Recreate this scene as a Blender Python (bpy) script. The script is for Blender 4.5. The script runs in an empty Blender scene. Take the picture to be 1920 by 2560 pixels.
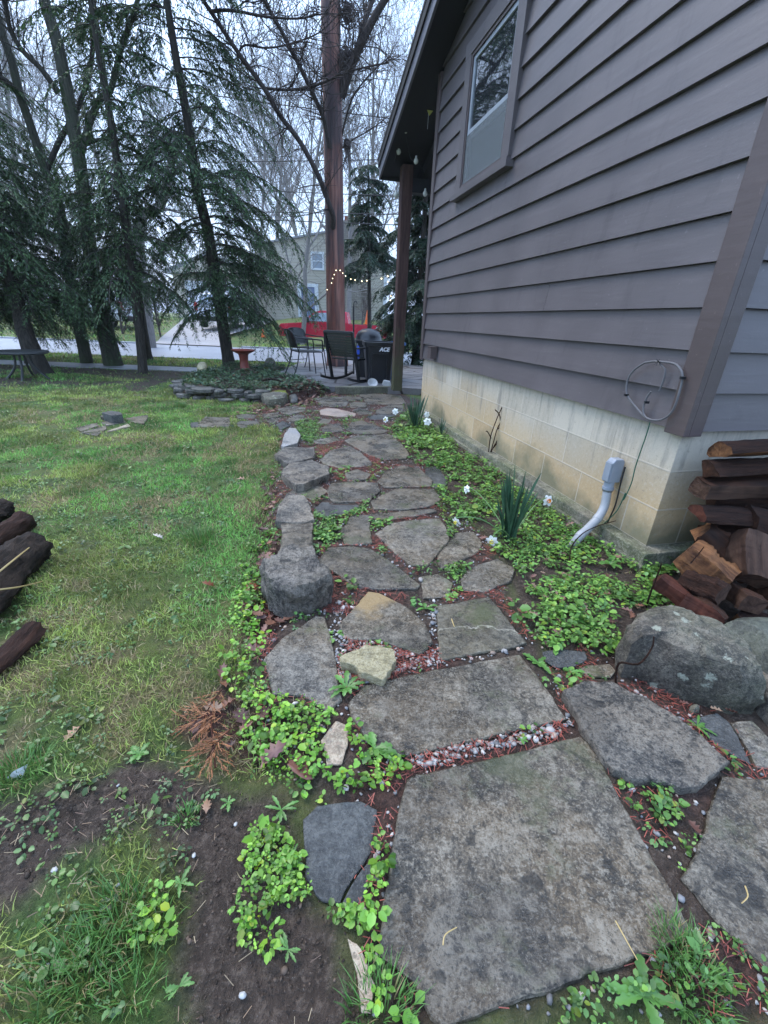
import bpy, bmesh, math, random
import numpy as np
from mathutils import Vector, Matrix
random.seed(7); RNG = np.random.default_rng(7)
R = math.radians
SC = bpy.context.scene
COL = SC.collection

# ------------------------------------------------------------------ camera
FPX, PITCH, ROLL, CAMH = 1057.05, .42384302, .03970858, 1.10
cp, sp, cr, sr = math.cos(PITCH), math.sin(PITCH), math.cos(ROLL), math.sin(ROLL)
cam = bpy.data.objects.new('camera', bpy.data.cameras.new('camera')); COL.objects.link(cam)
cam.data.sensor_fit = 'HORIZONTAL'; cam.data.sensor_width = 36; cam.data.lens = 36*FPX/1920
cam.data.clip_start = .02; cam.data.clip_end = 3000
right, up, back = (cr, sr*sp, sr*cp), (-sr, cr*sp, cr*cp), (0, -cp, sp)
cam.matrix_world = Matrix(((right[0], up[0], back[0], 0), (right[1], up[1], back[1], 0), (right[2], up[2], back[2], CAMH), (0, 0, 0, 1)))
SC.camera = cam

# ------------------------------------------------------------------ sky, sun, exposure
SUN_EL, SUN_AZ = R(58), R(-50)
w = bpy.data.worlds.new('World'); SC.world = w; w.use_nodes = True
nt = w.node_tree; nt.nodes.clear()
def wn(t, **k):
    n = nt.nodes.new(t)
    for a, v in k.items(): setattr(n, a, v)
    return n
sky = wn('ShaderNodeTexSky', sky_type='NISHITA', sun_disc=False)
sky.sun_elevation = SUN_EL; sky.sun_rotation = SUN_AZ; sky.dust_density = 3; sky.air_density = 1.3
tc = wn('ShaderNodeTexCoord'); sx = wn('ShaderNodeSeparateXYZ'); mr = wn('ShaderNodeMapRange')
nt.links.new(tc.outputs['Generated'], sx.inputs[0]); nt.links.new(sx.outputs['Z'], mr.inputs['Value'])
mr.inputs['From Min'].default_value = 0; mr.inputs['From Max'].default_value = 1
mr.inputs['To Min'].default_value = 1.0; mr.inputs['To Max'].default_value = 2.7
cloud = wn('ShaderNodeTexNoise'); cloud.inputs['Scale'].default_value = 2.2; cloud.inputs['Detail'].default_value = 4
nt.links.new(tc.outputs['Generated'], cloud.inputs['Vector'])
cm = wn('ShaderNodeMapRange'); cm.inputs['To Min'].default_value = .9; cm.inputs['To Max'].default_value = 1.1
nt.links.new(cloud.outputs['Fac'], cm.inputs['Value'])
mul = wn('ShaderNodeMath', operation='MULTIPLY'); nt.links.new(mr.outputs[0], mul.inputs[0]); nt.links.new(cm.outputs[0], mul.inputs[1])
bg1 = wn('ShaderNodeBackground'); bg1.inputs['Strength'].default_value = .05
nt.links.new(sky.outputs[0], bg1.inputs['Color'])
bg2 = wn('ShaderNodeBackground'); bg2.inputs['Color'].default_value = (.32, .45, .69, 1)
nt.links.new(mul.outputs[0], bg2.inputs['Strength'])
add = wn('ShaderNodeAddShader'); wo = wn('ShaderNodeOutputWorld')
nt.links.new(bg1.outputs[0], add.inputs[0]); nt.links.new(bg2.outputs[0], add.inputs[1]); nt.links.new(add.outputs[0], wo.inputs['Surface'])
sl = bpy.data.lights.new('sun', 'SUN'); sl.energy = 1.3; sl.angle = R(25); sl.color = (1, .93, .84)
so = bpy.data.objects.new('sun', sl); COL.objects.link(so)
sd = Vector((math.sin(SUN_AZ)*math.cos(SUN_EL), math.cos(SUN_AZ)*math.cos(SUN_EL), math.sin(SUN_EL)))
so.rotation_euler = sd.to_track_quat('Z', 'Y').to_euler(); so.location = (0, 0, 30)
vs = SC.view_settings; vs.view_transform = 'Standard'; vs.look = 'None'; vs.gamma = 1; vs.use_curve_mapping = False; vs.exposure = 0.80

# ------------------------------------------------------------------ photo measurements -> ground points
def ray(px, py):
    x = (px-960)/FPX; y = -(py-1280)/FPX
    x, y = cr*x-sr*y, sr*x+cr*y
    return np.array([x, y*sp+cp, y*cp-sp])
def gp(px, py, z=0.):
    r = ray(px, py); return np.array([0, 0, CAMH])+r*((z-CAMH)/r[2])
def aty(px, py, Y):
    r = ray(px, py); return np.array([0, 0, CAMH])+r*(Y/r[1])
CRP = {'P': (560, 940, .3737), 'S': (600, 1400, .5425), 'T': (0, 1700, .5787), 'U': (960, 1700, .5787), 'Q': (440, 700, .3858),
       'V': (1300, 1300, .3737), 'W': (0, 1000, .434), 'R': (1040, 980, .5304), 'K': (700, 400, .2804), 'L': (0, 400, .434),
       'A': (0, 0, .5787), 'C': (720, 0, .3617), 'F': (0, 0, 1.0)}
def cpx(c, p): o = CRP[c]; return o[0]+p[0]*o[2], o[1]+p[1]*o[2]
def G(c, p, z=0.): return gp(*cpx(c, p), z)
def poly(c, pts, z=0.): return np.array([G(c, p, z)[:2] for p in pts])
TH, DW = -.24559648, 1.7994
NV = np.array([math.cos(TH), -math.sin(TH), 0]); DV = np.array([math.sin(TH), math.cos(TH), 0])
HS0 = 1.56
HLOC = NV*DW+DV*HS0
def hw(x, y, z): return HLOC+NV*x+DV*y+np.array([0, 0, z])      # house frame: x into the house, y along the side wall
def on_plane(px, py, yl):                                        # pixel ray to a plane parallel to the gable-end wall
    r = ray(px, py); o = np.array([0, 0, CAMH]); t = ((HLOC-o)@DV+yl)/(r@DV); return o+r*t

# ------------------------------------------------------------------ noise
def vnoise(x, y, seed=0):
    xi = np.floor(x).astype(np.int64); yi = np.floor(y).astype(np.int64); fx = x-xi; fy = y-yi
    fx = fx*fx*(3-2*fx); fy = fy*fy*(3-2*fy)
    def h(a, b):
        n = (a*374761393+b*668265263+seed*982451653) & 0x7fffffff
        n = ((n ^ (n >> 13))*1274126177) & 0x7fffffff
        return ((n ^ (n >> 16)) & 0xffff)/65535.
    return (h(xi, yi)*(1-fx)+h(xi+1, yi)*fx)*(1-fy)+(h(xi, yi+1)*(1-fx)+h(xi+1, yi+1)*fx)*fy
def fbm(x, y, seed=0, o=4):
    s = 0; a = .5; t = 0
    for i in range(o):
        s = s+a*vnoise(x*2**i, y*2**i, seed+i); t += a; a *= .5
    return s/t
def sstep(a, b, x): t = np.clip((x-a)/(b-a), 0, 1); return t*t*(3-2*t)
def inpoly(x, y, P):
    r = np.zeros(np.shape(x), bool); n = len(P); j = n-1
    for i in range(n):
        xi, yi = P[i]; xj, yj = P[j]
        c = ((yi > y) != (yj > y)) & (x < (xj-xi)*(y-yi)/((yj-yi) if yj != yi else 1e-9)+xi)
        r ^= c; j = i
    return r

# ------------------------------------------------------------------ object helpers
def tag(o, label=None, cat=None, group=None, kind=None):
    if label: o['label'] = label
    if cat: o['category'] = cat
    if group: o['group'] = group
    if kind: o['kind'] = kind
    return o
def empty(name, loc, rz=0., label=None, cat=None, group=None):
    o = bpy.data.objects.new(name, None); COL.objects.link(o); o.location = loc; o.rotation_euler = (0, 0, rz); o.empty_display_size = .1
    return tag(o, label, cat, group)
def link(name, me, parent=None, loc=(0, 0, 0)):
    o = bpy.data.objects.new(name, me); COL.objects.link(o); o.location = loc
    if parent: o.parent = parent
    return o
def copy_tree(o, parent=None):
    c = o.copy(); COL.objects.link(c)
    if parent: c.parent = parent
    for ch in list(o.children): copy_tree(ch, c)
    return c
class MB:
    def __init__(s): s.v = []; s.f = []; s.m = []
    def add(s, v, f, mi=0):
        o = len(s.v); s.v += [tuple(map(float, p)) for p in v]; s.f += [tuple(i+o for i in q) for q in f]; s.m += [mi]*len(f)
    def box(s, a, b, mi=0, M=None):
        x0, y0, z0 = a; x1, y1, z1 = b
        v = [(x0, y0, z0), (x1, y0, z0), (x1, y1, z0), (x0, y1, z0), (x0, y0, z1), (x1, y0, z1), (x1, y1, z1), (x0, y1, z1)]
        if M is not None: v = [M @ Vector(p) for p in v]
        s.add(v, [(0, 3, 2, 1), (4, 5, 6, 7), (0, 1, 5, 4), (1, 2, 6, 5), (2, 3, 7, 6), (3, 0, 4, 7)], mi)
    def bar(s, a, b, w, h, mi=0, up=(0, 0, 1)):
        a = Vector(a); b = Vector(b); d = (b-a); L = d.length; d.normalize(); u = Vector(up)
        if abs(d.dot(u)) > .98: u = Vector((0, 1, 0))
        x = d.cross(u).normalized(); y = x.cross(d)
        M = Matrix(((x.x, d.x, y.x, a.x), (x.y, d.y, y.y, a.y), (x.z, d.z, y.z, a.z), (0, 0, 0, 1)))
        s.box((-w/2, 0, -h/2), (w/2, L, h/2), mi, M)
    def tube(s, pts, rad, n=6, mi=0, caps=True):
        pts = [Vector(p) for p in pts]; k = len(pts)
        if not hasattr(rad, '__len__'): rad = [rad]*k
        t0 = (pts[1]-pts[0]).normalized(); u = Vector((0, 0, 1)) if abs(t0.z) < .9 else Vector((1, 0, 0))
        x = t0.cross(u).normalized(); v = []; f = []
        for i in range(k):
            t = (pts[min(i+1, k-1)]-pts[max(i-1, 0)]).normalized()
            x = (x-t*x.dot(t)).normalized(); y = t.cross(x)
            for j in range(n):
                a = 2*math.pi*j/n; v.append(pts[i]+(x*math.cos(a)+y*math.sin(a))*rad[i])
        for i in range(k-1):
            for j in range(n): f.append((i*n+j, i*n+(j+1) % n, (i+1)*n+(j+1) % n, (i+1)*n+j))
        if caps and n > 2: f.append(tuple(range(n))[::-1]); f.append(tuple(range((k-1)*n, k*n)))
        s.add(v, f, mi)
    def lathe(s, prof, n=24, c=(0, 0, 0), mi=0):
        v = []; f = []; k = len(prof)
        for r, z in prof:
            for j in range(n): a = 2*math.pi*j/n; v.append((c[0]+r*math.cos(a), c[1]+r*math.sin(a), c[2]+z))
        for i in range(k-1):
            for j in range(n): f.append((i*n+j, i*n+(j+1) % n, (i+1)*n+(j+1) % n, (i+1)*n+j))
        f.append(tuple(range(n))[::-1]); f.append(tuple(range((k-1)*n, k*n)))
        s.add(v, f, mi)
    def prism(s, pts, a, b, axis=1, mi=0):          # closed 2-D outline extruded along an axis
        n = len(pts); v = []
        for t in (a, b):
            for p in pts:
                q = [p[0], p[1]]; q.insert(axis, t); v.append(q)
        f = [tuple(range(n)), tuple(range(2*n-1, n-1, -1))]
        for i in range(n): f.append((i, i+n, (i+1) % n+n, (i+1) % n))
        s.add(v, f, mi)
    def build(s, name, mats, parent=None, loc=(0, 0, 0), smooth=False, bevel=0, world=False):
        """world=True: the points are world coordinates; they become local to loc (or to the parent)"""
        v = s.v
        if world:
            if parent is not None:
                bpy.context.view_layer.update()
                Mi = parent.matrix_basis.inverted()
                if parent.parent: Mi = Mi @ parent.parent.matrix_basis.inverted()
                v = [tuple(Mi @ Vector(p)) for p in v]
            else: v = [(p[0]-loc[0], p[1]-loc[1], p[2]-loc[2]) for p in v]
        me = bpy.data.meshes.new(name); me.from_pydata(v, [], s.f)
        for m in (mats if isinstance(mats, (list, tuple)) else [mats]): me.materials.append(m)
        me.polygons.foreach_set('material_index', s.m)
        bm = bmesh.new(); bm.from_mesh(me); bmesh.ops.recalc_face_normals(bm, faces=bm.faces)
        if bevel:
            es = [e for e in bm.edges if len(e.link_faces) == 2 and e.calc_face_angle(0) > .6]
            bmesh.ops.bevel(bm, geom=es, offset=bevel, segments=2, profile=.6, affect='EDGES', clamp_overlap=True)
        bm.to_mesh(me); bm.free()
        if smooth:
            me.polygons.foreach_set('use_smooth', [True]*len(me.polygons))
            if smooth != 'all' and hasattr(me, 'set_sharp_from_angle'): me.set_sharp_from_angle(angle=R(smooth if smooth is not True else 40))
        return link(name, me, parent, loc)
def np_mesh(name, V, F, mats, tint=None, smooth=True, mi=None):
    """F (M,k) equal sized faces, -1 pads a triangle inside a quad array"""
    me = bpy.data.meshes.new(name); V = np.asarray(V, np.float32); F = np.asarray(F)
    if F.shape[1] == 4 and (F[:, 3] < 0).any():
        tri = F[:, 3] < 0; sizes = np.where(tri, 3, 4); loops = F.reshape(-1); loops = loops[loops >= 0]
    else: sizes = np.full(len(F), F.shape[1]); loops = F.reshape(-1)
    me.vertices.add(len(V)); me.vertices.foreach_set('co', V.reshape(-1))
    me.loops.add(len(loops)); me.loops.foreach_set('vertex_index', loops.astype(np.int32))
    me.polygons.add(len(F)); st = np.concatenate([[0], np.cumsum(sizes)[:-1]])
    me.polygons.foreach_set('loop_start', st.astype(np.int32)); me.polygons.foreach_set('loop_total', sizes.astype(np.int32))
    if smooth: me.polygons.foreach_set('use_smooth', np.ones(len(F), bool))
    for m in (mats if isinstance(mats, (list, tuple)) else [mats]): me.materials.append(m)
    if mi is not None: me.polygons.foreach_set('material_index', np.asarray(mi, np.int32))
    if tint is not None:
        a = me.color_attributes.new('tint', 'FLOAT_COLOR', 'POINT')
        c = np.ones((len(V), 4), np.float32); c[:, :3] = tint; a.data.foreach_set('color', c.reshape(-1))
    me.update(calc_edges=True); me.validate()
    return me
def basis(yaw, tilt, tdir=None, roll=None):
    """rotation matrices: yaw about z, then tilted by tilt towards tdir"""
    n = len(yaw); c, s = np.cos(yaw), np.sin(yaw); Z = np.zeros((n, 3, 3)); Z[:, 0, 0] = c; Z[:, 0, 1] = -s; Z[:, 1, 0] = s; Z[:, 1, 1] = c; Z[:, 2, 2] = 1
    if tdir is None: tdir = RNG.uniform(0, 2*np.pi, n)
    ax = np.stack([-np.sin(tdir), np.cos(tdir), np.zeros(n)], 1); K = np.zeros((n, 3, 3))
    K[:, 0, 1] = -ax[:, 2]; K[:, 0, 2] = ax[:, 1]; K[:, 1, 0] = ax[:, 2]; K[:, 1, 2] = -ax[:, 0]; K[:, 2, 0] = -ax[:, 1]; K[:, 2, 1] = ax[:, 0]
    T = np.eye(3)+np.sin(tilt)[:, None, None]*K+(1-np.cos(tilt))[:, None, None]*(K@K)
    return T@Z
def inst(tv, tf, Rm, S, P):
    tv = np.asarray(tv, float); tf = np.asarray(tf); n = len(P); k = len(tv)
    S = np.asarray(S, float); S = S[:, None]*np.ones(3) if S.ndim == 1 else S
    V = np.einsum('nij,nkj->nki', Rm, tv[None]*S[:, None, :])+P[:, None, :]
    F = tf[None]+(np.arange(n)*k)[:, None, None]; F = np.where(tf[None] < 0, -1, F)
    return V.reshape(-1, 3), F.reshape(-1, tf.shape[1])

# ------------------------------------------------------------------ materials
MATS = {}
class NT:
    def __init__(s, name):
        s.m = bpy.data.materials.new(name); s.m.use_nodes = True; s.t = s.m.node_tree
        s.b = s.t.nodes['Principled BSDF']; s.out = s.t.nodes['Material Output']; MATS[name] = s.m
    def n(s, t, ins=None, **k):
        o = s.t.nodes.new(t)
        for a, v in k.items(): setattr(o, a, v)
        for a, v in (ins or {}).items(): s.set(o.inputs[a], v)
        return o
    def set(s, sock, v):
        if hasattr(v, 'is_linked') or hasattr(v, 'node'): s.t.links.new(v, sock)
        else: sock.default_value = v if not (isinstance(v, tuple) and len(v) == 3 and sock.type == 'RGBA') else (*v, 1)
    def noise(s, scale, detail=4, rough=.6, vec=None, dist=0):
        o = s.n('ShaderNodeTexNoise', {'Scale': scale, 'Detail': detail, 'Roughness': rough, 'Distortion': dist})
        if vec is not None: s.set(o.inputs['Vector'], vec)
        return o.outputs['Fac']
    def coord(s, k='Object'): return s.n('ShaderNodeTexCoord').outputs[k]
    def pos(s): return s.n('ShaderNodeNewGeometry').outputs['Position']
    def scl(s, vec, sc): return s.n('ShaderNodeVectorMath', {0: vec, 1: sc}, operation='MULTIPLY').outputs[0]
    def rng(s, v, a, b, c=0., d=1.): return s.n('ShaderNodeMapRange', {'Value': v, 'From Min': a, 'From Max': b, 'To Min': c, 'To Max': d}).outputs[0]
    def mix(s, f, a, b, mode='MIX'):
        o = s.n('ShaderNodeMix', data_type='RGBA', blend_type=mode)
        s.set(o.inputs[0], f); s.set(o.inputs[6], a); s.set(o.inputs[7], b); return o.outputs[2]
    def math(s, op, a, b=0.): return s.n('ShaderNodeMath', {0: a, 1: b}, operation=op).outputs[0]
    def ramp(s, f, stops):
        o = s.n('ShaderNodeValToRGB', {'Fac': f}); e = o.color_ramp.elements
        e[0].position, e[0].color = stops[0][0], (*stops[0][1], 1); e[1].position, e[1].color = stops[1][0], (*stops[1][1], 1)
        for p, c in stops[2:]: q = e.new(p); q.color = (*c, 1)
        return o.outputs[0]
    def bump(s, h, st=.3, d=.01, normal=None):
        o = s.n('ShaderNodeBump', {'Height': h, 'Strength': st, 'Distance': d})
        if normal is not None: s.set(o.inputs['Normal'], normal)
        return o.outputs[0]
    def fin(s, col=None, rough=None, nrm=None, spec=None, metal=None):
        for k, v in (('Base Color', col), ('Roughness', rough), ('Normal', nrm), ('Specular IOR Level', spec), ('Metallic', metal)):
            if v is not None: s.set(s.b.inputs[k], v)
        return s.m
def plain(name, col, rough=.5, metal=0., var=.15, scale=12., bump=.0, spec=.5):
    t = NT(name); c = t.coord(); f = t.noise(scale, 5, .65, c)
    a = tuple(max(0, x*(1-var)) for x in col); b = tuple(min(1, x*(1+var)) for x in col)
    return t.fin(t.mix(t.rng(f, .3, .7), a, b), t.rng(f, .2, .8, max(0, rough-.08), min(1, rough+.08)), t.bump(t.noise(scale*5, 4, .6, c), bump, .004) if bump else None, spec, metal)
def stone_mat(name, base, light, dark, tan=None, wet=.42, lich=.5, scale=1., bump=.5, tan_amt=.5, corner=None, crack=None, spots=None, moss=None, damp=.55):
    t = NT(name); c = t.coord(); info = t.n('ShaderNodeObjectInfo').outputs['Random']
    off = t.n('ShaderNodeCombineXYZ', {'X': t.math('MULTIPLY', info, 37.), 'Y': t.math('MULTIPLY', info, 91.), 'Z': 0.}).outputs[0]
    v = t.n('ShaderNodeVectorMath', {0: c, 1: off}, operation='ADD').outputs[0]
    big = t.noise(3.2*scale, 5, .6, v); med = t.noise(48*scale, 6, .8, v); fine = t.noise(170*scale, 3, .7, v)
    patch = t.noise(8.5*scale, 6, .72, v)
    col = t.mix(t.rng(big, .40, .56), base, tan or tuple(x*.65 for x in base)) if tan_amt else base
    col = t.mix(t.math('MULTIPLY', t.rng(patch, .51, .64), .5), col, light)
    col = t.mix(t.math('MULTIPLY', t.rng(patch, .49, .37), .8), col, dark)
    col = t.mix(t.math('MULTIPLY', t.rng(med, .51, .61), .62), col, light)
    col = t.mix(t.math('MULTIPLY', t.rng(med, .48, .39), .8), col, dark)
    col = t.mix(t.math('MULTIPLY', t.rng(fine, .56, .64), .6), col, light)
    col = t.mix(t.math('MULTIPLY', t.rng(fine, .44, .37), .7), col, dark)
    wetp = t.rng(t.noise(2.0*scale, 5, .62, t.scl(v, (1, 1.3, 1)), .5), .50, .57)                 # damp patches
    col = t.mix(t.math('MULTIPLY', wetp, damp), col, t.mix(1., col, (.42, .42, .44), 'MULTIPLY'))
    if lich:
        bl = t.rng(t.noise(14*scale, 3, .55, v, .6), .60, .66)
        col = t.mix(t.math('MULTIPLY', bl, lich), col, tuple(x*.45 for x in dark))
    if moss: col = t.mix(t.math('MULTIPLY', t.rng(t.math('ADD', t.noise(3.6, 5, .7, v), t.math('MULTIPLY', t.rng(med, .3, .7, -1., 1.), .05)), .56, .66), moss), col, (.055, .066, .022))
    if corner:                                        # a rusty corner
        dd = t.n('ShaderNodeVectorMath', {0: c, 1: (corner[0], corner[1], 0)}, operation='DISTANCE').outputs['Value']
        col = t.mix(t.math('MULTIPLY', t.rng(t.math('ADD', dd, t.rng(t.noise(14, 4, .6, c), .3, .7, -.05, .05)), corner[2], corner[2]*.5), .85), col, t.mix(med, (.42, .29, .13), (.30, .20, .09)))
    if crack:                                         # a pale healed crack
        xy = t.n('ShaderNodeSeparateXYZ', {0: c}); ln = t.math('ADD', t.math('ADD', t.math('MULTIPLY', xy.outputs[0], crack[0]), t.math('MULTIPLY', xy.outputs[1], crack[1])), crack[2])
        ln = t.math('ABSOLUTE', t.math('ADD', ln, t.rng(t.noise(9, 4, .6, c), .3, .7, -.03, .03))); col = t.mix(t.math('MULTIPLY', t.rng(ln, .0045, .001), .5), col, (.40, .37, .29))
    if spots:                                         # lichen
        vo = t.n('ShaderNodeTexVoronoi', {'Vector': c, 'Scale': 19.}); vd = t.math('ADD', vo.outputs['Distance'], t.rng(t.noise(60, 4, .7, c), .3, .7, -.2, .2)); pick = t.n('ShaderNodeSeparateColor', {0: vo.outputs['Color']}).outputs[0]
        col = t.mix(t.math('MULTIPLY', t.rng(vd, .30, .18), t.rng(pick, .62, .66)), col, spots)
    vary = t.rng(info, 0, 1, .82, 1.2)
    col = t.mix(1., col, t.n('ShaderNodeCombineXYZ', {'X': vary, 'Y': vary, 'Z': vary}).outputs[0], 'MULTIPLY')
    h = t.math('ADD', t.math('MULTIPLY', med, .8), t.math('MULTIPLY', fine, .35)); h = t.math('ADD', h, t.math('MULTIPLY', patch, 1.2))
    return t.fin(col, t.math('SUBTRACT', t.rng(patch, .35, .65, wet-.08, wet+.24), t.math('MULTIPLY', wetp, .12)), t.bump(h, bump*1.3, .012), .5)
flag_a = stone_mat('bluestone_flag', (.102, .093, .077), (.27, .242, .195), (.021, .019, .017), (.138, .105, .066), .28, .4, tan_amt=.75, moss=.6)
flag_w = stone_mat('pale_flag', (.25, .25, .255), (.36, .35, .34), (.12, .12, .12), (.27, .25, .22), .36, .2, damp=0.)
flag_b = stone_mat('olive_flag', (.098, .083, .062), (.31, .272, .21), (.018, .016, .012), (.118, .084, .048), .34, .7, tan_amt=.8, moss=.55)
flag_t = stone_mat('tan_flag', (.33, .27, .19), (.48, .41, .30), (.16, .13, .09), (.40, .28, .20), .45, .2, damp=0.)
flag_p = stone_mat('pink_tan_flag', (.36, .28, .23), (.48, .40, .34), (.22, .17, .14), (.40, .26, .18), .4, .1, damp=0.)
flag_k = stone_mat('dark_flag', (.065, .068, .066), (.13, .13, .12), (.028, .029, .029), None, .34, .4)
rock_m = stone_mat('rough_rock', (.095, .086, .074), (.30, .265, .21), (.018, .018, .018), (.19, .155, .115), .42, .7, 1.1, .9)
rock_b = stone_mat('boulder_rock', (.105, .088, .068), (.25, .22, .165), (.030, .028, .021), (.12, .118, .075), .6, .25, 1.1, .7, spots=(.30, .31, .24))
rock_g = stone_mat('green_rock', (.075, .088, .076), (.17, .18, .15), (.045, .05, .045), (.13, .14, .10), .42, .3)
rock_y = stone_mat('yellow_rock', (.42, .36, .21), (.58, .52, .36), (.20, .17, .09), (.48, .40, .22), .5, .2, 1.2, .8, damp=0.)
wall_st = stone_mat('wall_stone', (.11, .10, .085), (.2, .19, .16), (.04, .038, .032), None, .5, .4)

def leaf_mat(name, trans=.25, rough=.45, spec=.4):
    t = NT(name); a = t.n('ShaderNodeAttribute', attribute_name='tint').outputs['Color']
    t.fin(a, rough, None, spec)
    tr = t.n('ShaderNodeBsdfTranslucent', {'Color': a}); mx = t.n('ShaderNodeMixShader', {0: trans})
    t.t.links.new(t.b.outputs[0], mx.inputs[1]); t.t.links.new(tr.outputs[0], mx.inputs[2]); t.t.links.new(mx.outputs[0], t.out.inputs['Surface'])
    return t.m
m_leaf = leaf_mat('weed_leaf', .25, .38); m_grass = leaf_mat('grass_blade', .25, .5); m_needle = leaf_mat('hemlock_needle', .3, .55)
m_litter = leaf_mat('dead_leaf', .1, .5); m_pebble = leaf_mat('pebble', 0., .65)

def bark_mat(name, a, b, scale=1., moss=None, streak=(9, 9, 1.2), rough=.8, mr=(.45, .62)):
    t = NT(name); c = t.coord(); v = t.scl(c, streak); f = t.noise(3*scale, 6, .7, v, .3)
    col = t.mix(t.rng(f, .32, .68), a, b)
    if moss: col = t.mix(t.rng(t.noise(1.3, 4, .6, c), *mr), col, moss)
    return t.fin(col, rough, t.bump(f, .8, .03), .25)
m_bark = bark_mat('dark_bark', (.022, .019, .016), (.085, .075, .062), 1.5)
m_bark_moss = bark_mat('mossy_bark', (.035, .035, .027), (.10, .10, .075), 1.5, (.055, .075, .035))
m_bark_grey = bark_mat('grey_bark', (.15, .135, .13), (.30, .28, .265), 1.5)
m_twig = plain('twig_bark', (.085, .066, .062), .8)
m_wood_dark = plain('black_painted_wood', (.012, .012, .012), .45, 0, .3)

def cedar_mat():
    t = NT('red_cedar_trunk'); c = t.coord(); v = t.scl(c, (14, 14, .55)); f = t.noise(1., 5, .6, v, .6); g = t.noise(4., 5, .7, v)
    col = t.ramp(f, [(.30, (.050, .018, .014)), (.42, (.13, .038, .026)), (.54, (.24, .078, .048)), (.66, (.11, .04, .03)), (.78, (.29, .125, .08))])
    col = t.mix(t.math('MULTIPLY', t.rng(g, .45, .62), .6), col, (.055, .028, .024))
    big = t.noise(.8, 3, .5, c); col = t.mix(t.math('MULTIPLY', t.rng(big, .45, .56), .8), col, (.04, .030, .034)); v3 = t.scl(c, (5, 5, .35)); col = t.mix(t.math('MULTIPLY', t.rng(t.noise(1.6, 3, .5, v3), .52, .62), .7), col, (.34, .155, .11))
    return t.fin(col, .55, t.bump(t.math('ADD', f, g), .9, .03))
m_cedar = cedar_mat()

def siding_mat(name, base, k=1.):
    t = NT(name); c = t.coord(); v = t.scl(c, (1.5, 1.5, 14)); f = t.noise(1.6, 5, .6, v, .2); g = t.noise(1.4, 4, .6, c); d = t.noise(45, 3, .6, c)
    col = t.mix(t.rng(g, .3, .7), tuple(x*.86 for x in base), tuple(x*1.12 for x in base))
    col = t.mix(t.math('MULTIPLY', t.rng(f, .55, .72), .35), col, tuple(x*1.35 for x in base))
    col = t.mix(t.math('MULTIPLY', t.rng(d, .68, .72), .5), col, tuple(x*1.7 for x in base))
    st = t.noise(2.2, 4, .7, t.scl(c, (1, 3.5, .8)), .3); col = t.mix(t.math('MULTIPLY', t.rng(st, .56, .70), .4), col, tuple(x*.55 for x in base))
    return t.fin(col, t.rng(g, .3, .7, .34, .46), t.bump(t.math('ADD', f, t.math('MULTIPLY', d, .25)), .25, .006), .5)
m_siding = siding_mat('brown_grey_siding', (.112, .096, .098)); m_trim = siding_mat('brown_trim', (.092, .068, .065))
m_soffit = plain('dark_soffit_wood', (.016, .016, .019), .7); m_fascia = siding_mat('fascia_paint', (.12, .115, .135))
m_post_old = bark_mat('weathered_post', (.055, .028, .025), (.16, .08, .068), 1., (.085, .085, .05), (10, 10, .9), .65, (.56, .66))
def post_mat():
    t = NT('weathered_porch_post'); c = t.coord(); v = t.scl(c, (12, 12, .9)); f = t.noise(3, 6, .7, v, .3); g = t.noise(6, 5, .7, c); z = t.n('ShaderNodeSeparateXYZ', {0: c}).outputs[2]
    col = t.mix(t.rng(f, .32, .68), (.040, .024, .022), (.115, .066, .057)); m = t.rng(t.math('ADD', z, t.rng(g, .25, .75, -.55, .55)), 1.0, .25)
    col = t.mix(t.math('MULTIPLY', m, .75), col, t.mix(g, (.05, .058, .028), (.125, .13, .065))); return t.fin(col, .8, t.bump(f, .7, .012), .2)
m_post = post_mat()
def shingle():
    t = NT('asphalt_shingle'); c = t.coord(); b = t.n('ShaderNodeTexBrick', {'Vector': c, 'Color1': (.02, .02, .024, 1), 'Color2': (.04, .04, .045, 1), 'Mortar': (.01, .01, .01, 1), 'Scale': 1., 'Brick Width': .3, 'Row Height': .14, 'Mortar Size': .006})
    return t.fin(b.outputs['Color'], .9, t.bump(t.noise(200, 3, .6, c), .4, .004))
m_shingle = shingle()
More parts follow.
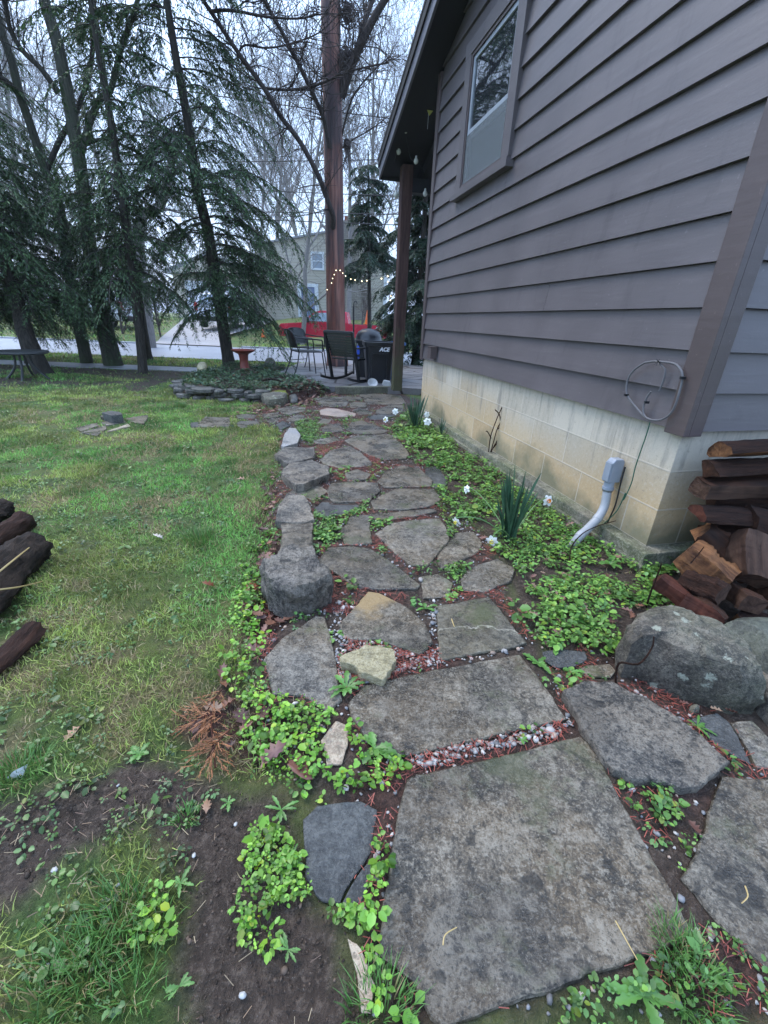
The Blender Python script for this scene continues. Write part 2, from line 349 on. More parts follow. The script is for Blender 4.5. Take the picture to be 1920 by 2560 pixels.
def block_mat():
    t = NT('concrete_block'); c = t.coord(); s = t.n('ShaderNodeSeparateXYZ', {0: c})
    xy = t.math('ADD', s.outputs[0], s.outputs[1]); zz = t.math('SUBTRACT', s.outputs[2], .0804)
    v = t.n('ShaderNodeCombineXYZ', {'X': xy, 'Y': zz, 'Z': 0.}).outputs[0]
    b = t.n('ShaderNodeTexBrick', {'Vector': v, 'Color1': (0, 0, 0, 1), 'Color2': (1, 1, 1, 1), 'Mortar': (.5, .5, .5, 1), 'Scale': 1., 'Brick Width': .4064, 'Row Height': .2032, 'Mortar Size': .005, 'Mortar Smooth': .3, 'Bias': 0.})
    n1 = t.noise(1.1, 4, .6, c); n2 = t.noise(60, 5, .7, c)
    zf = t.math('ADD', zz, t.rng(n1, .2, .8, -.18, .18)); tan = t.rng(zf, .48, .18)
    col = t.mix(tan, (.50, .44, .35), (.54, .40, .235))
    col = t.mix(.25, col, b.outputs['Color'], 'SOFT_LIGHT')
    col = t.mix(t.math('MULTIPLY', t.rng(n2, .52, .7), .45), col, (.58, .53, .44)); col = t.mix(t.math('MULTIPLY', t.rng(n2, .42, .3), .5), col, (.20, .18, .15))
    st = t.n('ShaderNodeCombineXYZ', {'X': t.math('MULTIPLY', xy, 15.), 'Y': t.math('MULTIPLY', zz, 1.6), 'Z': 0.}).outputs[0]
    sk = t.noise(1., 4, .65, st, .3); top = t.rng(t.math('ADD', zz, t.rng(sk, .3, .7, -.15, .15)), .34, .50)
    col = t.mix(t.math('MULTIPLY', t.math('MULTIPLY', t.rng(sk, .49, .68), top), .55), col, (.15, .145, .14))
    gn = t.rng(t.math('ADD', zz, t.rng(t.noise(2.2, 4, .6, c), .3, .7, -.14, .14)), .16, .0)
    col = t.mix(t.math('MULTIPLY', gn, .75), col, (.12, .135, .085))
    col = t.mix(t.math('MULTIPLY', b.outputs['Fac'], .5), col, (.55, .49, .40))
    h = t.math('SUBTRACT', t.math('MULTIPLY', n2, .5), t.math('MULTIPLY', b.outputs['Fac'], -.9))
    return t.fin(col, .78, t.bump(h, .5, .006), .3)
m_block = block_mat()
m_footing = stone_mat('mossy_footing', (.27, .25, .19), (.42, .39, .30), (.10, .105, .06), (.14, .16, .075), .7, .5, 1., .8, .8)
def glass_mat(name, base, ior, rough=.02):
    t = NT(name); t.fin(base, rough); t.b.inputs['IOR'].default_value = ior
    t.set(t.b.inputs['Normal'], t.bump(t.noise(3, 2, .5, t.coord()), .05, .02)); return t.m
m_glass = glass_mat('window_glass', (.02, .024, .028), 2.6)
m_far_glass = glass_mat('far_glass', (.24, .29, .34), 1.8, .1)
def screen_mat():
    t = NT('insect_screen'); t.fin((.16, .18, .19), .5); tr = t.n('ShaderNodeBsdfTransparent'); mx = t.n('ShaderNodeMixShader', {0: .55})
    t.t.links.new(t.b.outputs[0], mx.inputs[2]); t.t.links.new(tr.outputs[0], mx.inputs[1]); t.t.links.new(mx.outputs[0], t.out.inputs['Surface']); return t.m
m_screen = screen_mat()
m_white = plain('white_vinyl', (.62, .65, .68), .4); m_curtain = plain('curtain', (.5, .52, .52), .9)
m_cable = plain('grey_cable', (.12, .115, .12), .5); m_green = plain('green_wire', (.02, .10, .06), .4)
m_pvc = plain('grey_pvc', (.27, .30, .345), .4, 0, .1); m_pvc_l = plain('pale_pvc_pipe', (.33, .34, .35), .5, 0, .1); m_steel = plain('dull_steel', (.25, .25, .25), .4, .8)
m_black_pl = plain('black_plastic', (.010, .011, .014), .35, 0, .3, 6, .1); m_black_mt = plain('black_metal', (.014, .014, .016), .4, .1, .3)
m_dark_slat = plain('dark_wet_slats', (.010, .013, .012), .22, 0, .5, 5); m_blue_pl = plain('blue_plastic', (.02, .11, .30), .4)
m_text = plain('white_lettering', (.75, .76, .78), .5, 0, .05)
m_terra = plain('terracotta_glaze', (.20, .045, .03), .4, 0, .3, 6); m_conc = stone_mat('concrete_kerb', (.17, .16, .12), (.27, .25, .2), (.09, .085, .06), (.12, .125, .07), .6, .4)
def heart_mat(name, a, b, c_):
    t = NT(name); c = t.coord(); v = t.scl(c, (26, 1.2, 26)); f = t.noise(1., 5, .65, v, .4); g = t.noise(5, 3, .6, c)
    col = t.mix(t.rng(f, .35, .65), a, b); col = t.mix(t.math('MULTIPLY', t.rng(g, .5, .68), .7), col, c_)
    return t.fin(col, .75, t.bump(f, .8, .012), .2)
m_split = heart_mat('split_wood', (.055, .022, .011), (.25, .115, .048), (.03, .014, .009)); m_split_red = heart_mat('red_split_wood', (.045, .015, .010), (.105, .034, .020), (.022, .010, .008))
m_split_dark = heart_mat('dark_split_wood', (.016, .007, .004), (.066, .027, .014), (.007, .004, .003)); m_split_grey = heart_mat('grey_split_wood', (.030, .015, .010), (.095, .053, .035), (.012, .007, .005))
m_log_bark = bark_mat('wet_log_bark', (.010, .004, .0025), (.050, .020, .011), 2., None, (9, 1.1, 9), .85)
m_log_black = bark_mat('black_wet_bark', (.005, .0035, .0025), (.042, .027, .018), 3., None, (6, 1.6, 6), .85)
m_petal = plain('white_petal', (.80, .80, .74), .5, 0, .05); m_orange = plain('orange_cup', (.85, .28, .02), .5); m_yellow = plain('yellow_cup', (.75, .62, .08), .5)
m_stem = plain('daffodil_leaf', (.045, .105, .055), .45, 0, .35, 20); m_stem_l = plain('daffodil_stem', (.10, .20, .06), .5)
m_red = plain('red_car_paint', (.50, .02, .045), .25, 0, .05, 2); m_car_white = plain('white_car_paint', (.55, .57, .6), .3, 0, .05, 2); m_rubber = plain('tyre_rubber', (.012, .012, .012), .8)
m_rim = plain('alloy_rim', (.4, .4, .42), .3, .8); m_redlamp = plain('red_lamp', (.4, .02, .02), .3); m_cone = plain('orange_cone', (.75, .14, .02), .5)
m_beige = None
def house_siding():
    t = NT('beige_siding'); c = t.coord(); s = t.n('ShaderNodeSeparateXYZ', {0: c}); z = t.math('MULTIPLY', s.outputs[2], 5.2); fr = t.math('FRACT', z)
    g = t.noise(.8, 4, .6, c); col = t.mix(t.rng(g, .3, .7), (.42, .385, .315), (.50, .46, .38)); col = t.mix(t.rng(fr, .88, .98), col, (.24, .215, .16))
    return t.fin(col, .7, t.bump(fr, .5, .02))
m_beige = house_siding()
def rubble():
    t = NT('chimney_stone'); c = t.coord(); b = t.n('ShaderNodeTexBrick', {'Vector': t.scl(c, (1, 1, 1)), 'Scale': 1., 'Brick Width': .3, 'Row Height': .1})
    s = t.n('ShaderNodeSeparateXYZ', {0: c}); v = t.n('ShaderNodeCombineXYZ', {'X': t.math('ADD', s.outputs[0], s.outputs[1]), 'Y': s.outputs[2], 'Z': 0.}).outputs[0]; t.set(b.inputs['Vector'], v)
    b.inputs['Color1'].default_value = (.20, .17, .135, 1); b.inputs['Color2'].default_value = (.30, .265, .21, 1); b.inputs['Mortar'].default_value = (.13, .115, .1, 1)
    col = t.mix(t.rng(t.noise(3, 5, .7, c), .35, .65), b.outputs['Color'], (.22, .20, .17)); return t.fin(col, .85)
m_rubble = rubble()
m_roof = plain('grey_roof', (.26, .26, .27), .9); m_brick = plain('red_brick', (.25, .09, .06), .85); m_door_blue = plain('blue_grey_door', (.16, .20, .33), .4)
m_wire = plain('power_cable', (.03, .03, .035), .6)
def lamp_mat():
    t = NT('warm_bulb'); t.fin((.8, .75, .6), .3); t.b.inputs['Emission Color'].default_value = (1, .78, .45, 1); t.b.inputs['Emission Strength'].default_value = 2.5; return t.m
m_bulb = lamp_mat(); m_bulb_off = plain('clear_bulb', (.55, .55, .5), .1)
m_tag = plain('yellow_card', (.52, .50, .14), .6); m_paper = plain('white_scrap', (.7, .72, .75), .6); m_table = plain('dark_table', (.035, .037, .036), .5)
m_shutter = plain('white_paint', (.62, .64, .68), .5)

def ground_mat():
    t = NT('lawn_and_soil'); p = t.pos(); m = t.n('ShaderNodeAttribute', attribute_name='tint'); s = t.n('ShaderNodeSeparateColor', {0: m.outputs['Color']})
    soil, lit, dry = s.outputs[0], s.outputs[1], s.outputs[2]
    n1 = t.noise(9, 6, .7, p); n2 = t.noise(55, 5, .75, p); n3 = t.noise(1.2, 4, .6, p); n4 = t.noise(220, 3, .7, p)
    grass = t.mix(t.rng(n1, .35, .65), (.060, .082, .020), (.18, .215, .045)); grass = t.mix(t.math('MULTIPLY', t.rng(n2, .5, .66), .6), grass, (.13, .115, .05))
    grass = t.mix(t.rng(n3, .40, .60), grass, t.mix(t.rng(n2, .35, .65), (.036, .070, .013), (.105, .20, .038))); grass = t.mix(t.math('MULTIPLY', dry, .7), grass, t.mix(t.rng(n2, .4, .62), (.10, .072, .035), (.32, .245, .125)))
    dirt = t.mix(t.rng(n1, .33, .67), (.040, .027, .018), (.105, .071, .051)); dirt = t.mix(t.math('MULTIPLY', t.rng(n2, .5, .62), .7), dirt, (.19, .14, .105)); dirt = t.mix(t.math('MULTIPLY', t.rng(n4, .66, .72), .8), dirt, (.30, .27, .24))
    dirt = t.mix(t.math('MULTIPLY', t.rng(n2, .42, .34), .8), dirt, (.026, .019, .015))
    litc = t.mix(t.rng(n2, .4, .6), (.045, .022, .017), (.13, .06, .042))
    col = t.mix(soil, grass, dirt); col = t.mix(lit, col, litc)
    h = t.math('ADD', t.math('MULTIPLY', n1, 1.2), t.math('MULTIPLY', n2, .5)); h = t.math('ADD', h, t.math('MULTIPLY', n4, .25))
    return t.fin(col, t.rng(n1, .3, .7, .5, .85), t.bump(h, 1., .045), .35)
m_ground = ground_mat()
def asphalt(name, a, b, rough=.5, joints=None):
    t = NT(name); p = t.pos(); f = t.noise(1.2, 5, .6, p); g = t.noise(80, 3, .6, p); col = t.mix(t.rng(f, .3, .7), a, b); col = t.mix(t.math('MULTIPLY', t.rng(g, .5, .7), .3), col, tuple(x*1.4 for x in b))
    if joints:
        br = t.n('ShaderNodeTexBrick', {'Vector': p, 'Color1': (1, 1, 1, 1), 'Color2': (.9, .9, .9, 1), 'Mortar': (.4, .4, .4, 1), 'Scale': 1., 'Brick Width': joints, 'Row Height': joints, 'Mortar Size': .015}); br.offset = 0
        col = t.mix(1., col, br.outputs['Color'], 'MULTIPLY')
    return t.fin(col, rough, t.bump(g, .3, .004))
m_asphalt = asphalt('wet_asphalt', (.20, .21, .235), (.26, .27, .30), .35); m_drive = asphalt('driveway_concrete', (.25, .235, .23), (.31, .295, .29), .6, 3.1); m_walk = asphalt('sidewalk_concrete', (.33, .34, .36), (.40, .41, .43), .5, 1.5)
def patio_mat():
    t = NT('patio_paving'); p = t.pos(); v = t.n('ShaderNodeTexVoronoi', {'Vector': p, 'Scale': 1.9}, feature='DISTANCE_TO_EDGE'); v2 = t.n('ShaderNodeTexVoronoi', {'Vector': p, 'Scale': 1.9})
    n = t.noise(20, 5, .7, p); e = t.rng(v.outputs['Distance'], .02, .05); sc = t.n('ShaderNodeSeparateColor', {0: v2.outputs['Color']}).outputs[0]
    col = t.mix(sc, (.13, .125, .125), (.22, .205, .20)); col = t.mix(t.math('MULTIPLY', t.rng(n, .45, .65), .5), col, (.26, .24, .23)); col = t.mix(e, (.035, .028, .022), col)
    return t.fin(col, .4, t.bump(t.math('ADD', e, t.math('MULTIPLY', n, .3)), .5, .02))
m_patio = patio_mat()
exec_order = None
# ------------------------------------------------------------------ where things lie on the ground
FLAGS = [
 ('U', [(95,425),(140,405),(500,330),(850,240),(925,330),(1000,470),(1120,690),(1230,890),(1340,1100),(1330,1112),(1060,1215),(760,1330),(560,1400),(390,1462),(250,1500),(200,1465),(120,1310),(60,1240),(-20,1192),(-25,1100),(0,960),(22,800),(50,600)], 0.030, 'b', 'largest grey flagstone, filling the bottom of the path nearest the viewer'),
 ('S', [(500,660),(560,580),(700,545),(860,510),(1080,470),(1290,435),(1360,520),(1440,630),(1515,735),(1300,775),(1000,850),(700,915),(650,880),(610,850),(560,780),(510,720)], 0.030, 'b', 'wide olive flagstone lying just beyond the strip of pale gravel'),
 ('S', [(450,295),(500,245),(560,170),(590,140),(640,145),(770,210),(850,290),(880,345),(890,385),(830,440),(650,370),(500,365)], 0.027, 'c', 'five-sided flagstone with a tan upper corner, behind the small yellow stone'),
 ('S', [(900,210),(1020,188),(1150,165),(1230,260),(1320,380),(1270,400),(1100,430),(930,460),(918,440),(912,330)], 0.027, 'x', 'squarish flagstone with a pale crack line across it, right of the small weed rosette'),
 ('S', [(105,460),(190,360),(350,255),(390,260),(425,370),(450,520),(470,640),(400,700),(345,660),(290,620),(150,622),(142,580),(130,540)], .03, 'a', 'smooth grey flagstone at the left edge right below the black boulder'),
 ('S', [(375,830),(440,740),(500,760),(500,850),(470,940),(400,945)], .02, 't', 'small pale tan stone sunk among green weeds at the left edge'),
 ('T', [(1310,600),(1370,540),(1560,520),(1630,560),(1620,650),(1610,740),(1530,840),(1470,960),(1400,950),(1360,930),(1330,850)], 0.012, 'k', 'dark green-grey flagstone half ringed by weeds, left of the largest slab'),
 ('T', [(1478,965),(1530,860),(1600,780),(1600,870),(1560,960)], .012, 'k', 'dark sunken stone corner below the dark green-grey flagstone'),
 ('T', [(1500,1110),(1560,1150),(1620,1310),(1605,1440),(1560,1446),(1545,1290)], .02, 't', 'narrow stone sliver on edge at the lower left of the largest slab'),
 ('U', [(775,50),(850,0),(985,5),(1110,60),(1280,160),(1400,265),(1480,345),(1420,440),(1310,465),(1180,440),(1050,410),(950,350),(880,240),(820,130)], .055, 'r', 'rough grey stone with black mossy blotches, right of the wide olive slab'),
 ('U', [(1460,415),(1560,422),(1700,430),(1900,700),(2100,1200),(1900,1400),(1659,1250),(1560,1150),(1480,1080),(1380,960),(1280,850),(1320,790),(1370,690),(1395,560)], 0.030, 'b', 'big flagstone cut by the right edge of the photo at the bottom'),
 ('U', [(1330,165),(1440,140),(1490,180),(1540,260),(1590,370),(1480,310),(1400,250)], 0.018, 'k', 'dark green-grey flat stone below the big round boulder'),
 ('U', [(1495,180),(1590,175),(1700,280),(1710,390),(1610,375),(1550,260)], 0.021, 'a', 'pale flat stone beside the dark one at the right edge'),
 ('V', [(150,880),(260,860),(440,880),(450,930),(360,985),(230,985),(170,940)], .012, 'k', 'dark half-buried stone between leafy weeds above the rough blotched stone'),
 ('V', [(390,1010),(450,970),(600,965),(640,1010),(600,1050),(430,1045)], 0.012, 'b', 'small olive stone between the big boulder and the rough blotched stone'),
 ('P', [(640,1230),(700,1150),(850,1135),(980,1155),(1100,1230),(1200,1310),(1300,1390),(1280,1415),(1130,1420),(1000,1420),(880,1395),(780,1330),(660,1260)], 0.027, 'a', 'broad grey flagstone right of the long black boulder'),
 ('P', [(1020,1050),(1120,985),(1280,965),(1440,955),(1480,1010),(1500,1090),(1430,1180),(1360,1260),(1250,1255),(1150,1180)], 0.027, 'a', 'kite-shaped grey flagstone left of the two white daffodils'),
 ('P', [(790,1040),(850,935),(970,930),(985,1110),(900,1120),(810,1125)], 0.021, 'a', 'small upright four-sided flagstone in the middle of the path'),
 ('R', [(100,770),(190,665),(270,660),(310,710),(290,750),(190,800),(120,830)], 0.018, 'b', 'flagstone tucked against the ground cover by the drooping daffodil'),
 ('R', [(215,880),(260,830),(380,790),(460,830),(440,890),(330,935),(230,930)], 0.015, 'a', 'rounded grey flagstone half under the ground cover on the right'),
 ('R', [(30,870),(100,860),(170,900),(150,960),(40,965)], 0.015, 'a', 'little square flagstone above the cracked squarish slab'),
 ('P', [(980,925),(1200,905),(1400,890),(1420,905),(1270,935),(1120,955),(1000,960)], 0.018, 'a', 'long thin flagstone strip lying across the path'),
 ('P', [(990,835),(1080,785),(1160,752),(1400,755),(1450,820),(1390,865),(1200,890),(1010,885)], 0.027, 'a', 'flagstone at the right edge just beyond the thin strip'),
 ('P', [(615,880),(660,845),(860,845),(900,870),(820,920),(690,935),(610,915)], 0.018, 'k', 'low flagstone overgrown with weeds, right of the square black edging block'),
 ('P', [(350,960),(375,860),(420,795),(530,800),(570,850),(600,955),(540,970),(400,970)], .075, 'r', 'square black edging block on the left side of the path'),
 ('P', [(385,985),(480,972),(590,985),(580,1060),(500,1080),(400,1060)], .065, 'b', 'flat mossy block wedged between the black edging block and the long boulder'),
 ('P', [(425,785),(500,745),(640,735),(690,770),(650,800),(590,830),(540,800)], 0.030, 'a', 'thin grey slab beneath the dark overhanging rock'),
 ('P', [(695,760),(720,715),(860,708),(1020,715),(1040,765),(990,810),(970,835),(740,838),(700,800)], 0.030, 'a', 'flagstone with a short dark scratch in mid path'),
 ('P', [(1030,705),(1090,640),(1180,600),(1310,620),(1390,700),(1380,735),(1080,740)], 0.027, 'a', 'wide flagstone touching the ground cover on the right of the red needles'),
 ('P', [(810,650),(890,622),(980,655),(945,690),(830,705)], 0.018, 'a', 'small flagstone lying alone in red needles'),
 ('P', [(395,630),(440,585),(585,562),(700,605),(690,655),(540,715),(480,722),(395,665)], .085, 'r', 'dark thick rock jutting over the left edge, nearer of two'),
 ('P', [(345,525),(410,475),(600,478),(607,540),(470,575),(425,585)], .08, 'r', 'dark thick rock at the left edge, farther of two'),
 ('P', [(650,555),(720,495),(840,470),(910,510),(985,575),(985,595),(780,615),(660,580)], 0.027, 'a', 'pointed pentagon flagstone ringed with red needles'),
 ('P', [(810,430),(870,400),(1105,390),(1175,440),(1235,520),(1215,550),(1070,557),(970,525)], 0.030, 'a', 'large wet flagstone on the right behind the pointed pentagon one'),
 ('P', [(405,390),(440,345),(480,350),(510,395),(490,445),(400,472),(385,465)], .06, 'w', 'pale bluish upright slab at the left edge of the path'),
 ('P', [(600,430),(740,405),(770,430),(690,450),(620,450)], 0.012, 'a', 'small slab nearly hidden under creeping weeds'),
 ('P', [(660,345),(690,325),(775,318),(795,365),(690,382),(660,375)], 0.021, 'a', 'small bluish square flagstone by a yellow-green weed tuft'),
 ('P', [(615,320),(660,285),(720,290),(700,315)], 0.015, 'a', 'tiny flagstone just below the long pinkish one'),
 ('P', [(820,355),(850,310),(920,300),(1000,325),(1095,365),(1060,380),(960,385),(860,375)], 0.027, 'a', 'bluish flagstone left of the far daffodil clump'),
 ('P', [(960,270),(1080,250),(1150,262),(1060,290),(980,290)], 0.018, 'k', 'mossy dark flagstone by the far daffodil buds'),
 ('P', [(1025,225),(1100,195),(1200,195),(1190,240),(1095,255),(1015,250)], 0.024, 'a', 'flagstone directly left of the far daffodil leaves'),
 ('P', [(870,225),(900,212),(990,238),(985,255),(900,258)], 0.018, 'a', 'small grey flagstone right of the pinkish stone tip'),
 ('P', [(840,180),(870,172),(950,178),(950,208),(845,212)], 0.021, 'a', 'small flagstone in front of the large brown slab by the kerb'),
 ('P', [(905,125),(1000,118),(1180,128),(1215,180),(1170,190),(965,188)], 0.027, 'b', 'large brownish slab in front of the porch post'),
 ('P', [(770,140),(840,136),(910,138),(930,158),(850,168)], 0.018, 'b', 'thin slab in front of the concrete kerb'),
 ('P', [(612,150),(690,138),(805,142),(830,170),(815,200),(720,205),(650,190)], 0.030, 'a', 'layered bluish slab beside the leaf litter'),
 ('P', [(640,228),(690,215),(760,220),(880,250),(870,268),(760,270),(650,255)], 0.030, 'p', 'long pinkish tan flagstone lying across the far path'),
 ('P', [(350,222),(440,200),(540,210),(540,232),(445,255),(395,250)], 0.027, 'a', 'bluish flagstone at the bend below the mossy yellow stone'),
 ('P', [(260,255),(350,245),(385,260),(330,280),(265,278)], 0.018, 'a', 'small flat stone in the side row, second from the bend'),
 ('P', [(85,262),(160,250),(210,262),(200,282),(100,282)], 0.012, 'a', 'small grey stone in the grass below the dry stone wall'),
 ('P', [(80,318),(110,300),(225,300),(235,322),(110,350)], 0.015, 'a', 'grey stepping stone in the grass right of the big blue one'),
 ('Q', [(128,950),(190,885),(345,890),(350,945),(240,952)], 0.018, 'a', 'wet bluish stepping stone shining at the end of the side row'),
 ('Q', [(92,925),(150,920),(128,952),(100,950)], 0.012, 'k', 'small dark chip at the left tip of the wet bluish stepping stone'),
 ('P', [(350,325),(395,300),(445,325),(380,360)], 0.018, 'k', 'dark pointed stone where the side row meets the path'),
 ('P', [(415,295),(490,258),(540,265),(520,295),(430,305)], 0.018, 'a', 'flagstone with weeds around it at the meeting of path and side row'),
 ('P', [(290,295),(330,282),(365,290),(340,315),(300,315)], 0.012, 'a', 'palm-sized grey stone in the middle of the side row'),
 ('W', [(430,160),(560,130),(575,145),(470,180)], 0.018, 'b', 'leftmost of the loose slabs lying on the lawn'),
 ('W', [(460,185),(610,145),(615,165),(560,205)], 0.018, 'a', 'nearest of the loose slabs lying on the lawn'),
 ('W', [(580,130),(700,95),(730,128),(620,145)], 0.024, 'b', 'middle loose slab on the lawn, under the little stack'),
 ('W', [(615,180),(740,135),(752,150),(660,172)], .03, 't', 'tan loose slab on the lawn'),
 ('W', [(715,105),(850,85),(855,100),(830,135),(765,130)], 0.018, 'b', 'rightmost of the loose slabs lying on the lawn'),
 ('W', [(575,92),(610,78),(690,80),(710,98),(640,104)], .06, 'b', 'lower slab of the little stack on the lawn'),
 ('W', [(585,72),(640,62),(690,68),(705,82),(640,88)], .11, 'k', 'upper dark slab of the little stack on the lawn'),
 ('K', [(1090,1990),(1180,1960),(1270,1975),(1268,2040),(1130,2030)], 0.018, 'a', 'grey slab between the porch post and the foundation corner'),
 ('R', [(45,360),(100,350),(150,420),(130,450),(40,450)], 0.012, 'k', 'dark stone edge in the ground cover left of the near daffodils'),
]
flag_c = stone_mat('flag_with_rusty_corner', (.098, .083, .062), (.30, .262, .20), (.018, .016, .012), (.118, .084, .048), .36, .6, corner=(-.10, .17, .17), moss=.5)
flag_x = stone_mat('cracked_flag', (.075, .069, .054), (.20, .18, .135), (.022, .021, .017), (.11, .09, .055), .34, .5, crack=(-.12, 1., .0), moss=.7)
FM = {'c': flag_c, 'x': flag_x, 'a': flag_a, 'b': flag_b, 't': flag_t, 'p': flag_p, 'w': flag_w, 'k': flag_k, 'r': rock_m}
SLABS = [poly(c, p, h) for c, p, h, m, l in FLAGS]
for i_, (c, p, h, m, l) in enumerate(FLAGS):            # joints are narrow: the traced outlines grow a little
    if c in 'PRQ': q_ = SLABS[i_]; o_ = q_-q_.mean(0); SLABS[i_] = q_+o_/np.hypot(o_[:, 0], o_[:, 1])[:, None]*.009
def Fp(pts, z=0.): return poly('F', pts, z)
DIRT = poly('T', [(-900,600),(0,520),(150,470),(400,440),(560,370),(700,360),(900,440),(1080,500),(1200,480),(1330,600),(1350,900),(1480,1000),(1545,1290),(1560,1700),(760,1700),(765,1300),(760,1050),(780,900),(750,740),(640,650),(540,690),(430,740),(220,830),(60,960),(0,1010),(-900,1400)])
PATH = Fp([(800,985),(770,1010),(700,1010),(640,1020),(610,1050),(700,1075),(700,1110),(685,1160),(690,1200),(680,1290),(690,1330),(640,1420),(600,1550),(650,1700),(640,1790),(620,1850),(790,2000),(880,2090),(890,2200),(930,2560),(1920,2560),(1920,1880),(1830,1830),(1700,1700),(1560,1640),(1480,1600),(1380,1660),(1270,1520),(1260,1400),(1180,1310),(1090,1250),(1075,1180),(1020,1090),(985,1060),(1050,1000),(1000,985)])
BED = Fp([(1055,1000),(985,1060),(1020,1090),(1075,1180),(1090,1250),(1180,1310),(1260,1400),(1270,1520),(1380,1660),(1560,1640),(1700,1500),(1640,1420),(1590,1405),(1400,1270),(1280,1180),(1180,1110),(1080,1030)])
TRENCH = Fp([(690,1180),(668,1200),(655,1300),(640,1400),(650,1450),(610,1560),(650,1620),(660,1700),(690,1700),(720,1560),(720,1440),(700,1330),(700,1200)])
LITTER = [TRENCH, Fp([(640,1010),(700,985),(800,972),(860,985),(800,1010),(760,1025),(690,1040),(560,1050),(600,1030)]), Fp([(500,1740),(560,1700),(700,1830),(760,1900),(650,1940),(560,1900),(460,1830)])]
PLANTBED = np.array([(-3.45, 7.6), (-3.25, 6.75), (-2.95, 6.15), (-2.3, 6.0), (-1.65, 6.0), (-1.25, 6.45), (-.95, 6.95), (-1.5, 7.6), (-2.1, 8.2), (-2.2, 9.6), (-3.4, 9.4)])
TREE_SOIL = np.array([(-14, 6.2), (-6.2, 6.0), (-4.6, 7.0), (-3.5, 7.4), (-3.5, 9.1), (-14, 9.6)])  # bare brown soil under the left hemlocks, where grass is sparse
FARGRASS = np.array([(-30, 9.6), (3, 9.6), (3, 11.9), (-30, 11.9)])
MUD2 = poly('L', [(690,1310),(900,1240),(1100,1225),(1060,1270),(900,1310),(780,1340)])
PATIO = np.array([(-2.2, 8.25), (-.95, 7.03), (.10, 7.25), (.55, 7.2), (2.4, 7.7), (3.3, 8.4), (3.3, 12), (-2.2, 10.8)])

def pdist(x, y, P):                                   # distance to polygon edge, negative inside
    d = np.full(np.shape(x), 1e9); n = len(P)
    for i in range(n):
        ax, ay = P[i]; bx, by = P[(i+1) % n]; vx, vy = bx-ax, by-ay; L = vx*vx+vy*vy+1e-12
        t = np.clip(((x-ax)*vx+(y-ay)*vy)/L, 0, 1); d = np.minimum(d, np.hypot(x-ax-t*vx, y-ay-t*vy))
    return np.where(inpoly(x, y, P), -d, d)
def region(x, y, P, soft=.05, wob=.06, seed=3):
    jx = x+wob*(fbm(x*7, y*7, seed)-.5)*2; jy = y+wob*(fbm(x*7, y*7, seed+9)-.5)*2
    return 1-sstep(-soft, soft, pdist(jx, jy, P))
def hbase(x, y):
    left = .062*np.clip(y-17.2, 0, 14); bank = 1.2*sstep(24.5, 31, y)
    k = sstep(-6.4, -8.2, x) if False else 1-sstep(-8.2, -6.2, x)
    far = left*k+bank*(1-k)*np.where(y > 17, 1, 0)-.10*sstep(17, 21, y)*(1-k)
    pb = .16*(1-sstep(-.12, .06, pdist(x, y, PLANTBED)))
    return far+pb
def hfull(x, y):
    z = hbase(x, y); near = 1-sstep(12, 16, y)
    z = z+near*((fbm(x*1.1, y*1.1, 21)-.5)*.05+(fbm(x*9, y*9, 5)-.5)*.026+(fbm(x*26, y*26, 6, 2)-.5)*.010)
    inp = 1-sstep(-.05, .1, pdist(x, y, PATH)); z = z*(1-.55*inp*near)-.004*inp
    tr = region(x, y, TRENCH); z = z-.03*tr
    bd = 1-sstep(0, .12, pdist(x, y, BED)); z = z*(1-.4*bd)
    road = sstep(11.7, 12.0, y)*(1-sstep(16.9, 17.4, y)); z = z*(1-road)-.03*road
    wk = sstep(8.95, 9.15, y)*(1-sstep(9.75, 9.95, y)); wk = wk*(1-sstep(-3.9, -3.6, x)); z = z*(1-wk)-.012*wk
    return z

xs = np.concatenate([-np.geomspace(400, 8.2, 40), np.arange(-8, -2.2, .07), np.arange(-2.2, 2.2, .028), np.arange(2.2, 4, .1), np.geomspace(4.1, 400, 36)])
ys = np.concatenate([-np.geomspace(60, .6, 12), np.arange(-.5, .2, .1), np.arange(.2, 3.2, .026), np.arange(3.2, 9, .05), np.arange(9, 34, .25), np.geomspace(34.5, 900, 24)])
gx, gy = np.meshgrid(xs, ys); gz = hfull(gx, gy)
for i_, P in enumerate(SLABS):                                       # bed each slab: the soil stays under it
    c = P.mean(0); rad = np.abs(P-c).max()+.1; sel = (np.abs(gx-c[0]) < rad) & (np.abs(gy-c[1]) < rad)
    dd = pdist(gx[sel], gy[sel], P); hh_ = FLAGS[i_][2]; zz_ = np.where(dd < .07, np.maximum(gz[sel], (min(hh_, .034)-.012)*sstep(.09, .02, dd) if False else (min(hh_, .034)-.011)*(1-sstep(.02, .08, dd))), gz[sel]); gz[sel] = np.where(dd < .0, np.minimum(zz_, hh_-.014), zz_)
hs_s = (np.stack([gx, gy], -1)-HLOC[:2])@NV[:2]; hs_d = (np.stack([gx, gy], -1)-HLOC[:2])@DV[:2]
gz = np.where((hs_s > .03) & (hs_d > .03) & (hs_d < 3.87), gz-.05, gz)
gz = np.where(inpoly(gx, gy, PATIO), np.minimum(gz, .06), gz)
soil = np.maximum.reduce([region(gx, gy, DIRT, .04, .07), region(gx, gy, PATH), region(gx, gy, BED), region(gx, gy, PLANTBED), .95*region(gx, gy, TREE_SOIL, .4, .5)*sstep(.34, .46, fbm(gx*1.3, gy*1.3, 31)), region(gx, gy, MUD2, .1, .2)])
rightside = region(gx, gy, np.array([(1.0, 2.0), (3, 2.5), (6, -2), (.9, -1), (.75, .6)]), .05, .05); soil = np.maximum(soil, rightside)
lit = np.maximum.reduce([region(gx, gy, P, .05, .08) for P in LITTER])
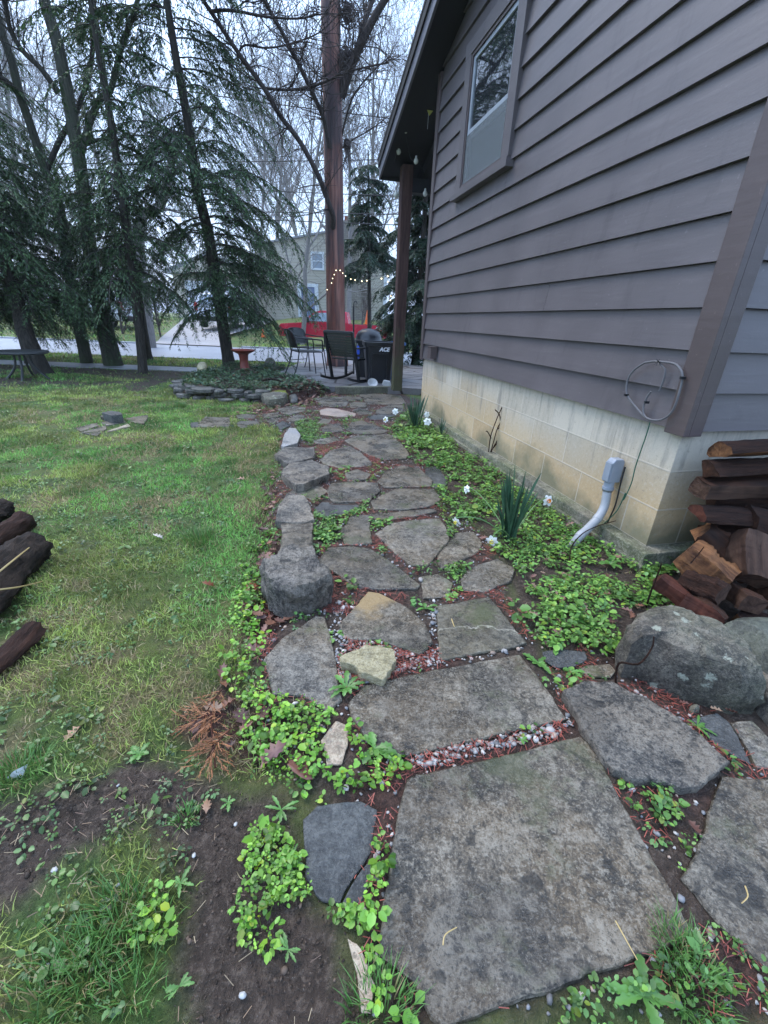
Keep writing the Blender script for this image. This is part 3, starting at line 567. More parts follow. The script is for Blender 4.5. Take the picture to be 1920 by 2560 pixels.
lit = np.maximum(lit, region(gx, gy, PATH)*sstep(.5, .62, fbm(gx*5, gy*5, 77))*.8)
dry = sstep(.5, .66, fbm(gx*2.3, gy*2.3, 41))*sstep(.35, .6, fbm(gx*9, gy*9, 43))
V = np.stack([gx, gy, gz], -1).reshape(-1, 3); ny, nx = gx.shape
ii = (np.arange(ny-1)[:, None]*nx+np.arange(nx-1)[None]).reshape(-1); Fq = np.stack([ii, ii+1, ii+1+nx, ii+nx], 1)
ground = link('ground', np_mesh('ground', V, Fq, m_ground, np.stack([soil, lit, dry], -1).reshape(-1, 3))); tag(ground, kind='structure')
def sheet(name, pts, z, mat, thick=0., zf=None):
    m = MB(); n = len(pts); top = [(p[0], p[1], zf(p[0], p[1])+z if zf else z) for p in pts]
    m.add(top, [tuple(range(n))])
    if thick: m.add(top+[(p[0], p[1], q[2]-thick) for p, q in zip(pts, top)], [(i, (i+1) % n, (i+1) % n+n, i+n) for i in range(n)])
    o = m.build(name, mat); return tag(o, kind='structure')
sheet('street', [(-120, 12.0), (60, 12.0), (60, 16.9), (-120, 16.9)], .0, m_asphalt)
sheet('sidewalk', [(-60, 9.1), (-3.75, 9.1), (-3.75, 9.8), (-60, 9.8)], .012, m_walk, .05)
dg = [(-9.0, 16.9), (-6.3, 16.9), (-6.9, 18.2), (-7.2, 31), (-13, 31), (-9.6, 20)]
dm = MB(); N = 14
for i in range(N+1):
    y = 16.9+(30.2-16.9)*i/N; t = i/N; xl = -8.9-4.6*t**1.0*(1 if t > .1 else t*10*.5+.5) if i else -8.9; xr = -5.9-1.6*min(1, t*4)
    for x in (xl, xr): dm.v.append((x, y, .062*max(0, y-17.2)+.03))
dm.f = [(2*i, 2*i+1, 2*i+3, 2*i+2) for i in range(N)]; dm.m = [0]*N
tag(dm.build('driveway', m_drive), kind='structure')
sheet('patio', PATIO, .105, m_patio, .12)
kb = MB()
for x0, x1 in ((-160, -9.3), (-5.6, 60)): kb.box((x0, 16.9, -.05), (x1, 17.06, .05))
tag(kb.build('street_kerb', m_walk, bevel=.01), kind='structure')

# ------------------------------------------------------------------ flagstones
def unit_(v): v = np.asarray(v, float); return v/np.linalg.norm(v)
def resample(P, step=.03):
    out = []
    for i in range(len(P)):
        a = P[i]; b = P[(i+1) % len(P)]; L = np.hypot(*(b-a)); k = max(1, int(L/step))
        for j in range(k): out.append(a+(b-a)*j/k)
    return np.array(out)
def flagstone(P, h, mat, seed, name='flagstone', rough=.006):
    c = P.mean(0); Q = resample(P, max(.010, min(.025, np.ptp(P, 0).max()/30)))
    # soften the corners, then let the edge wander as broken stone does
    d = Q-c; r = np.hypot(d[:, 0], d[:, 1])[:, None]
    jit = (fbm(Q[:, 0]*22+seed, Q[:, 1]*22, seed, 2)-.5)*2*rough*.9+(fbm(Q[:, 0]*90, Q[:, 1]*90+seed, seed+7, 2)-.5)*rough*.9; Q = Q+d/r*jit[:, None]
    n = len(Q); rng = np.random.default_rng(seed); tx, ty = rng.normal(0, .006, 2)
    def ring(off, z, wob=0.):
        d = Q-c; r = np.hypot(d[:, 0], d[:, 1])[:, None]; q = c+d/r*np.maximum(r-off, .004)
        zz = z+tx*(q[:, 0]-c[0])+ty*(q[:, 1]-c[1])+(fbm(q[:, 0]*18, q[:, 1]*18, seed+2)-.5)*wob
        return np.column_stack([q-c, zz])
    s = min(.007, np.ptp(P, 0).max()*.02)
    rings = [ring(.012, -.04), ring(.004, h*.35, .006), ring(0., h-s*1.1, .005), ring(s*.35, h-s*.3, .003), ring(s, h, .001)]
    V = np.concatenate(rings); F = []
    for k in range(4):
        for i in range(n): F.append((k*n+i, k*n+(i+1) % n, (k+1)*n+(i+1) % n, (k+1)*n+i))
    m = MB(); m.add(V, F); m.add(rings[4], [tuple(range(n))])
    me_o = m.build(name, mat, None, (c[0], c[1], 0.), smooth=35); 
    bm = bmesh.new(); bm.from_mesh(me_o.data); bmesh.ops.remove_doubles(bm, verts=bm.verts, dist=1e-5); bmesh.ops.recalc_face_normals(bm, faces=bm.faces)
    for f_ in bm.faces: f_.smooth = len(f_.verts) <= 4
    bm.to_mesh(me_o.data); bm.free()
    return me_o
for i, (c, p, h, m, lab) in enumerate(FLAGS):
    o = flagstone(SLABS[i], h, FM[m], 11+i, rough=.012 if m == 'r' else .006)
    o['label'] = lab; o['category'] = 'flagstone'; o['group'] = 'flagstones of the garden path' if c != 'W' else 'loose slabs on the lawn'

# ------------------------------------------------------------------ boulders
rock_t = stone_mat('tan_rock', (.15, .128, .095), (.32, .275, .205), (.05, .047, .035), (.25, .2, .14), .45, .4, 1., .8, .7)
rock_d = stone_mat('black_speckled_rock', (.055, .050, .046), (.27, .235, .195), (.012, .012, .012), (.14, .12, .09), .45, .6, 1., .9, .4)
def blocky(name, outline, h, mat, seed, label, prof=((.97, -.04), (1., .4), (.98, .8), (.90, .97), (.6, 1.02), (.25, 1.03)), amp=.05, cat='rock', group=None, tilt=(0, 0)):
    """broken rock: the angular outline is kept at every level, faces stay rough"""
    P = np.array(outline); c = P.mean(0); Q = resample(P, np.ptp(P, 0).max()/26)-c; n = len(Q); size = np.hypot(*Q.T).mean(); Vv = []; rg = np.random.default_rng(seed); K = []
    for i in range(len(prof)-1):
        for k in range(3): t = k/3; K.append((prof[i][0]*(1-t)+prof[i+1][0]*t, prof[i][1]*(1-t)+prof[i+1][1]*t))
    K.append(prof[-1]); K.append((prof[-1][0]*.5, prof[-1][1]))
    for sc_, z in K: Vv.append(np.column_stack([Q*sc_, np.full(n, z*h)]))
    Vv = np.concatenate(Vv+[np.array([[0, 0, prof[-1][1]*h]])]); s_ = 1/size
    f1 = (fbm(Vv[:, 0]*s_*1.7+seed, Vv[:, 1]*s_*1.7+Vv[:, 2]*s_*1.5, seed, 3)-.5)*2; f2 = (fbm(Vv[:, 0]*s_*7+Vv[:, 2]*s_*3, Vv[:, 1]*s_*7-Vv[:, 2]*s_*6, seed+4, 3)-.5)*2
    rd = np.column_stack([Vv[:, :2]/np.maximum(np.hypot(Vv[:, 0], Vv[:, 1]), 1e-5)[:, None]*.8, .6*(Vv[:, 2] > .5*h)]); Vv = Vv+rd*((f1*amp*1.3+f2*amp)*size)[:, None]; Vv[:, 2] += (tilt[0]*Vv[:, 0]+tilt[1]*Vv[:, 1])*np.clip(Vv[:, 2]/h, 0, 1)
    L_ = len(K); F = [(k*n+j, k*n+(j+1) % n, (k+1)*n+(j+1) % n, (k+1)*n+j) for k in range(L_-1) for j in range(n)]+[((L_-1)*n+j, (L_-1)*n+(j+1) % n, L_*n, -1) for j in range(n)]
    me = np_mesh(name, Vv, np.array(F), mat); me.set_sharp_from_angle(angle=R(24)); return tag(link(name, me, None, (c[0], c[1], 0)), label, cat, group)
def boulder(name, outline, h, mat, seed, label, cat='rock', z0=-.03, pw=2.6, amp=.10, ridge=None, group=None, bulge=1.0, tilt=(0, 0), fac=0):
    P = np.array(outline); c = P.mean(0); P = c+(P-c)*(1+.006*fac); na, nr = 72, 22
    ang = np.arctan2(P[:, 1]-c[1], P[:, 0]-c[0]); Q = resample(P, .01); qa = np.arctan2(Q[:, 1]-c[1], Q[:, 0]-c[0]); qr = np.hypot(Q[:, 0]-c[0], Q[:, 1]-c[1])
    a = np.linspace(-np.pi, np.pi, na, endpoint=False); o = np.argsort(qa); rr = np.interp(a, np.r_[qa[o]-2*np.pi, qa[o], qa[o]+2*np.pi], np.r_[qr[o], qr[o], qr[o]]); rr = .5*rr+.25*np.roll(rr, 1)+.25*np.roll(rr, -1)
    V = [(0, 0, h)]; size = rr.mean()
    for k in range(1, nr+1):
        t = k/nr; th = t*np.pi/2
        g = np.sin(th)**(2/pw); z = h*np.cos(th)**(2/pw) if k < nr else z0
        if k == nr: g = .94
        for j in range(na):
            x, y = rr[j]*g*math.cos(a[j]), rr[j]*g*math.sin(a[j]); V.append((x, y, z))
    V = np.array(V); s = 1/size
    n1 = (fbm(V[:, 0]*s*1.6+seed, V[:, 1]*s*1.6+V[:, 2]*s*1.3, seed)-.5)*2; n2 = (fbm(V[:, 0]*s*6+V[:, 2]*s*4, V[:, 1]*s*6-V[:, 2]*s*5, seed+4)-.5)*2
    dirn = V/np.maximum(np.linalg.norm(V*[1, 1, 1.3], axis=1), 1e-6)[:, None]
    V = V+dirn*((n1*amp+n2*amp*.45)*size)[:, None]; V[:, 2] += tilt[0]*V[:, 0]+tilt[1]*V[:, 1]
    rg = np.random.default_rng(seed+900)
    for _ in range(fac):                              # broken faces
        dv = unit_([rg.normal(), rg.normal(), rg.uniform(.1, 1.2)]); pr = V@dv; o_ = pr.max()*rg.uniform(.74, .92); ex = np.maximum(pr-o_, 0); V = V-dv*(ex*.9)[:, None]
    F = [(0, 1+j, 1+(j+1) % na, -1) for j in range(na)]
    for k in range(nr-1):
        b = 1+k*na
        for j in range(na): F.append((b+j, b+na+j, b+na+(j+1) % na, b+(j+1) % na))
    me = np_mesh(name, V, np.array(F), mat); ob = link(name, me, None, (c[0], c[1], 0))
    return tag(ob, label, cat, group)
LOAF = ((.97, -.05), (1., .35), (.96, .70), (.84, .91), (.56, 1.0), (.22, 1.03))
blocky('boulder', np.array([G('V', p, z)[:2] for p, z in [((680,1010),.03),((655,870),.08),((700,740),.12),((790,640),.13),((900,605),.13),((1050,630),.13),((1250,735),.13),((1400,830),.12),((1520,960),.10),((1550,1130),.06),((1540,1310),.0),((1380,1310),.0),((1150,1245),.0),((900,1135),.0),((760,1060),.0)]]), .20, rock_b, 3, 'large rounded grey boulder with pale lichen spots below the firewood', LOAF, .075, group='boulders beside the path')
boulder('boulder', poly('V', [(1310,750),(1400,715),(1560,705),(1800,740),(1950,900),(1850,1150),(1659,1120),(1560,1010),(1430,860)], .06), .15, rock_g, 4, 'smooth dark green boulder cut by the right edge of the photo', amp=.05, pw=3, fac=5, group='boulders beside the path')
boulder('boulder', poly('V', [(1560,1020),(1659,1130),(1900,1250),(1900,1500),(1700,1380),(1600,1250),(1560,1130)], .03), .09, rock_m, 8, 'low rough rock right of the large rounded boulder', amp=.08, pw=3.4, group='boulders beside the path')
blocky('boulder', np.array([G('P', p, z)[:2] for p, z in [((228,1300),.11),((330,1250),.13),((380,1180),.14),((480,1150),.14),((600,1180),.14),((640,1240),.14),((715,1320),.12),((735,1430),.08),((710,1520),.02),((620,1600),.0),((500,1620),.0),((390,1612),.0),((300,1525),.03),((275,1410),.08)]]), .165, rock_d, 15, 'black and tan speckled boulder bulging over the left edge of the path', amp=.10, tilt=(.0, .10), group='boulders beside the path')
blocky('boulder', np.array([G('P', p, z)[:2] for p, z in [((350,1220),.12),((375,1120),.11),((385,1065),.09),((480,1045),.09),((598,1060),.09),((600,1150),.10),((640,1250),.12),((560,1330),.12),((420,1330),.12)]]), .125, rock_t, 6, 'tan sloping boulder directly behind the black speckled one', amp=.08, tilt=(0, -.12), group='boulders beside the path')
y_st = flagstone(poly('S', [(460,450),(500,425),(580,390),(640,398),(700,415),(720,465),(690,500),(660,555),(600,530),(530,490),(465,470)], .06), .062, rock_y, 7, 'stone', .014); tag(y_st, 'small yellow-tan stone sitting on pale gravel in the path', 'stone')
blocky('stone', poly('Q', [(540,770),(560,745),(600,725),(710,720),(725,770),(700,800),(600,808)], .05), .14, rock_b, 12, 'stone capped with bright yellow-green moss at the end of the dry wall', amp=.04, cat='stone')
boulder('stone', poly('Q', [(725,765),(760,745),(790,760),(790,785),(740,790)], .03), .08, wall_st, 13, 'small brown stone right of the mossy one', 'stone', pw=3)
boulder('stone', poly('Q', [(560,560),(600,535),(650,540),(655,560),(600,570)], .15), .30, rock_b, 14, 'pointed pale stone in the planting bed behind the bird bath', 'stone', pw=2.4, z0=.1)
boulder('stone', poly('Q', [(135,610),(150,570),(200,570),(205,600),(180,620)], .12), .26, rock_y, 16, 'pale square block on the left corner of the planting bed', 'stone', pw=5, z0=.05)
boulder('stone', poly('Q', [(115,650),(130,615),(200,615),(205,650),(150,665)], .08), .15, rock_b, 17, 'mossy lump of stone beneath the pale square block', 'stone', pw=4, z0=.0)
boulder('stone', poly('V', [(1130,1255),(1180,1245),(1200,1280),(1150,1300)], .01), .03, rock_b, 18, 'fist-sized brown stone below the large rounded boulder', 'stone', pw=2.4)
mm = NT('moss_cap'); c_ = mm.coord(); mm.fin(mm.mix(mm.rng(mm.noise(30, 4, .7, c_), .35, .65), (.10, .12, .012), (.26, .27, .02)), .9, mm.bump(mm.noise(60, 4, .7, c_), .8, .02)); m_moss = mm.m
ms = [o for o in bpy.data.objects if o.get('label', '').startswith('stone capped')][0]
Vm = np.array([v.co for v in ms.data.vertices]); zc = Vm[:, 2]
ms.data.materials.append(m_moss)
for p in ms.data.polygons:
    c = p.center
    if c.z > .055+.02*math.sin(c.x*40) and c.y > -.11+.03*math.sin(c.x*25): p.material_index = 1

# dry stone wall
dw = empty('dry_stone_wall', (-2.4, 6.02, 0), 0, 'low dry stack wall of dark mossy stones holding the planting bed', 'wall')
front = [(-3.2, 6.8), (-3.05, 6.3), (-2.75, 6.08), (-2.35, 6.02), (-1.95, 5.99), (-1.72, 5.98)]
fr = resample(np.array(front+front[::-1][1:-1]), .01); fr = fr[:len(fr)//2]
seg = np.r_[0, np.cumsum(np.hypot(*np.diff(fr, axis=0).T))]
for row in range(3):
    s = RNG.uniform(-.1, 0)
    while s < seg[-1]-.08:
        L = RNG.uniform(.12, .46); hh = RNG.uniform(.04, .07); mid = min(s+L/2, seg[-1]-.01); j = int(np.searchsorted(seg, mid)); a = fr[max(j-6, 0)]; b = fr[min(j+6, len(fr)-1)]
        ang = math.atan2(b[1]-a[1], b[0]-a[0]); q = fr[min(j, len(fr)-1)]; dep = RNG.uniform(.13, .2); k = 9
        pts = [(math.cos(2*math.pi*i/k)*L/2*RNG.uniform(.85, 1.08), math.sin(2*math.pi*i/k)*dep*RNG.uniform(.85, 1.1)) for i in range(k)]
        m = MB(); z0 = row*.05+RNG.normal(0, .006)
        for zz, sc in ((z0, .92), (z0+.012, 1), (z0+hh-.012, 1), (z0+hh, .9)): m.v += [(x*sc*math.cos(ang)-y*sc*math.sin(ang)+q[0]+2.4, x*sc*math.sin(ang)+y*sc*math.cos(ang)+q[1]-6.02+.07+row*.01+ RNG.normal(0, .0)+(hash((row, round(s*7)))%7-3)*.008, zz+RNG.normal(0, .003)) for x, y in pts]
        m.f = [(r*k+i, r*k+(i+1) % k, (r+1)*k+(i+1) % k, (r+1)*k+i) for r in range(3) for i in range(k)]+[tuple(range(3*k, 4*k)), tuple(range(k))[::-1]]; m.m = [0]*len(m.f)
        m.build('wall_stone', wall_st, dw, smooth=30); s += L*.92
# ------------------------------------------------------------------ the brown house (local frame: x into the house, y away along the side wall)
house = empty('brown_house', HLOC, -TH, 'brown-grey house with lapped wood siding on a concrete block base along the path', 'house')
ZB, BH = .69, .17107; YE = 3.9
def zu(y): return 3.42-.333*(y-YE) if y > 1.95 else 3.42-.333*(1.95-YE)-.333*(1.95-y)
def siding(name, spans_of, axis):
    m = MB()
    for i in range(21):
        z0 = ZB+i*BH; z1 = z0+BH-.0015
        spl = []
        for a, b in spans_of(i, z0):
            if b-a > 1.6 and (i*7) % 5 == 1: q_ = a+(b-a)*(.28+.44*((i*37) % 10)/10); spl += [(a, q_-.0015), (q_+.0015, b)]     # butt joints
            else: spl.append((a, b))
        for a, b in spl:
            if b-a < .02: continue
            pr_ = -.025+.0022*math.sin(i*5.1+a*3); pts = [(pr_, z0), (-.0035, z1), (.012, z1), (.012, z0)]
            if axis == 1: m.prism(pts, a, b, 1)
            else:
                n = 4; v = [(t, p[0], p[1]) for t in (a, b) for p in pts]
                m.add(v, [(0, 1, 2, 3), (7, 6, 5, 4)]+[(k, k+4, (k+1) % 4+4, (k+1) % 4) for k in range(4)])
    return m.build(name, m_siding, house)
WY0, WY1, WZ0, WZ1 = 2.09, 3.14, 2.18, 3.265
def spansA(i, z0):
    top = YE-.055; lo = .078
    if z0 > 3.30: top = min(top, YE-(z0-3.42)/.333+.02)
    lo2 = lo if z0 < 3.30 else max(lo, (z0-3.42)/.333)
    if 9 <= i <= 14: return [(lo2, WY0+.03), (WY1-.03, top)]
    return [(lo2, top)]
siding('siding_wall', spansA, 1)
siding('gable_end_siding', lambda i, z0: [(.072, 6.)] if z0 < 3.3 else [], 0)
m = MB(); m.box((-.031, -.031, .668), (-.0005, .078, 3.62)); m.box((.0, -.031, .668), (.072, -.0005, 3.62)); m.build('corner_board', m_trim, house, bevel=.003)
m = MB(); m.box((-.034, YE-.055, .672), (-.0005, YE+.03, 3.40)); m.build('corner_board', m_trim, house, bevel=.003)
m = MB(); m.box((.0, YE-.0, .69), (6, YE+.028, 3.42)); m.box((5.97, .03, .0), (6, YE-.01, 3.4)); m.build('rear_wall', m_siding, house)
m = MB(); m.box((.008, .008, -.05), (6, YE-.01, ZB)); m.build('block_foundation', m_block, house)
m = MB(); m.box((-.075, -.075, -.08), (.007, YE+.02, .085)); m.box((.008, -.075, -.08), (5.6, .007, .085)); m.box((-.10, -.10, -.08), (-.076, YE, .03)); m.build('footing', m_footing, house, bevel=.008)
m_sash = plain('weathered_sash', (.30, .33, .37), .4)
# window
win = link('window', None, house); win.location = (0, 0, 0)
m = MB(); d = -.046
m.box((d, WY0, WZ0+.075), (.012, WY0+.115, WZ1)); m.box((d, WY1-.115, WZ0+.075), (.012, WY1, WZ1)); m.box((d-.002, WY0-.015, WZ1-.075), (.012, WY1+.015, WZ1+.03))
m.build('casing', m_siding, win, bevel=.003)
m = MB(); m.box((-.075, WY0-.04, WZ0), (.012, WY1+.04, WZ0+.045)); m.box((-.055, WY0, WZ0+.046), (.012, WY1, WZ0+.074)); m.build('sill', m_siding, win, bevel=.003)
iy0, iy1, iz0, iz1, zm = WY0+.116, WY1-.116, WZ0+.076, WZ1-.076, 2.655
def frame(mb, y0, y1, z0, z1, w_, x0, x1):
    mb.box((x0, y0, z0), (x1, y0+w_, z1)); mb.box((x0, y1-w_, z0), (x1, y1, z1)); mb.box((x0, y0+w_, z0), (x1, y1-w_, z0+w_)); mb.box((x0, y0+w_, z1-w_), (x1, y1-w_, z1))
m = MB(); frame(m, iy0, iy1, iz0, iz1, .022, -.038, .0); m.build('storm_frame', m_trim, win)
m = MB(); frame(m, iy0+.023, iy1-.023, zm-.018, iz1-.023, .032, -.026, .004); m.build('upper_sash', m_sash, win, bevel=.003)
m = MB(); frame(m, iy0+.023, iy1-.023, iz0+.023, zm-.02, .03, -.012, .012); m.build('lower_sash', m_sash, win, bevel=.003)
m = MB(); m.box((-.013, iy0+.054, zm+.012), (-.009, iy1-.054, iz1-.054)); m.build('upper_pane', m_glass, win)
m = MB(); m.box((.002, iy0+.052, iz0+.052), (.005, iy1-.052, zm-.05)); m.build('lower_pane', m_glass, win)
m = MB(); m.box((-.030, iy0+.024, iz0+.024), (-.028, iy1-.024, zm-.021)); m.build('insect_screen', m_screen, win)
m = MB(); k = 60
for i in range(k+1):
    t = i/k; y = iy0+(iy1-iy0)*t; x = .06+.018*math.sin(t*44)+.008*math.sin(t*97)
    m.v += [(x, y, iz0-.1), (x, y, iz1+.05)]
m.f = [(2*i, 2*i+2, 2*i+3, 2*i+1) for i in range(k)]; m.m = [0]*k; m.build('curtain', m_curtain, win, smooth='all')
# roof and porch
YEV = 5.44; XR = -.28; RG = 1.95; YB = -.45
def roof_slab(name, mat, x0, x1, dz0, dz1, ya=YB, yb=YEV):
    m = MB(); pts = [(ya, zu(ya)+dz0), (RG, zu(RG)+dz0), (yb, zu(yb)+dz0), (yb, zu(yb)+dz1), (RG, zu(RG)+dz1), (ya, zu(ya)+dz1)]
    v = [(x, p[0], p[1]) for x in (x0, x1) for p in pts]
    f = [(0, 1, 4, 5), (1, 2, 3, 4), (6, 11, 10, 7), (7, 10, 9, 8)]+[(i, i+6, (i+1) % 6+6, (i+1) % 6) for i in range(6)]
    m.add(v, f); return m, mat, name
m, a, b = roof_slab('roof', m_shingle, XR-.045, 6.6, .175, .205, YB-.04, YEV+.04); roof = m.build('roof', m_shingle, house)
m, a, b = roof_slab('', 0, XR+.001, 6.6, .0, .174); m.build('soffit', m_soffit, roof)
m, a, b = roof_slab('', 0, XR-.024, XR, -.035, .13); m.build('rake_board', m_fascia, roof, bevel=.002)
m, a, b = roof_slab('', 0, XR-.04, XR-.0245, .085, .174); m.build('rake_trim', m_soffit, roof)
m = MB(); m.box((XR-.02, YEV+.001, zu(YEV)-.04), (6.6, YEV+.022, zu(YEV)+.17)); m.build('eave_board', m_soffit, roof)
m = MB()
for x in np.arange(.25, 6, .6): m.bar((x, YE+.04, zu(YE)-.07), (x, YEV-.01, zu(YEV)-.07), .045, .13)
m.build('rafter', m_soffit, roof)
m = MB(); m.box((.0, 5.11, zu(5.2)-.30), (6, 5.25, zu(5.2)-.14)); m.build('porch_beam', m_soffit, house)
m = MB(); m.box((-.06, 5.10, .10), (.085, 5.245, zu(5.2)-.01)); m.build('porch_post', m_post, house, bevel=.006)
m = MB(); m.box((-.10, 3.33, .725), (-.022, 3.44, .845)); m.box((-.104, 3.325, .845), (-.022, 3.445, .853)); m.build('outlet_box', m_trim, house, bevel=.003)

def wallp(px, py, off):
    r = ray(px, py); t = (DW-off)/(r@NV); return np.array([0, 0, CAMH])+r*t
def c3(p): return 1520+p[0]*.24111, 860+p[1]*.24111
def c5(p): return 1400+p[0]*.24111, 1160+p[1]*.24111
def smooth_pts(P, n=4):
    P = [np.array(p, float) for p in P]; out = []
    for i in range(len(P)-1):
        a = P[max(i-1, 0)]; b = P[i]; c = P[i+1]; d = P[min(i+2, len(P)-1)]
        for k in range(n):
            t = k/n; out.append(.5*((2*b)+(-a+c)*t+(2*a-5*b+4*c-d)*t*t+(-a+3*b-3*c+d)*t**3))
    return out+[P[-1]]
coil = empty('cable_coil', wallp(*c3((500, 480)), .03), 0, 'painted cable coiled in a ring and hung on the siding by the corner board', 'cable')
m = MB(); ring = [(380,195),(480,180),(560,185),(690,205),(750,262),(772,340),(745,480),(695,640),(640,730),(560,782),(470,790),(390,760),(320,690),(215,560),(190,480),(205,370),(260,280),(330,225),(385,193)]
m.tube(smooth_pts([wallp(*c3(p), .045) for p in ring]), .0052, 8); m.build('loop', m_cable, coil, world=True, smooth=True)
m = MB(); m.tube(smooth_pts([wallp(*c3(p), .042) for p in [(530,200),(585,250),(592,300),(570,390),(530,490)]]), .0045, 8); m.tube(smooth_pts([wallp(*c3(p), .047) for p in [(445,492),(400,560),(370,640),(368,720),(395,765)]]), .0048, 8); m.build('loose_end', m_cable, coil, world=True, smooth=True)
for p in ((190, 530), (400, 605), (775, 352)):
    q = wallp(*c3(p), .05); m = MB(); m.box(tuple(q-[.010, .007, .005]), tuple(q+[.010, .007, .006])); m.build('cable_clip', m_black_pl, coil, world=True)
m = MB()
for a in range(7):
    q = wallp(*c3((520, 190)), .05); an = a*.9+.2; m.tube([q, q+NV*-.006+DV*math.cos(an)*.018+np.array([0, 0, math.sin(an)*.016])], .0014, 4)
m.build('cable_tie', m_black_pl, coil, world=True)
m = MB(); m.tube(smooth_pts([wallp(*c3(p), .024) for p in [(437,805),(425,850),(390,965),(320,1165),(280,1290),(240,1450),(160,1620)]]+[wallp(*c5(p), .03) for p in [(680,300),(600,470),(510,570),(430,640)]]), .0028, 6)
tag(m.build('green_wire', m_green, None, tuple(wallp(*c3((280, 1290)), .02)), world=True, smooth=True), 'thin green wire running down the block base below the cable coil', 'wire')
con = empty('conduit', wallp(1529, 1206, .04), 0, 'grey electrical conduit elbow bending from the block base into the weeds', 'conduit')
m = MB(); a = wallp(1543, 1146, .035); b = wallp(1532, 1206, .035)
z0, z1 = b[2], a[2]; yc = (a-HLOC)@DV
box = [(-.075, .0), (-.075, z1-z0-.02), (-.06, z1-z0), (-.012, z1-z0), (-.0, z1-z0-.015), (-.0, 0.)]
for y0, y1, sc in ((yc-.026, yc+.026, 1),):
    v = [hw(p[0], y, z0+p[1]) for y in (y0, y1) for p in box]; m.add(v, [tuple(range(6)), tuple(range(11, 5, -1))]+[(i, i+6, (i+1) % 6+6, (i+1) % 6) for i in range(6)])
m.build('conduit_body', m_pvc, con, world=True, bevel=.006)
m = MB(); v0 = hw(-.079, yc-.023, z0+.008)
for x0, x1 in ((-.081, -.0755),):
    pts = [(yc-.023, z0+.008), (yc+.023, z0+.008), (yc+.023, z1-.022), (yc-.023, z1-.022)]; v = [hw(x, *p) for x in (x0, x1) for p in pts]
    m.add(v, [(0, 1, 2, 3), (7, 6, 5, 4)]+[(i, i+4, (i+1) % 4+4, (i+1) % 4) for i in range(4)])
m.build('cover_plate', m_pvc, con, world=True, bevel=.002)
base = hw(-.042, yc, z0)
m = MB(); m.tube([base+np.array([0, 0, .002]), base+np.array([0, 0, -.03])], .027, 16); m.tube([base+np.array([0, 0, -.03]), base+np.array([0, 0, -.045])], .031, 16); m.build('coupling', m_pvc, con, world=True, smooth=True)
m = MB(); m.tube([base+np.array([0, 0, -.046]), base+np.array([0, 0, -.055])], .028, 16); m.build('lock_ring', m_steel, con, world=True, smooth=True)
pe = gp(1425, 1366, .0); pipe = [base+np.array([0, 0, -.056]), wallp(1519, 1236, .045), wallp(1512, 1262, .05), wallp(1502, 1284, .075), wallp(1487, 1304, .12), wallp(1465, 1326, .19), (wallp(1447, 1343, .25)), pe+np.array([0, 0, -.03])]
pipe[0] = base+np.array([0, 0, -.05]); sp_ = smooth_pts(pipe[:1]+pipe[2:], 5)
m = MB(); m.tube(sp_, .0235, 16); m.build('pipe', m_pvc_l, con, world=True, smooth=True)
for q_ in (12, 23): m = MB(); m.tube(sp_[q_:q_+3], .0254, 16); m.build('pipe_joint', m_pvc_l, con, world=True, smooth=True)
m = MB(); m.tube(smooth_pts([hw(-.016, yc-.05, z0+.10), hw(-.02, yc-.055, z0), hw(-.02, yc-.06, z0-.12), hw(-.03, yc-.05, .1)]), .004, 6); m.build('ground_wire', m_black_pl, con, world=True, smooth=True)
# things hanging under the porch roof
def c6(p): return cpx('C', p)
def under(px, py, yl): return on_plane(px, py, yl)
sl_ = empty('string_light', under(*c6((930, 560)), 4.6), 0, 'unlit string of clear bulbs hanging in loops under the dark porch roof', 'string light')
m = MB(); wp = [under(*c6(p), y) for p, y in [((930,540),4.2),((850,660),4.5),((800,830),4.7),((820,960),4.75),((850,1100),4.8),((890,1110),4.8),((930,1180),4.9),((950,1260),4.95)]]
m.tube(smooth_pts(wp), .004, 5); wp2 = [under(*c6(p), y) for p, y in [((800,830),4.7),((765,1000),4.9),((735,1120),5.0)]]; m.tube(smooth_pts(wp2), .004, 5); m.build('light_cord', m_black_pl, sl_, world=True)
for p, y in (((843,715),4.55),((765,1040),4.95),((930,560),4.2),((948,1330),4.95),((745,1340),5.0),((815,890),4.7),((885,1105),4.8)):
    q = under(*c6(p), y); m = MB(); m.lathe([(.004, .045), (.012, .04), (.013, .02), (.028, 0), (.03, -.02), (.018, -.04), (.003, -.046)], 10, tuple(q)); b_ = m.build('bulb', m_bulb_off, sl_, world=True, smooth=True)
q = under(*c6((975, 728)), 4.35); m = MB()
m.add([q+NV*-.07+np.array([0, 0, .05]), q+NV*-.0+np.array([0, 0, .09]), q+NV*.07+np.array([0, 0, -.02]), q+NV*.01+np.array([0, 0, -.09])], [(0, 1, 2, 3)]); m.v += [tuple(np.array(p)+DV*.004) for p in m.v]; m.f += [(7, 6, 5, 4)]+[(i, i+4, (i+1) % 4+4, (i+1) % 4) for i in range(4)]; m.m += [0]*5
tc_ = empty('sticky_card', q, 0, 'yellow card hanging askew on a string under the porch roof', 'card'); m.build('card', m_tag, tc_, world=True)
m = MB(); m.tube([q+np.array([0, 0, .05]), np.array([q[0], q[1], HLOC[2]+zu(4.35)])], .002, 4); m.tube([q+np.array([0, 0, -.07]), q+np.array([.0, .02, -.2])], .002, 4); m.build('string', m_paper, tc_, world=True)

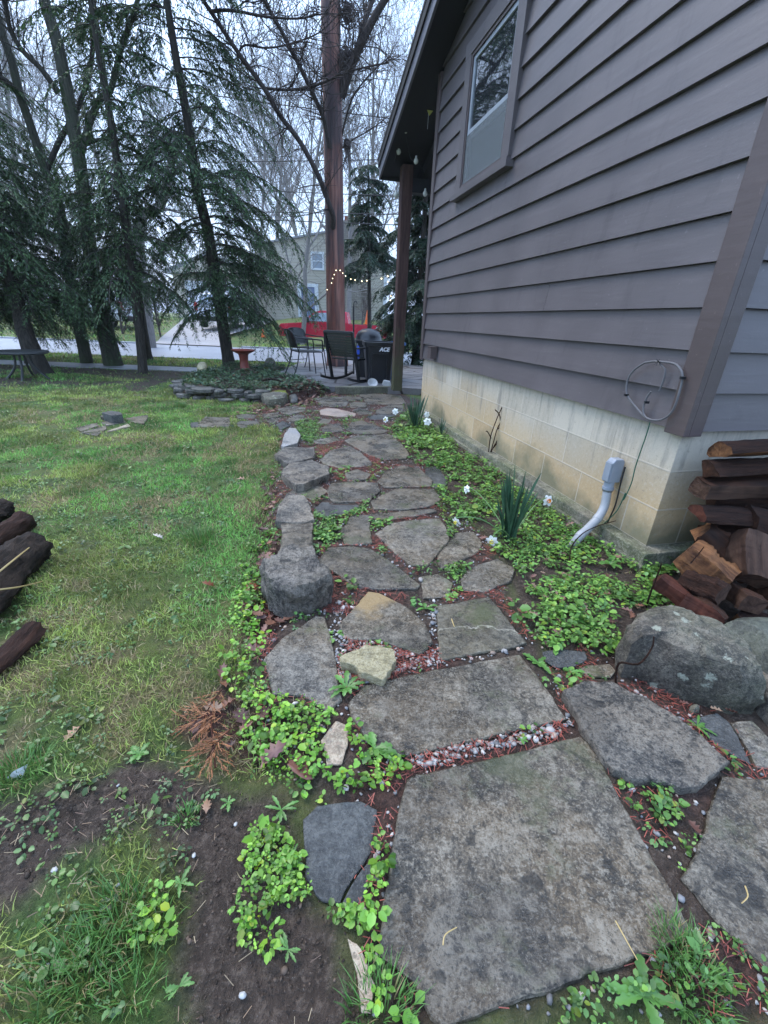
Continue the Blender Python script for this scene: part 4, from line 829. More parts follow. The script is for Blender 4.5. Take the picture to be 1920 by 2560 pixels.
# ------------------------------------------------------------------ firewood
def log(A, B, r, kind, mats, label, seed, grp='split firewood stacked at the house corner', name='firewood_log', bend=.0, flat=1.):
    rng = np.random.default_rng(seed); A = Vector(A); B = Vector(B); d = B-A; L = d.length; d.normalize()
    if kind == 'round': cs = [(math.cos(a)*r*rng.uniform(.9, 1.08), math.sin(a)*r*rng.uniform(.9, 1.08)*flat) for a in np.linspace(0, 2*np.pi, 22, endpoint=False)]; barkn = 22
    elif kind == 'wedge':
        cs = [(math.cos(a)*r*1.35, math.sin(a)*r*1.35-r*.5) for a in np.linspace(R(35), R(145), 9)]; barkn = 9
        cs += [(-r*.75, -r*.05), (-r*.35, -r*.5), (0, -r*.85), (r*.4, -r*.45), (r*.8, -r*.02)]
    elif kind == 'half':
        cs = [(math.cos(a)*r*1.1, math.sin(a)*r*.9-r*.2) for a in np.linspace(0, np.pi, 11)]; barkn = 11; cs += [(-r*.7, -r*.4), (-r*.1, -r*.34), (r*.6, -r*.42)]
    else: cs = [(r, .75*r), (.3*r, .82*r), (-r*.9, .7*r), (-r*1.0, -r*.1), (-r*.85, -r*.75), (.1*r, -r*.8), (r*.95, -r*.7), (1.04*r, .0)]; barkn = 3
    roll = rng.uniform(0, 6.28) if kind in ('wedge', 'round') else rng.uniform(-.4, .4)
    cs = [(c*math.cos(roll)-s*math.sin(roll), c*math.sin(roll)+s*math.cos(roll)) for c, s in cs]
    u = Vector((0, 0, 1)); wx = d.cross(u).normalized(); wy = wx.cross(d); wd = d.copy(); x = Vector((1, 0, 0)); d = Vector((0, 1, 0)); y = Vector((0, 0, 1)); k = len(cs); nl = 22; V = []; loc = (A+B)/2
    ph = rng.uniform(0, 6, 4)
    for i in range(nl+1):
        t = i/nl; off = x*math.sin(t*3+ph[0])*r*bend+y*math.sin(t*2.6+ph[1])*r*bend; tw = .12*math.sin(t*2+ph[2]); tap = (1-.10*abs(2*t-1)**3)
        for j, (c, s) in enumerate(cs):
            ww = 1+.05*math.sin(t*9+j*1.7+ph[3])+rng.normal(0, .03)+.10*math.sin(t*5+ph[0]+j*.9)*(kind != 'round'); e = L*t+(rng.normal(0, .004) if i in (0, nl) else 0)
            kn = (1+.10*math.sin(t*7+ph[0]+1.3*math.sin(j*.57))*math.sin(j*.9+t*4)+.05*math.sin(t*23+j*2.1)) if kind == 'round' else 1.
            V.append(d*(e-L/2)+off+(x*(c*math.cos(tw)-s*math.sin(tw))+y*(c*math.sin(tw)+s*math.cos(tw)))*ww*kn*tap)
    F = []; mi = []
    for i in range(nl):
        for j in range(k): F.append((i*k+j, (i+1)*k+j, (i+1)*k+(j+1) % k, i*k+(j+1) % k)); mi.append(1 if j < barkn-1 or kind == 'round' else 0)
    mb = MB(); mb.add(V, F); mb.f += [tuple(range(k))[::-1], tuple(range(nl*k, nl*k+k))]; mb.m = mi+[0, 0]
    o = mb.build(name, mats, None, tuple(loc), smooth=55); o.rotation_euler = Matrix(((wx.x, wd.x, wy.x), (wx.y, wd.y, wy.y), (wx.z, wd.z, wy.z))).to_euler(); return tag(o, label, 'log', grp)
def RP(p, yl): return on_plane(*cpx('R', p), yl)
FW = [
 ((1425,290),-.16,(2100,250),-.16,.062,'half',(m_split,m_log_bark),'topmost firewood log, orange grain under curved dark bark'),
 ((1372,362),-.15,(1980,350),-.15,.05,'wedge',(m_split_dark,m_log_bark),'second firewood log from the top'),
 ((1340,446),-.17,(1990,455),-.17,.052,'square',(m_split_grey,m_split_dark),'square grey-brown firewood log, third from the top'),
 ((1320,575),-.20,(2050,620),-.20,.052,'half',(m_split_red,m_log_bark),'reddish firewood log with ragged bark under the third row'),
 ((1330,660),-.20,(1560,850),-.34,.062,'wedge',(m_split,m_split_dark),'brown split log leaning down behind the orange-faced log'),
 ((1262,760),-.26,(1470,905),-.42,.085,'square',(m_split,m_split),'split log with a bright orange-brown face at the corner footing'),
 ((1578,680),-.30,(1590,890),-.44,.07,'square',(m_split_grey,m_split_grey),'grey-brown split log tilted on its end'),
 ((1140,880),-.34,(1280,985),-.44,.042,'square',(m_split_red,m_split_red),'dark red split log lying lowest by the weeds'),
 ((1262,990),-.44,(1440,1090),-.56,.055,'square',(m_split_red,m_split_dark),'dark red split log right above the rounded boulder'),
 ((1260,880),-.36,(1440,965),-.50,.055,'round',(m_split_grey,m_log_bark),'round-ended dark log below the orange-faced one'),
 ((1500,935),-.42,(1590,1010),-.54,.05,'square',(m_split_grey,m_split_dark),'short squared log showing a square end'),
 ((1540,1040),-.50,(1640,1110),-.58,.05,'square',(m_split,m_log_bark),'brown chunk under the short squared log'),
 ((1640,820),-.34,(1980,930),-.42,.075,'round',(m_split_dark,m_log_bark),'thick black log at the right edge of the heap'),
 ((1620,960),-.45,(1980,1100),-.52,.07,'wedge',(m_split_dark,m_log_bark),'black split log low at the right edge of the heap'),
 ((1380,500),-.10,(2000,520),-.10,.055,'wedge',(m_split_dark,m_log_bark),'dark filler log added deep behind the third row so the gaps look dark'),  # from here on: dark filler logs, added so the gaps in the heap look dark
 ((1360,690),-.10,(2000,720),-.10,.075,'round',(m_split_dark,m_log_bark),'dark round filler log added against the block base to darken the gaps'),
 ((1400,800),-.18,(2000,840),-.18,.075,'round',(m_split_dark,m_log_bark),'dark round filler log added near the ground to darken the lower gaps'),
 ((1560,590),-.22,(2040,700),-.26,.06,'wedge',(m_split_dark,m_log_bark),'dark split filler log added under the ragged reddish log to darken the gap'),
]
for i, (a, ya, b, yb, r, kd, mt, lab) in enumerate(FW): log(RP(a, ya), RP(b, yb), r, kd, mt, lab, 100+i, bend=.12)
# fallen logs on the lawn at the left
def WP(p, z): return G('W', p, z)
GL = 'logs lying on the lawn at the left edge'
log(WP((-160,1230),.07), WP((205,840),.07), .082, 'round', (m_log_bark, m_log_black), 'thick black log, the largest on the lawn at the left edge', 201, GL, 'fallen_log', .12)
log(WP((-260,990),.06), WP((150,700),.05), .06, 'round', (m_log_bark, m_log_bark), 'thinner rough log behind the thick black one', 202, GL, 'fallen_log', .15)
log(WP((-240,760),.06), WP((30,625),.05), .055, 'round', (m_log_black, m_log_black), 'short dark log, farthest back at the left edge', 203, GL, 'fallen_log', .1)
log(WP((-90,1590),.04), WP((185,1310),.04), .042, 'half', (m_split_grey, m_log_bark), 'weathered grey split log nearest the bare mud', 204, GL, 'fallen_log', .2)
def stick(pts, r, mat, lab, name='stick', cat='stick', grp=None):
    m = MB(); P = smooth_pts(pts); k = len(P); m.tube(P, [r*(1-.5*i/k) for i in range(k)], 5); c = P[0]
    return tag(m.build(name, mat, None, tuple(c), world=True, smooth=True), lab, cat, grp)
m_straw = plain('straw', (.42, .30, .12), .5)
stick([WP((-30,1010),.18), WP((80,920),.20), WP((168,850),.16)], .004, m_straw, 'yellow twig lying across the thick black log, upper one', grp='twigs on the black log')
stick([WP((-30,1095),.16), WP((120,1075),.13), WP((245,1045),.04)], .004, m_straw, 'yellow twig reaching from the black log onto the grass, lower one', grp='twigs on the black log')
# ------------------------------------------------------------------ patio furniture and bins
def lathe_thing(): pass
bb = empty('bird_bath', (-2.71, 8.27, .13), 0, 'red-brown bird bath standing in the planting bed', 'bird bath')
m = MB(); m.lathe([(.10, -.03), (.105, .0), (.085, .05), (.075, .2), (.085, .30), (.10, .33)], 24); m.build('pedestal', m_terra, bb, smooth=True)
m = MB(); m.lathe([(.06, .331), (.12, .335), (.20, .375), (.215, .395), (.205, .40), (.17, .375), (.08, .362), (.01, .36)], 32); m.build('basin', m_terra, bb, smooth=True)
# metal armchair, turned to the right
ch = empty('patio_chair', (-1.55, 8.35, .105), R(-62), 'black metal patio armchair seen from its side next to the rocking chair', 'chair', 'patio chairs')
def metal_chair(root):
    m = MB(); m.box((-.23, -.23, .425), (.23, .22, .447)); m.build('seat', m_black_mt, root, bevel=.008)
    m = MB(); n = 9; vv = []
    for i in range(n):
        t = i/(n-1); x = -.235+.47*t; bow = .05*(1-(2*t-1)**2); top = .76+.04*(1-(2*t-1)**2)
        vv += [(x, -.25-bow, .50), (x, -.32-bow, top)]
    m.add(vv, [(2*i, 2*i+2, 2*i+3, 2*i+1) for i in range(n-1)]); m.add([(p[0], p[1]+.012, p[2]) for p in vv], [(2*i+1, 2*i+3, 2*i+2, 2*i) for i in range(n-1)])
    m.build('backrest', m_dark_slat, root, smooth='all')
    m = MB(); m.tube(smooth_pts([(-.25, -.22, .42), (-.25, -.27, .6), (-.24, -.32, .75), (-.12, -.36, .795), (.12, -.36, .795), (.24, -.32, .75), (.25, -.27, .6), (.25, -.22, .42)]), .011, 8); m.build('back_frame', m_black_mt, root, smooth=True)
    for s in (-1, 1):
        m = MB(); m.tube(smooth_pts([(s*.25, -.30, .68), (s*.285, -.1, .66), (s*.285, .14, .645), (s*.27, .21, .62), (s*.26, .22, .44)]), .012, 8); m.build('armrest', m_black_mt, root, smooth=True)
        m = MB(); m.tube([(s*.25, .21, .43), (s*.28, .26, .0)], .011, 8); m.build('leg', m_black_mt, root, smooth=True)
        m = MB(); m.tube(smooth_pts([(s*.25, -.22, .43), (s*.26, -.27, .2), (s*.28, -.36, .0)]), .011, 8); m.build('leg', m_black_mt, root, smooth=True)
    m = MB(); m.tube([(-.265, -.29, .18), (.265, -.29, .18)], .008, 6); m.build('stretcher', m_black_mt, root)
metal_chair(ch)
c2 = copy_tree(ch); c2.location = (-1.72, 9.45, .105); c2.rotation_euler = (0, 0, R(-120)); c2['label'] = 'black metal patio armchair half hidden by hemlock branches, farther back'
rk = empty('rocking_chair', (-.68, 7.93, .105), R(-30), 'dark wooden rocking chair with its slatted back to the path, left of the black bin', 'chair', 'patio chairs')
rk.scale = (1.02, .98, .90)
m = MB(); m.box((-.26, -.22, .40), (.26, .26, .43)); m.build('seat', m_dark_slat, rk, bevel=.006)
m = MB()
for i in range(9):
    z = .46+i*.046; y = -.235-.16*(z-.4)/.45; m.box((-.255, y-.009, z), (.255, y+.009, z+.043))
m.build('backrest', m_dark_slat, rk, bevel=.003)
m = MB(); m.bar((-.275, -.40, .89), (.275, -.40, .89), .055, .05); m.build('top_rail', m_wood_dark, rk, bevel=.008)
for s in (-1, 1):
    m = MB(); m.bar((s*.28, -.20, .05), (s*.275, -.40, .90), .04, .05, up=(0, 1, 0)); m.build('leg', m_wood_dark, rk, bevel=.005)
    m = MB(); m.bar((s*.28, .23, .05), (s*.285, .23, .61), .04, .045, up=(0, 1, 0)); m.build('leg', m_wood_dark, rk, bevel=.005)
    m = MB(); m.box((s*.29-.04, -.32, .61), (s*.29+.04, .30, .635)); m.build('armrest', m_wood_dark, rk, bevel=.006)
    m = MB(); pts = [(y, .33*(y+.02)**2) for y in np.linspace(-.52, .46, 13)]
    m.prism([(y, z) for y, z in pts]+[(y, z+.045) for y, z in pts[::-1]], s*.28-.018, s*.28+.018, 0); m.build('rocker', m_wood_dark, rk, bevel=.003)
# black bin with lettering
bn = empty('trash_bin', (-.21, 7.88, .105), R(9), 'tall square black trash bin with white lettering in front of the porch post', 'bin')
def rsq(hs, z, r=.06, n=5):
    out = []
    for cx_, cy_, a0 in ((1, 1, 0), (-1, 1, 90), (-1, -1, 180), (1, -1, 270)):
        for i in range(n+1): a = R(a0+90*i/n); out.append((cx_*(hs-r)+r*math.cos(a), cy_*(hs-r)+r*math.sin(a), z))
    return out
m = MB(); rings = [rsq(.20, .0), rsq(.205, .02), rsq(.245, .60), rsq(.265, .605), rsq(.268, .665), rsq(.25, .67), rsq(.235, .6), rsq(.2, .05)]; k = len(rings[0])
for q in rings: m.v += q
m.f = [(r_*k+i, r_*k+(i+1) % k, (r_+1)*k+(i+1) % k, (r_+1)*k+i) for r_ in range(len(rings)-1) for i in range(k)]+[tuple(range(k))[::-1], tuple(range((len(rings)-1)*k, len(rings)*k))]; m.m = [0]*len(m.f)
m.build('bin_body', m_black_pl, bn, smooth=35)
m = MB()
for x in (-.13, .13): m.box((x-.012, -.243, .06), (x+.012, -.212, .5))
m.box((-.14, -.252, .47), (.14, -.225, .49)); m.build('moulded_rib', m_black_pl, bn, bevel=.004)
def text_mesh(name, body, size, mat, parent, loc, rot, shear=.2, bold=.012, extrude=.002):
    cu = bpy.data.curves.new(name, 'FONT'); cu.body = body; cu.size = size; cu.shear = shear; cu.offset = bold*size; cu.extrude = extrude; cu.align_x = 'CENTER'; cu.align_y = 'CENTER'
    to = bpy.data.objects.new(name+'_src', cu); COL.objects.link(to); bpy.context.view_layer.update()
    me = bpy.data.meshes.new_from_object(to.evaluated_get(bpy.context.evaluated_depsgraph_get())); bpy.data.objects.remove(to); bpy.data.curves.remove(cu)
    me.materials.clear(); me.materials.append(mat); o = link(name, me, parent, loc); o.rotation_euler = rot; return o
text_mesh('lettering', 'ACE', .088, m_text, bn, (.07, -.2475, .555), (R(86.5), 0, 0), .25, .045)
dc = empty('domed_can', (-.42, 8.62, .105), 0, 'black domed lidded can standing behind the square bin', 'bin')
m = MB(); m.lathe([(.21, 0), (.24, .62), (.25, .63)], 28); m.build('can_body', m_black_pl, dc, smooth=True)
m = MB(); m.lathe([(.262, .60), (.265, .655), (.25, .67), (.24, .72), (.20, .80), (.12, .845), (.02, .86)], 28); m.build('lid', m_black_pl, dc, smooth=True)
bt = empty('blue_tub', (.0, 8.42, .105), R(10), 'blue plastic tub peeking out behind the black bin', 'tub')
m = MB(); r2 = [rsq(.17, .0, .04), rsq(.22, .60, .04), rsq(.245, .605, .04), rsq(.245, .65, .04), rsq(.21, .65, .04), rsq(.16, .1, .04)]; k = len(r2[0])
for q in r2: m.v += q
m.f = [(r_*k+i, r_*k+(i+1) % k, (r_+1)*k+(i+1) % k, (r_+1)*k+i) for r_ in range(len(r2)-1) for i in range(k)]+[tuple(range(k))[::-1], tuple(range((len(r2)-1)*k, len(r2)*k))]; m.m = [0]*len(m.f); m.build('tub_body', m_blue_pl, bt, smooth=35)
bp = empty('blue_bag', (-.60, 8.5, .105), 0, 'bright blue container between the rocking chair and the black bin', 'container')
m = MB(); m.box((-.03, -.05, .40), (.06, .05, .56)); m.build('container_body', plain('bright_blue', (.03, .10, .55), .4), bp, bevel=.02); m = MB(); m.lathe([(.02, .561), (.025, .575), (.025, .60), (.01, .605)], 10); m.build('cap', m_text, bp, smooth=True)
m = MB(); m.box((-.03, -.04, .0), (.05, .04, .399)); m.build('container_base', m_wood_dark, bp)
m_bowl = plain('grimy_white', (.40, .40, .39), .45, 0, .2)
kbm = MB(); a = gp(838, 986, .0); b = gp(986, 984, .0); kbm.bar((a[0], a[1]+.06, .055), (b[0]+.02, b[1]+.06, .055), .12, .12)
tag(kbm.build('concrete_kerb', m_conc, None, tuple((a+b)/2), world=True, bevel=.012), 'low mossy concrete kerb beam between the path slabs and the patio', 'kerb')
m = MB(); m.lathe([(.005, 0), (.045, .005), (.078, .035), (.084, .045), (.078, .045), (.04, .012), (.004, .01)], 24); bo = m.build('white_bowl', m_bowl, None, (-.28, 7.33, .13), smooth=True); bo.rotation_euler = (R(48), 0, R(10)); tag(bo, 'white round dish tipped on its edge at the foot of the black bin', 'dish')
m = MB(); m.prism([(-.06, 0), (.06, 0), (.07, .03), (.05, .085), (-.05, .10), (-.075, .05)], -.05, .05); bo = m.build('white_block', m_bowl, None, (-.04, 7.35, .105), bevel=.015); tag(bo, 'small white block beside the mossy foot of the porch post', 'block')
m = MB(); m.tube([(-.72, 8.9, .1), (-.73, 8.88, 1.33)], .016, 8); m.tube(smooth_pts([(-.73, 8.88, 1.32), (-.72, 8.88, 1.40), (-.68, 8.88, 1.42), (-.66, 8.88, 1.38)]), .008, 6); tag(m.build('garden_stake', m_black_mt, None, (-.72, 8.9, .1), world=True, smooth=True), 'thin upright black stake right of the red trunk', 'stake')
# low round table under the trees
tb = empty('round_table', (-6.02, 7.25, 0), 0, 'low round dark table under the left hemlocks', 'table')
m = MB(); m.lathe([(.02, .40), (.36, .405), (.385, .42), (.38, .445), (.02, .45)], 32); m.build('tabletop', m_table, tb, smooth=True)
for a in (.4, 1.97, 3.54, 5.1): m = MB(); m.tube(smooth_pts([(.10*math.cos(a), .10*math.sin(a), .41), (.13*math.cos(a), .13*math.sin(a), .2), (.30*math.cos(a), .30*math.sin(a), -.01)]), .018, 6); m.build('leg', m_table, tb, smooth=True)

# ------------------------------------------------------------------ vehicles across the street
def wheel(parent, loc, r=.33, wd=.22):
    wl = link('wheel', None, parent, loc); m = MB(); pr = [(r*.62, -wd/2), (r*.93, -wd/2), (r, -wd*.35), (r, wd*.35), (r*.93, wd/2), (r*.62, wd/2)]
    m.lathe(pr, 24); o = m.build('tyre', m_rubber, wl, smooth=35); o.rotation_euler = (R(90), 0, 0)
    m = MB(); m.lathe([(.02, -.07), (r*.3, -.08), (r*.6, -.09), (r*.63, -.02), (r*.63, .05), (.02, .05)], 20); o = m.build('rim', m_rim, wl, smooth=35); o.rotation_euler = (R(90), 0, 0); return wl
tk = empty('pickup_truck', (-2.60, 22.2, -.12), R(0), 'bright red pickup truck parked across the street behind the red trunk', 'pickup truck')
HWD = .87
def car_body(profile, hw_, top_in=.0, bev=.05):
    m = MB(); n = len(profile); v = []
    for y, sgn in ((-hw_, 1), (hw_, 1)):
        for x, z in profile: v.append((x, y, z))
    m.add(v, [tuple(range(n)), tuple(range(2*n-1, n-1, -1))]+[(i, i+n, (i+1) % n+n, (i+1) % n) for i in range(n)]); return m
prof = [(-2.60,.42),(-2.67,.62),(-2.63,.84),(-2.5,.95),(-1.6,1.03),(-1.45,1.05),(.62,1.05),(.63,1.03),(2.36,1.01),(2.40,.98),(2.40,.55),(2.36,.48),(2.0,.45),(1.92,.62),(1.72,.78),(1.42,.80),(1.22,.70),(1.12,.45),(-1.47,.40),(-1.57,.66),(-1.77,.78),(-2.09,.78),(-2.29,.62),(-2.37,.42)]
car_body(prof, HWD).build('truck_body', m_red, tk, bevel=.03)
m = MB(); cabp = [(-1.55, 1.045), (-.95, 1.50), (-.70, 1.56), (.35, 1.56), (.52, 1.52), (.62, 1.045)]
n = 6; v = [(x, -HWD+.02+(.14 if z > 1.2 else 0), z) for x, z in cabp]+[(x, HWD-.02-(.14 if z > 1.2 else 0), z) for x, z in cabp]
m.add(v, [tuple(range(n)), tuple(range(2*n-1, n-1, -1))]+[(i, i+n, (i+1) % n+n, (i+1) % n) for i in range(n)]); m.build('cab', m_red, tk, bevel=.03)
m = MB(); s1 = -HWD+.005
m.add([(-1.33, s1+.02, 1.10), (-.90, s1+.125, 1.45), (-.30, s1+.13, 1.47), (-.30, s1+.02, 1.10)], [(0, 1, 2, 3)]); m.v += [(p[0], p[1]-.012, p[2]) for p in m.v]; m.f += [(4, 5, 6, 7)]+[(i, i+4, (i+1) % 4+4, (i+1) % 4) for i in range(4)]; m.m += [0]*5; m.build('side_window', m_far_glass, tk)
m = MB(); m.add([(-1.54, -.76, 1.06), (-1.54, .76, 1.06), (-1.00, .68, 1.475), (-1.00, -.68, 1.475)], [(0, 1, 2, 3)]); m.v += [(p[0]-.03, p[1], p[2]+.02) for p in m.v]; m.f += [(7, 6, 5, 4)]+[(i, i+4, (i+1) % 4+4, (i+1) % 4) for i in range(4)]; m.m += [0]*5; m.build('windshield', m_far_glass, tk)
m = MB(); m.bar((-1.18, -HWD, 1.10), (-1.20, -HWD-.16, 1.12), .05, .04); m.box((-1.28, -HWD-.30, 1.03), (-1.16, -HWD-.12, 1.27)); m.build('mirror', m_black_pl, tk, bevel=.02)
m = MB(); m.box((.64, -HWD+.06, 1.0), (2.34, HWD-.06, 1.035)); m.build('bed_liner', m_black_pl, tk)
m = MB(); m.box((2.36, -HWD-.003, .72), (2.405, -HWD+.1, .95)); m.build('tail_lamp', m_redlamp, tk); m = MB(); m.box((2.3, -.8, .42), (2.5, .8, .56)); m.build('bumper', m_rim, tk, bevel=.03)
for x in (-1.93, 1.57):
    for y in (-HWD+.1, HWD-.1): wheel(tk, (x, y, .335))
text_mesh('decal', '4X4', .17, m_text, tk, (2.02, -HWD-.004, .91), (R(90), 0, 0), .2, .02)
def cone(loc, h, lab):
    e = empty('traffic_cone', loc, 0, lab, 'cone', 'orange traffic cones'); m = MB(); m.lathe([(.115*h/.6, .025), (.02, h), (.012, h)], 16); m.build('cone_body', m_cone, e, smooth=True); m = MB(); s = .17*h/.6; m.box((-s, -s, 0), (s, s, .025)); m.build('cone_base', m_cone, e, bevel=.005); return e
cone((-1.15, 21.9, .92), .62, 'orange traffic cone standing in the red truck bed')
cone((-6.9, 24.6, hbase(np.array(-6.9), np.array(24.6)).item()), .5, 'orange traffic cone behind hemlock branches right of the white car')
def suv(loc, rz, lab, name='parked_car'):
    e = empty(name, loc, rz, lab, 'car', 'cars parked across the street'); m = MB()      # y forward, rear faces -y
    pr = [(-2.2,.30),(-2.27,.55),(-2.22,.85),(-2.12,1.0),(-1.85,1.52),(-1.6,1.60),(.2,1.58),(.85,1.08),(1.9,.92),(2.15,.75),(2.2,.35)]
    n = len(pr); w_ = [(.82 if z < .5 else .88 if z < 1.05 else .68) for y, z in pr]
    v = [(-a, y, z) for a, (y, z) in zip(w_, pr)]+[(a, y, z) for a, (y, z) in zip(w_, pr)]
    m.add(v, [tuple(range(n)), tuple(range(2*n-1, n-1, -1))]+[(i, i+n, (i+1) % n+n, (i+1) % n) for i in range(n)]); m.build('car_body', m_car_white, e, bevel=.05)
    m = MB(); m.add([(-.70, -2.135, 1.05), (.70, -2.135, 1.05), (.56, -1.90, 1.47), (-.56, -1.90, 1.47)], [(0, 1, 2, 3)]); m.v += [(p[0], p[1]+.03, p[2]-.01) for p in m.v]; m.f += [(7, 6, 5, 4)]+[(i, i+4, (i+1) % 4+4, (i+1) % 4) for i in range(4)]; m.m += [0]*5; m.build('rear_window', m_far_glass, e)
    for s in (-1, 1):
        m = MB(); m.box((s*.80-.07, -2.26, .78), (s*.80+.07, -2.12, 1.12)); m.build('tail_lamp', m_redlamp, e, bevel=.02)
        m = MB(); m.add([(s*.70, -1.5, 1.47), (s*.70, .15, 1.46), (s*.86, .75, 1.08), (s*.86, -1.75, 1.08)], [(0, 1, 2, 3)]); m.v += [(p[0]+s*.012, p[1], p[2]) for p in m.v]; m.f += [(7, 6, 5, 4)]+[(i, i+4, (i+1) % 4+4, (i+1) % 4) for i in range(4)]; m.m += [0]*5; m.build('side_window', m_far_glass, e)
        for y in (-1.35, 1.4): wl = wheel(e, (s*.76, y, .33)); wl.rotation_euler = (0, 0, R(90))
    m = MB(); m.box((-.8, -2.32, .32), (.8, -2.18, .52)); m.build('bumper', m_black_pl, e, bevel=.03); return e
zz = lambda x, y: hbase(np.array(float(x)), np.array(float(y))).item()
suv((-8.75, 24.6, zz(-8.75, 24.6)+.02), R(4), 'white hatchback seen from behind in the driveway through the hemlock branches')
suv((-14.2, 22.8, zz(-14.2, 22.8)), R(70), 'white car almost hidden behind the left hemlocks')

# ------------------------------------------------------------------ the house across the street
HZ = 1.15; nh = empty('beige_house', (-7, 32, HZ), 0, 'two-storey beige sided house across the street behind the red truck', 'house')
def nb(name, a, b, mat, parent=nh, bev=0): m = MB(); m.box((a[0]+7, a[1]-32, a[2]-HZ), (b[0]+7, b[1]-32, b[2]-HZ)); return m.build(name, mat, parent, bevel=bev)
m = MB(); pts = [(-9.1, HZ-.6), (-.6, HZ-.6), (-.6, 5.35), (-3.6, 6.25), (-9.1, 5.25)]; m.prism([(x+7, z-HZ) for x, z in pts], 0, 7, 1); m.build('main_wall', m_beige, nh)
m = MB(); m.prism([(x+7, z-HZ) for x, z in [(-9.3, 5.22), (-3.6, 6.26), (-.4, 5.3), (-.4, 5.40), (-3.6, 6.37), (-9.3, 5.33)]], -.12, 7.4, 1); rf = m.build('roof', m_roof, nh)
nb('chimney', (-3.35, 31.6, .3), (-2.3, 31.99, 6.75), m_rubble); nb('chimney_shoulder', (-2.299, 31.6, .3), (-1.7, 31.99, 3.0), m_rubble); nb('chimney_cap', (-3.2, 31.62, 6.75), (-2.6, 32.0, 7.0), m_brick)
wn_ = link('window', None, nh); 
def wbox(name, a, b, mat, par, bev=0): m = MB(); m.box((a[0]+7, a[1]-32, a[2]-HZ), (b[0]+7, b[1]-32, b[2]-HZ)); return m.build(name, mat, par, bevel=bev)
m = MB()
for a, b in (((-5.45, 31.93, 4.0), (-5.33, 31.995, 5.05)), ((-4.70, 31.93, 4.0), (-4.58, 31.995, 5.05)), ((-5.33, 31.93, 4.93), (-4.70, 31.995, 5.05)), ((-5.33, 31.93, 4.0), (-4.70, 31.995, 4.12)), ((-5.33, 31.94, 4.5), (-4.70, 31.995, 4.56))): m.box((a[0]+7, a[1]-32, a[2]-HZ), (b[0]+7, b[1]-32, b[2]-HZ))
m.build('window_frame', m_white, wn_); wbox('pane', (-5.33, 31.965, 4.12), (-4.70, 31.99, 4.93), m_far_glass, wn_)
dr = wbox('door', (-6.15, 31.93, 1.2), (-5.25, 31.99, 3.0), m_door_blue, nh)
m = MB()
for a, b in (((-6.4, 31.9, 1.15), (-6.151, 31.995, 3.2)), ((-5.249, 31.9, 1.15), (-5.0, 31.995, 3.2)), ((-6.151, 31.9, 3.001), (-5.249, 31.995, 3.2))): m.box((a[0]+7, a[1]-32, a[2]-HZ), (b[0]+7, b[1]-32, b[2]-HZ))
m.build('door_frame', m_white, nh); wbox('door_pane', (-5.95, 31.9, 2.3), (-5.45, 31.925, 2.9), m_far_glass, dr)
nb('corner_trim', (-.62, 31.9, .6), (-.4, 31.995, 5.25), m_white)
# garage wing
nb('garage_wall', (-14.0, 30.4, .3), (-9.0, 37, 3.4), m_beige); m = MB(); m.prism([(-14.4+7, 3.35-HZ), (-8.6+7, 3.35-HZ), (-8.6+7, 3.5-HZ), (-11.5+7, 4.6-HZ), (-14.4+7, 3.5-HZ)], -2.0, 5.2, 1); m.build('garage_roof', m_roof, nh)
m = MB(); m.prism([(-13.9+7, 3.4-HZ), (-9.1+7, 3.4-HZ), (-11.5+7, 4.42-HZ)], -2.06, -2.02, 1); m.build('garage_gable', m_beige, nh)
gd = nb('garage_door', (-13.0, 30.33, .75), (-9.7, 30.39, 2.75), m_white); m = MB()
for i in range(1, 4): m.box((-13.0+7, 30.315-32, .75+i*.5-.015-HZ), (-9.7+7, 30.329-32, .75+i*.5+.015-HZ))
m.build('panel_joint', m_roof, gd); nb('garage_trim', (-13.25, 30.3, .7), (-13.001, 30.395, 3.0), m_white); nb('garage_trim', (-9.699, 30.3, .7), (-9.45, 30.395, 3.0), m_white); nb('garage_trim', (-13.0, 30.3, 2.751), (-9.7, 30.395, 2.98), m_white)

# ------------------------------------------------------------------ overhead wires
for i, (p, q, Y, lab) in enumerate([((560,705),(1500,693),13.5,'upper sagging power line crossing behind the red trunk'),((560,800),(1560,842),13.8,'second power line, just below the upper one'),((600,905),(1600,925),14.0,'third power line crossing the bare twigs'),((640,930),(1600,968),14.2,'lowest power line, level with the chimney top'),((1040,430),(1400,478),12.6,'short steep service wire left of the red trunk')]):
    a = aty(*cpx('A', p), Y); b = aty(*cpx('A', q), Y); d = b-a; pts = []
    for t in np.linspace(-4, 4, 33): pts.append(a+d*(t+.5)+np.array([0, 0, .012*t*t]))
    m = MB(); m.tube(pts, .011, 5); tag(m.build('power_line', m_wire, None, tuple(a), world=True, smooth=True), lab, 'wire', 'overhead power lines')
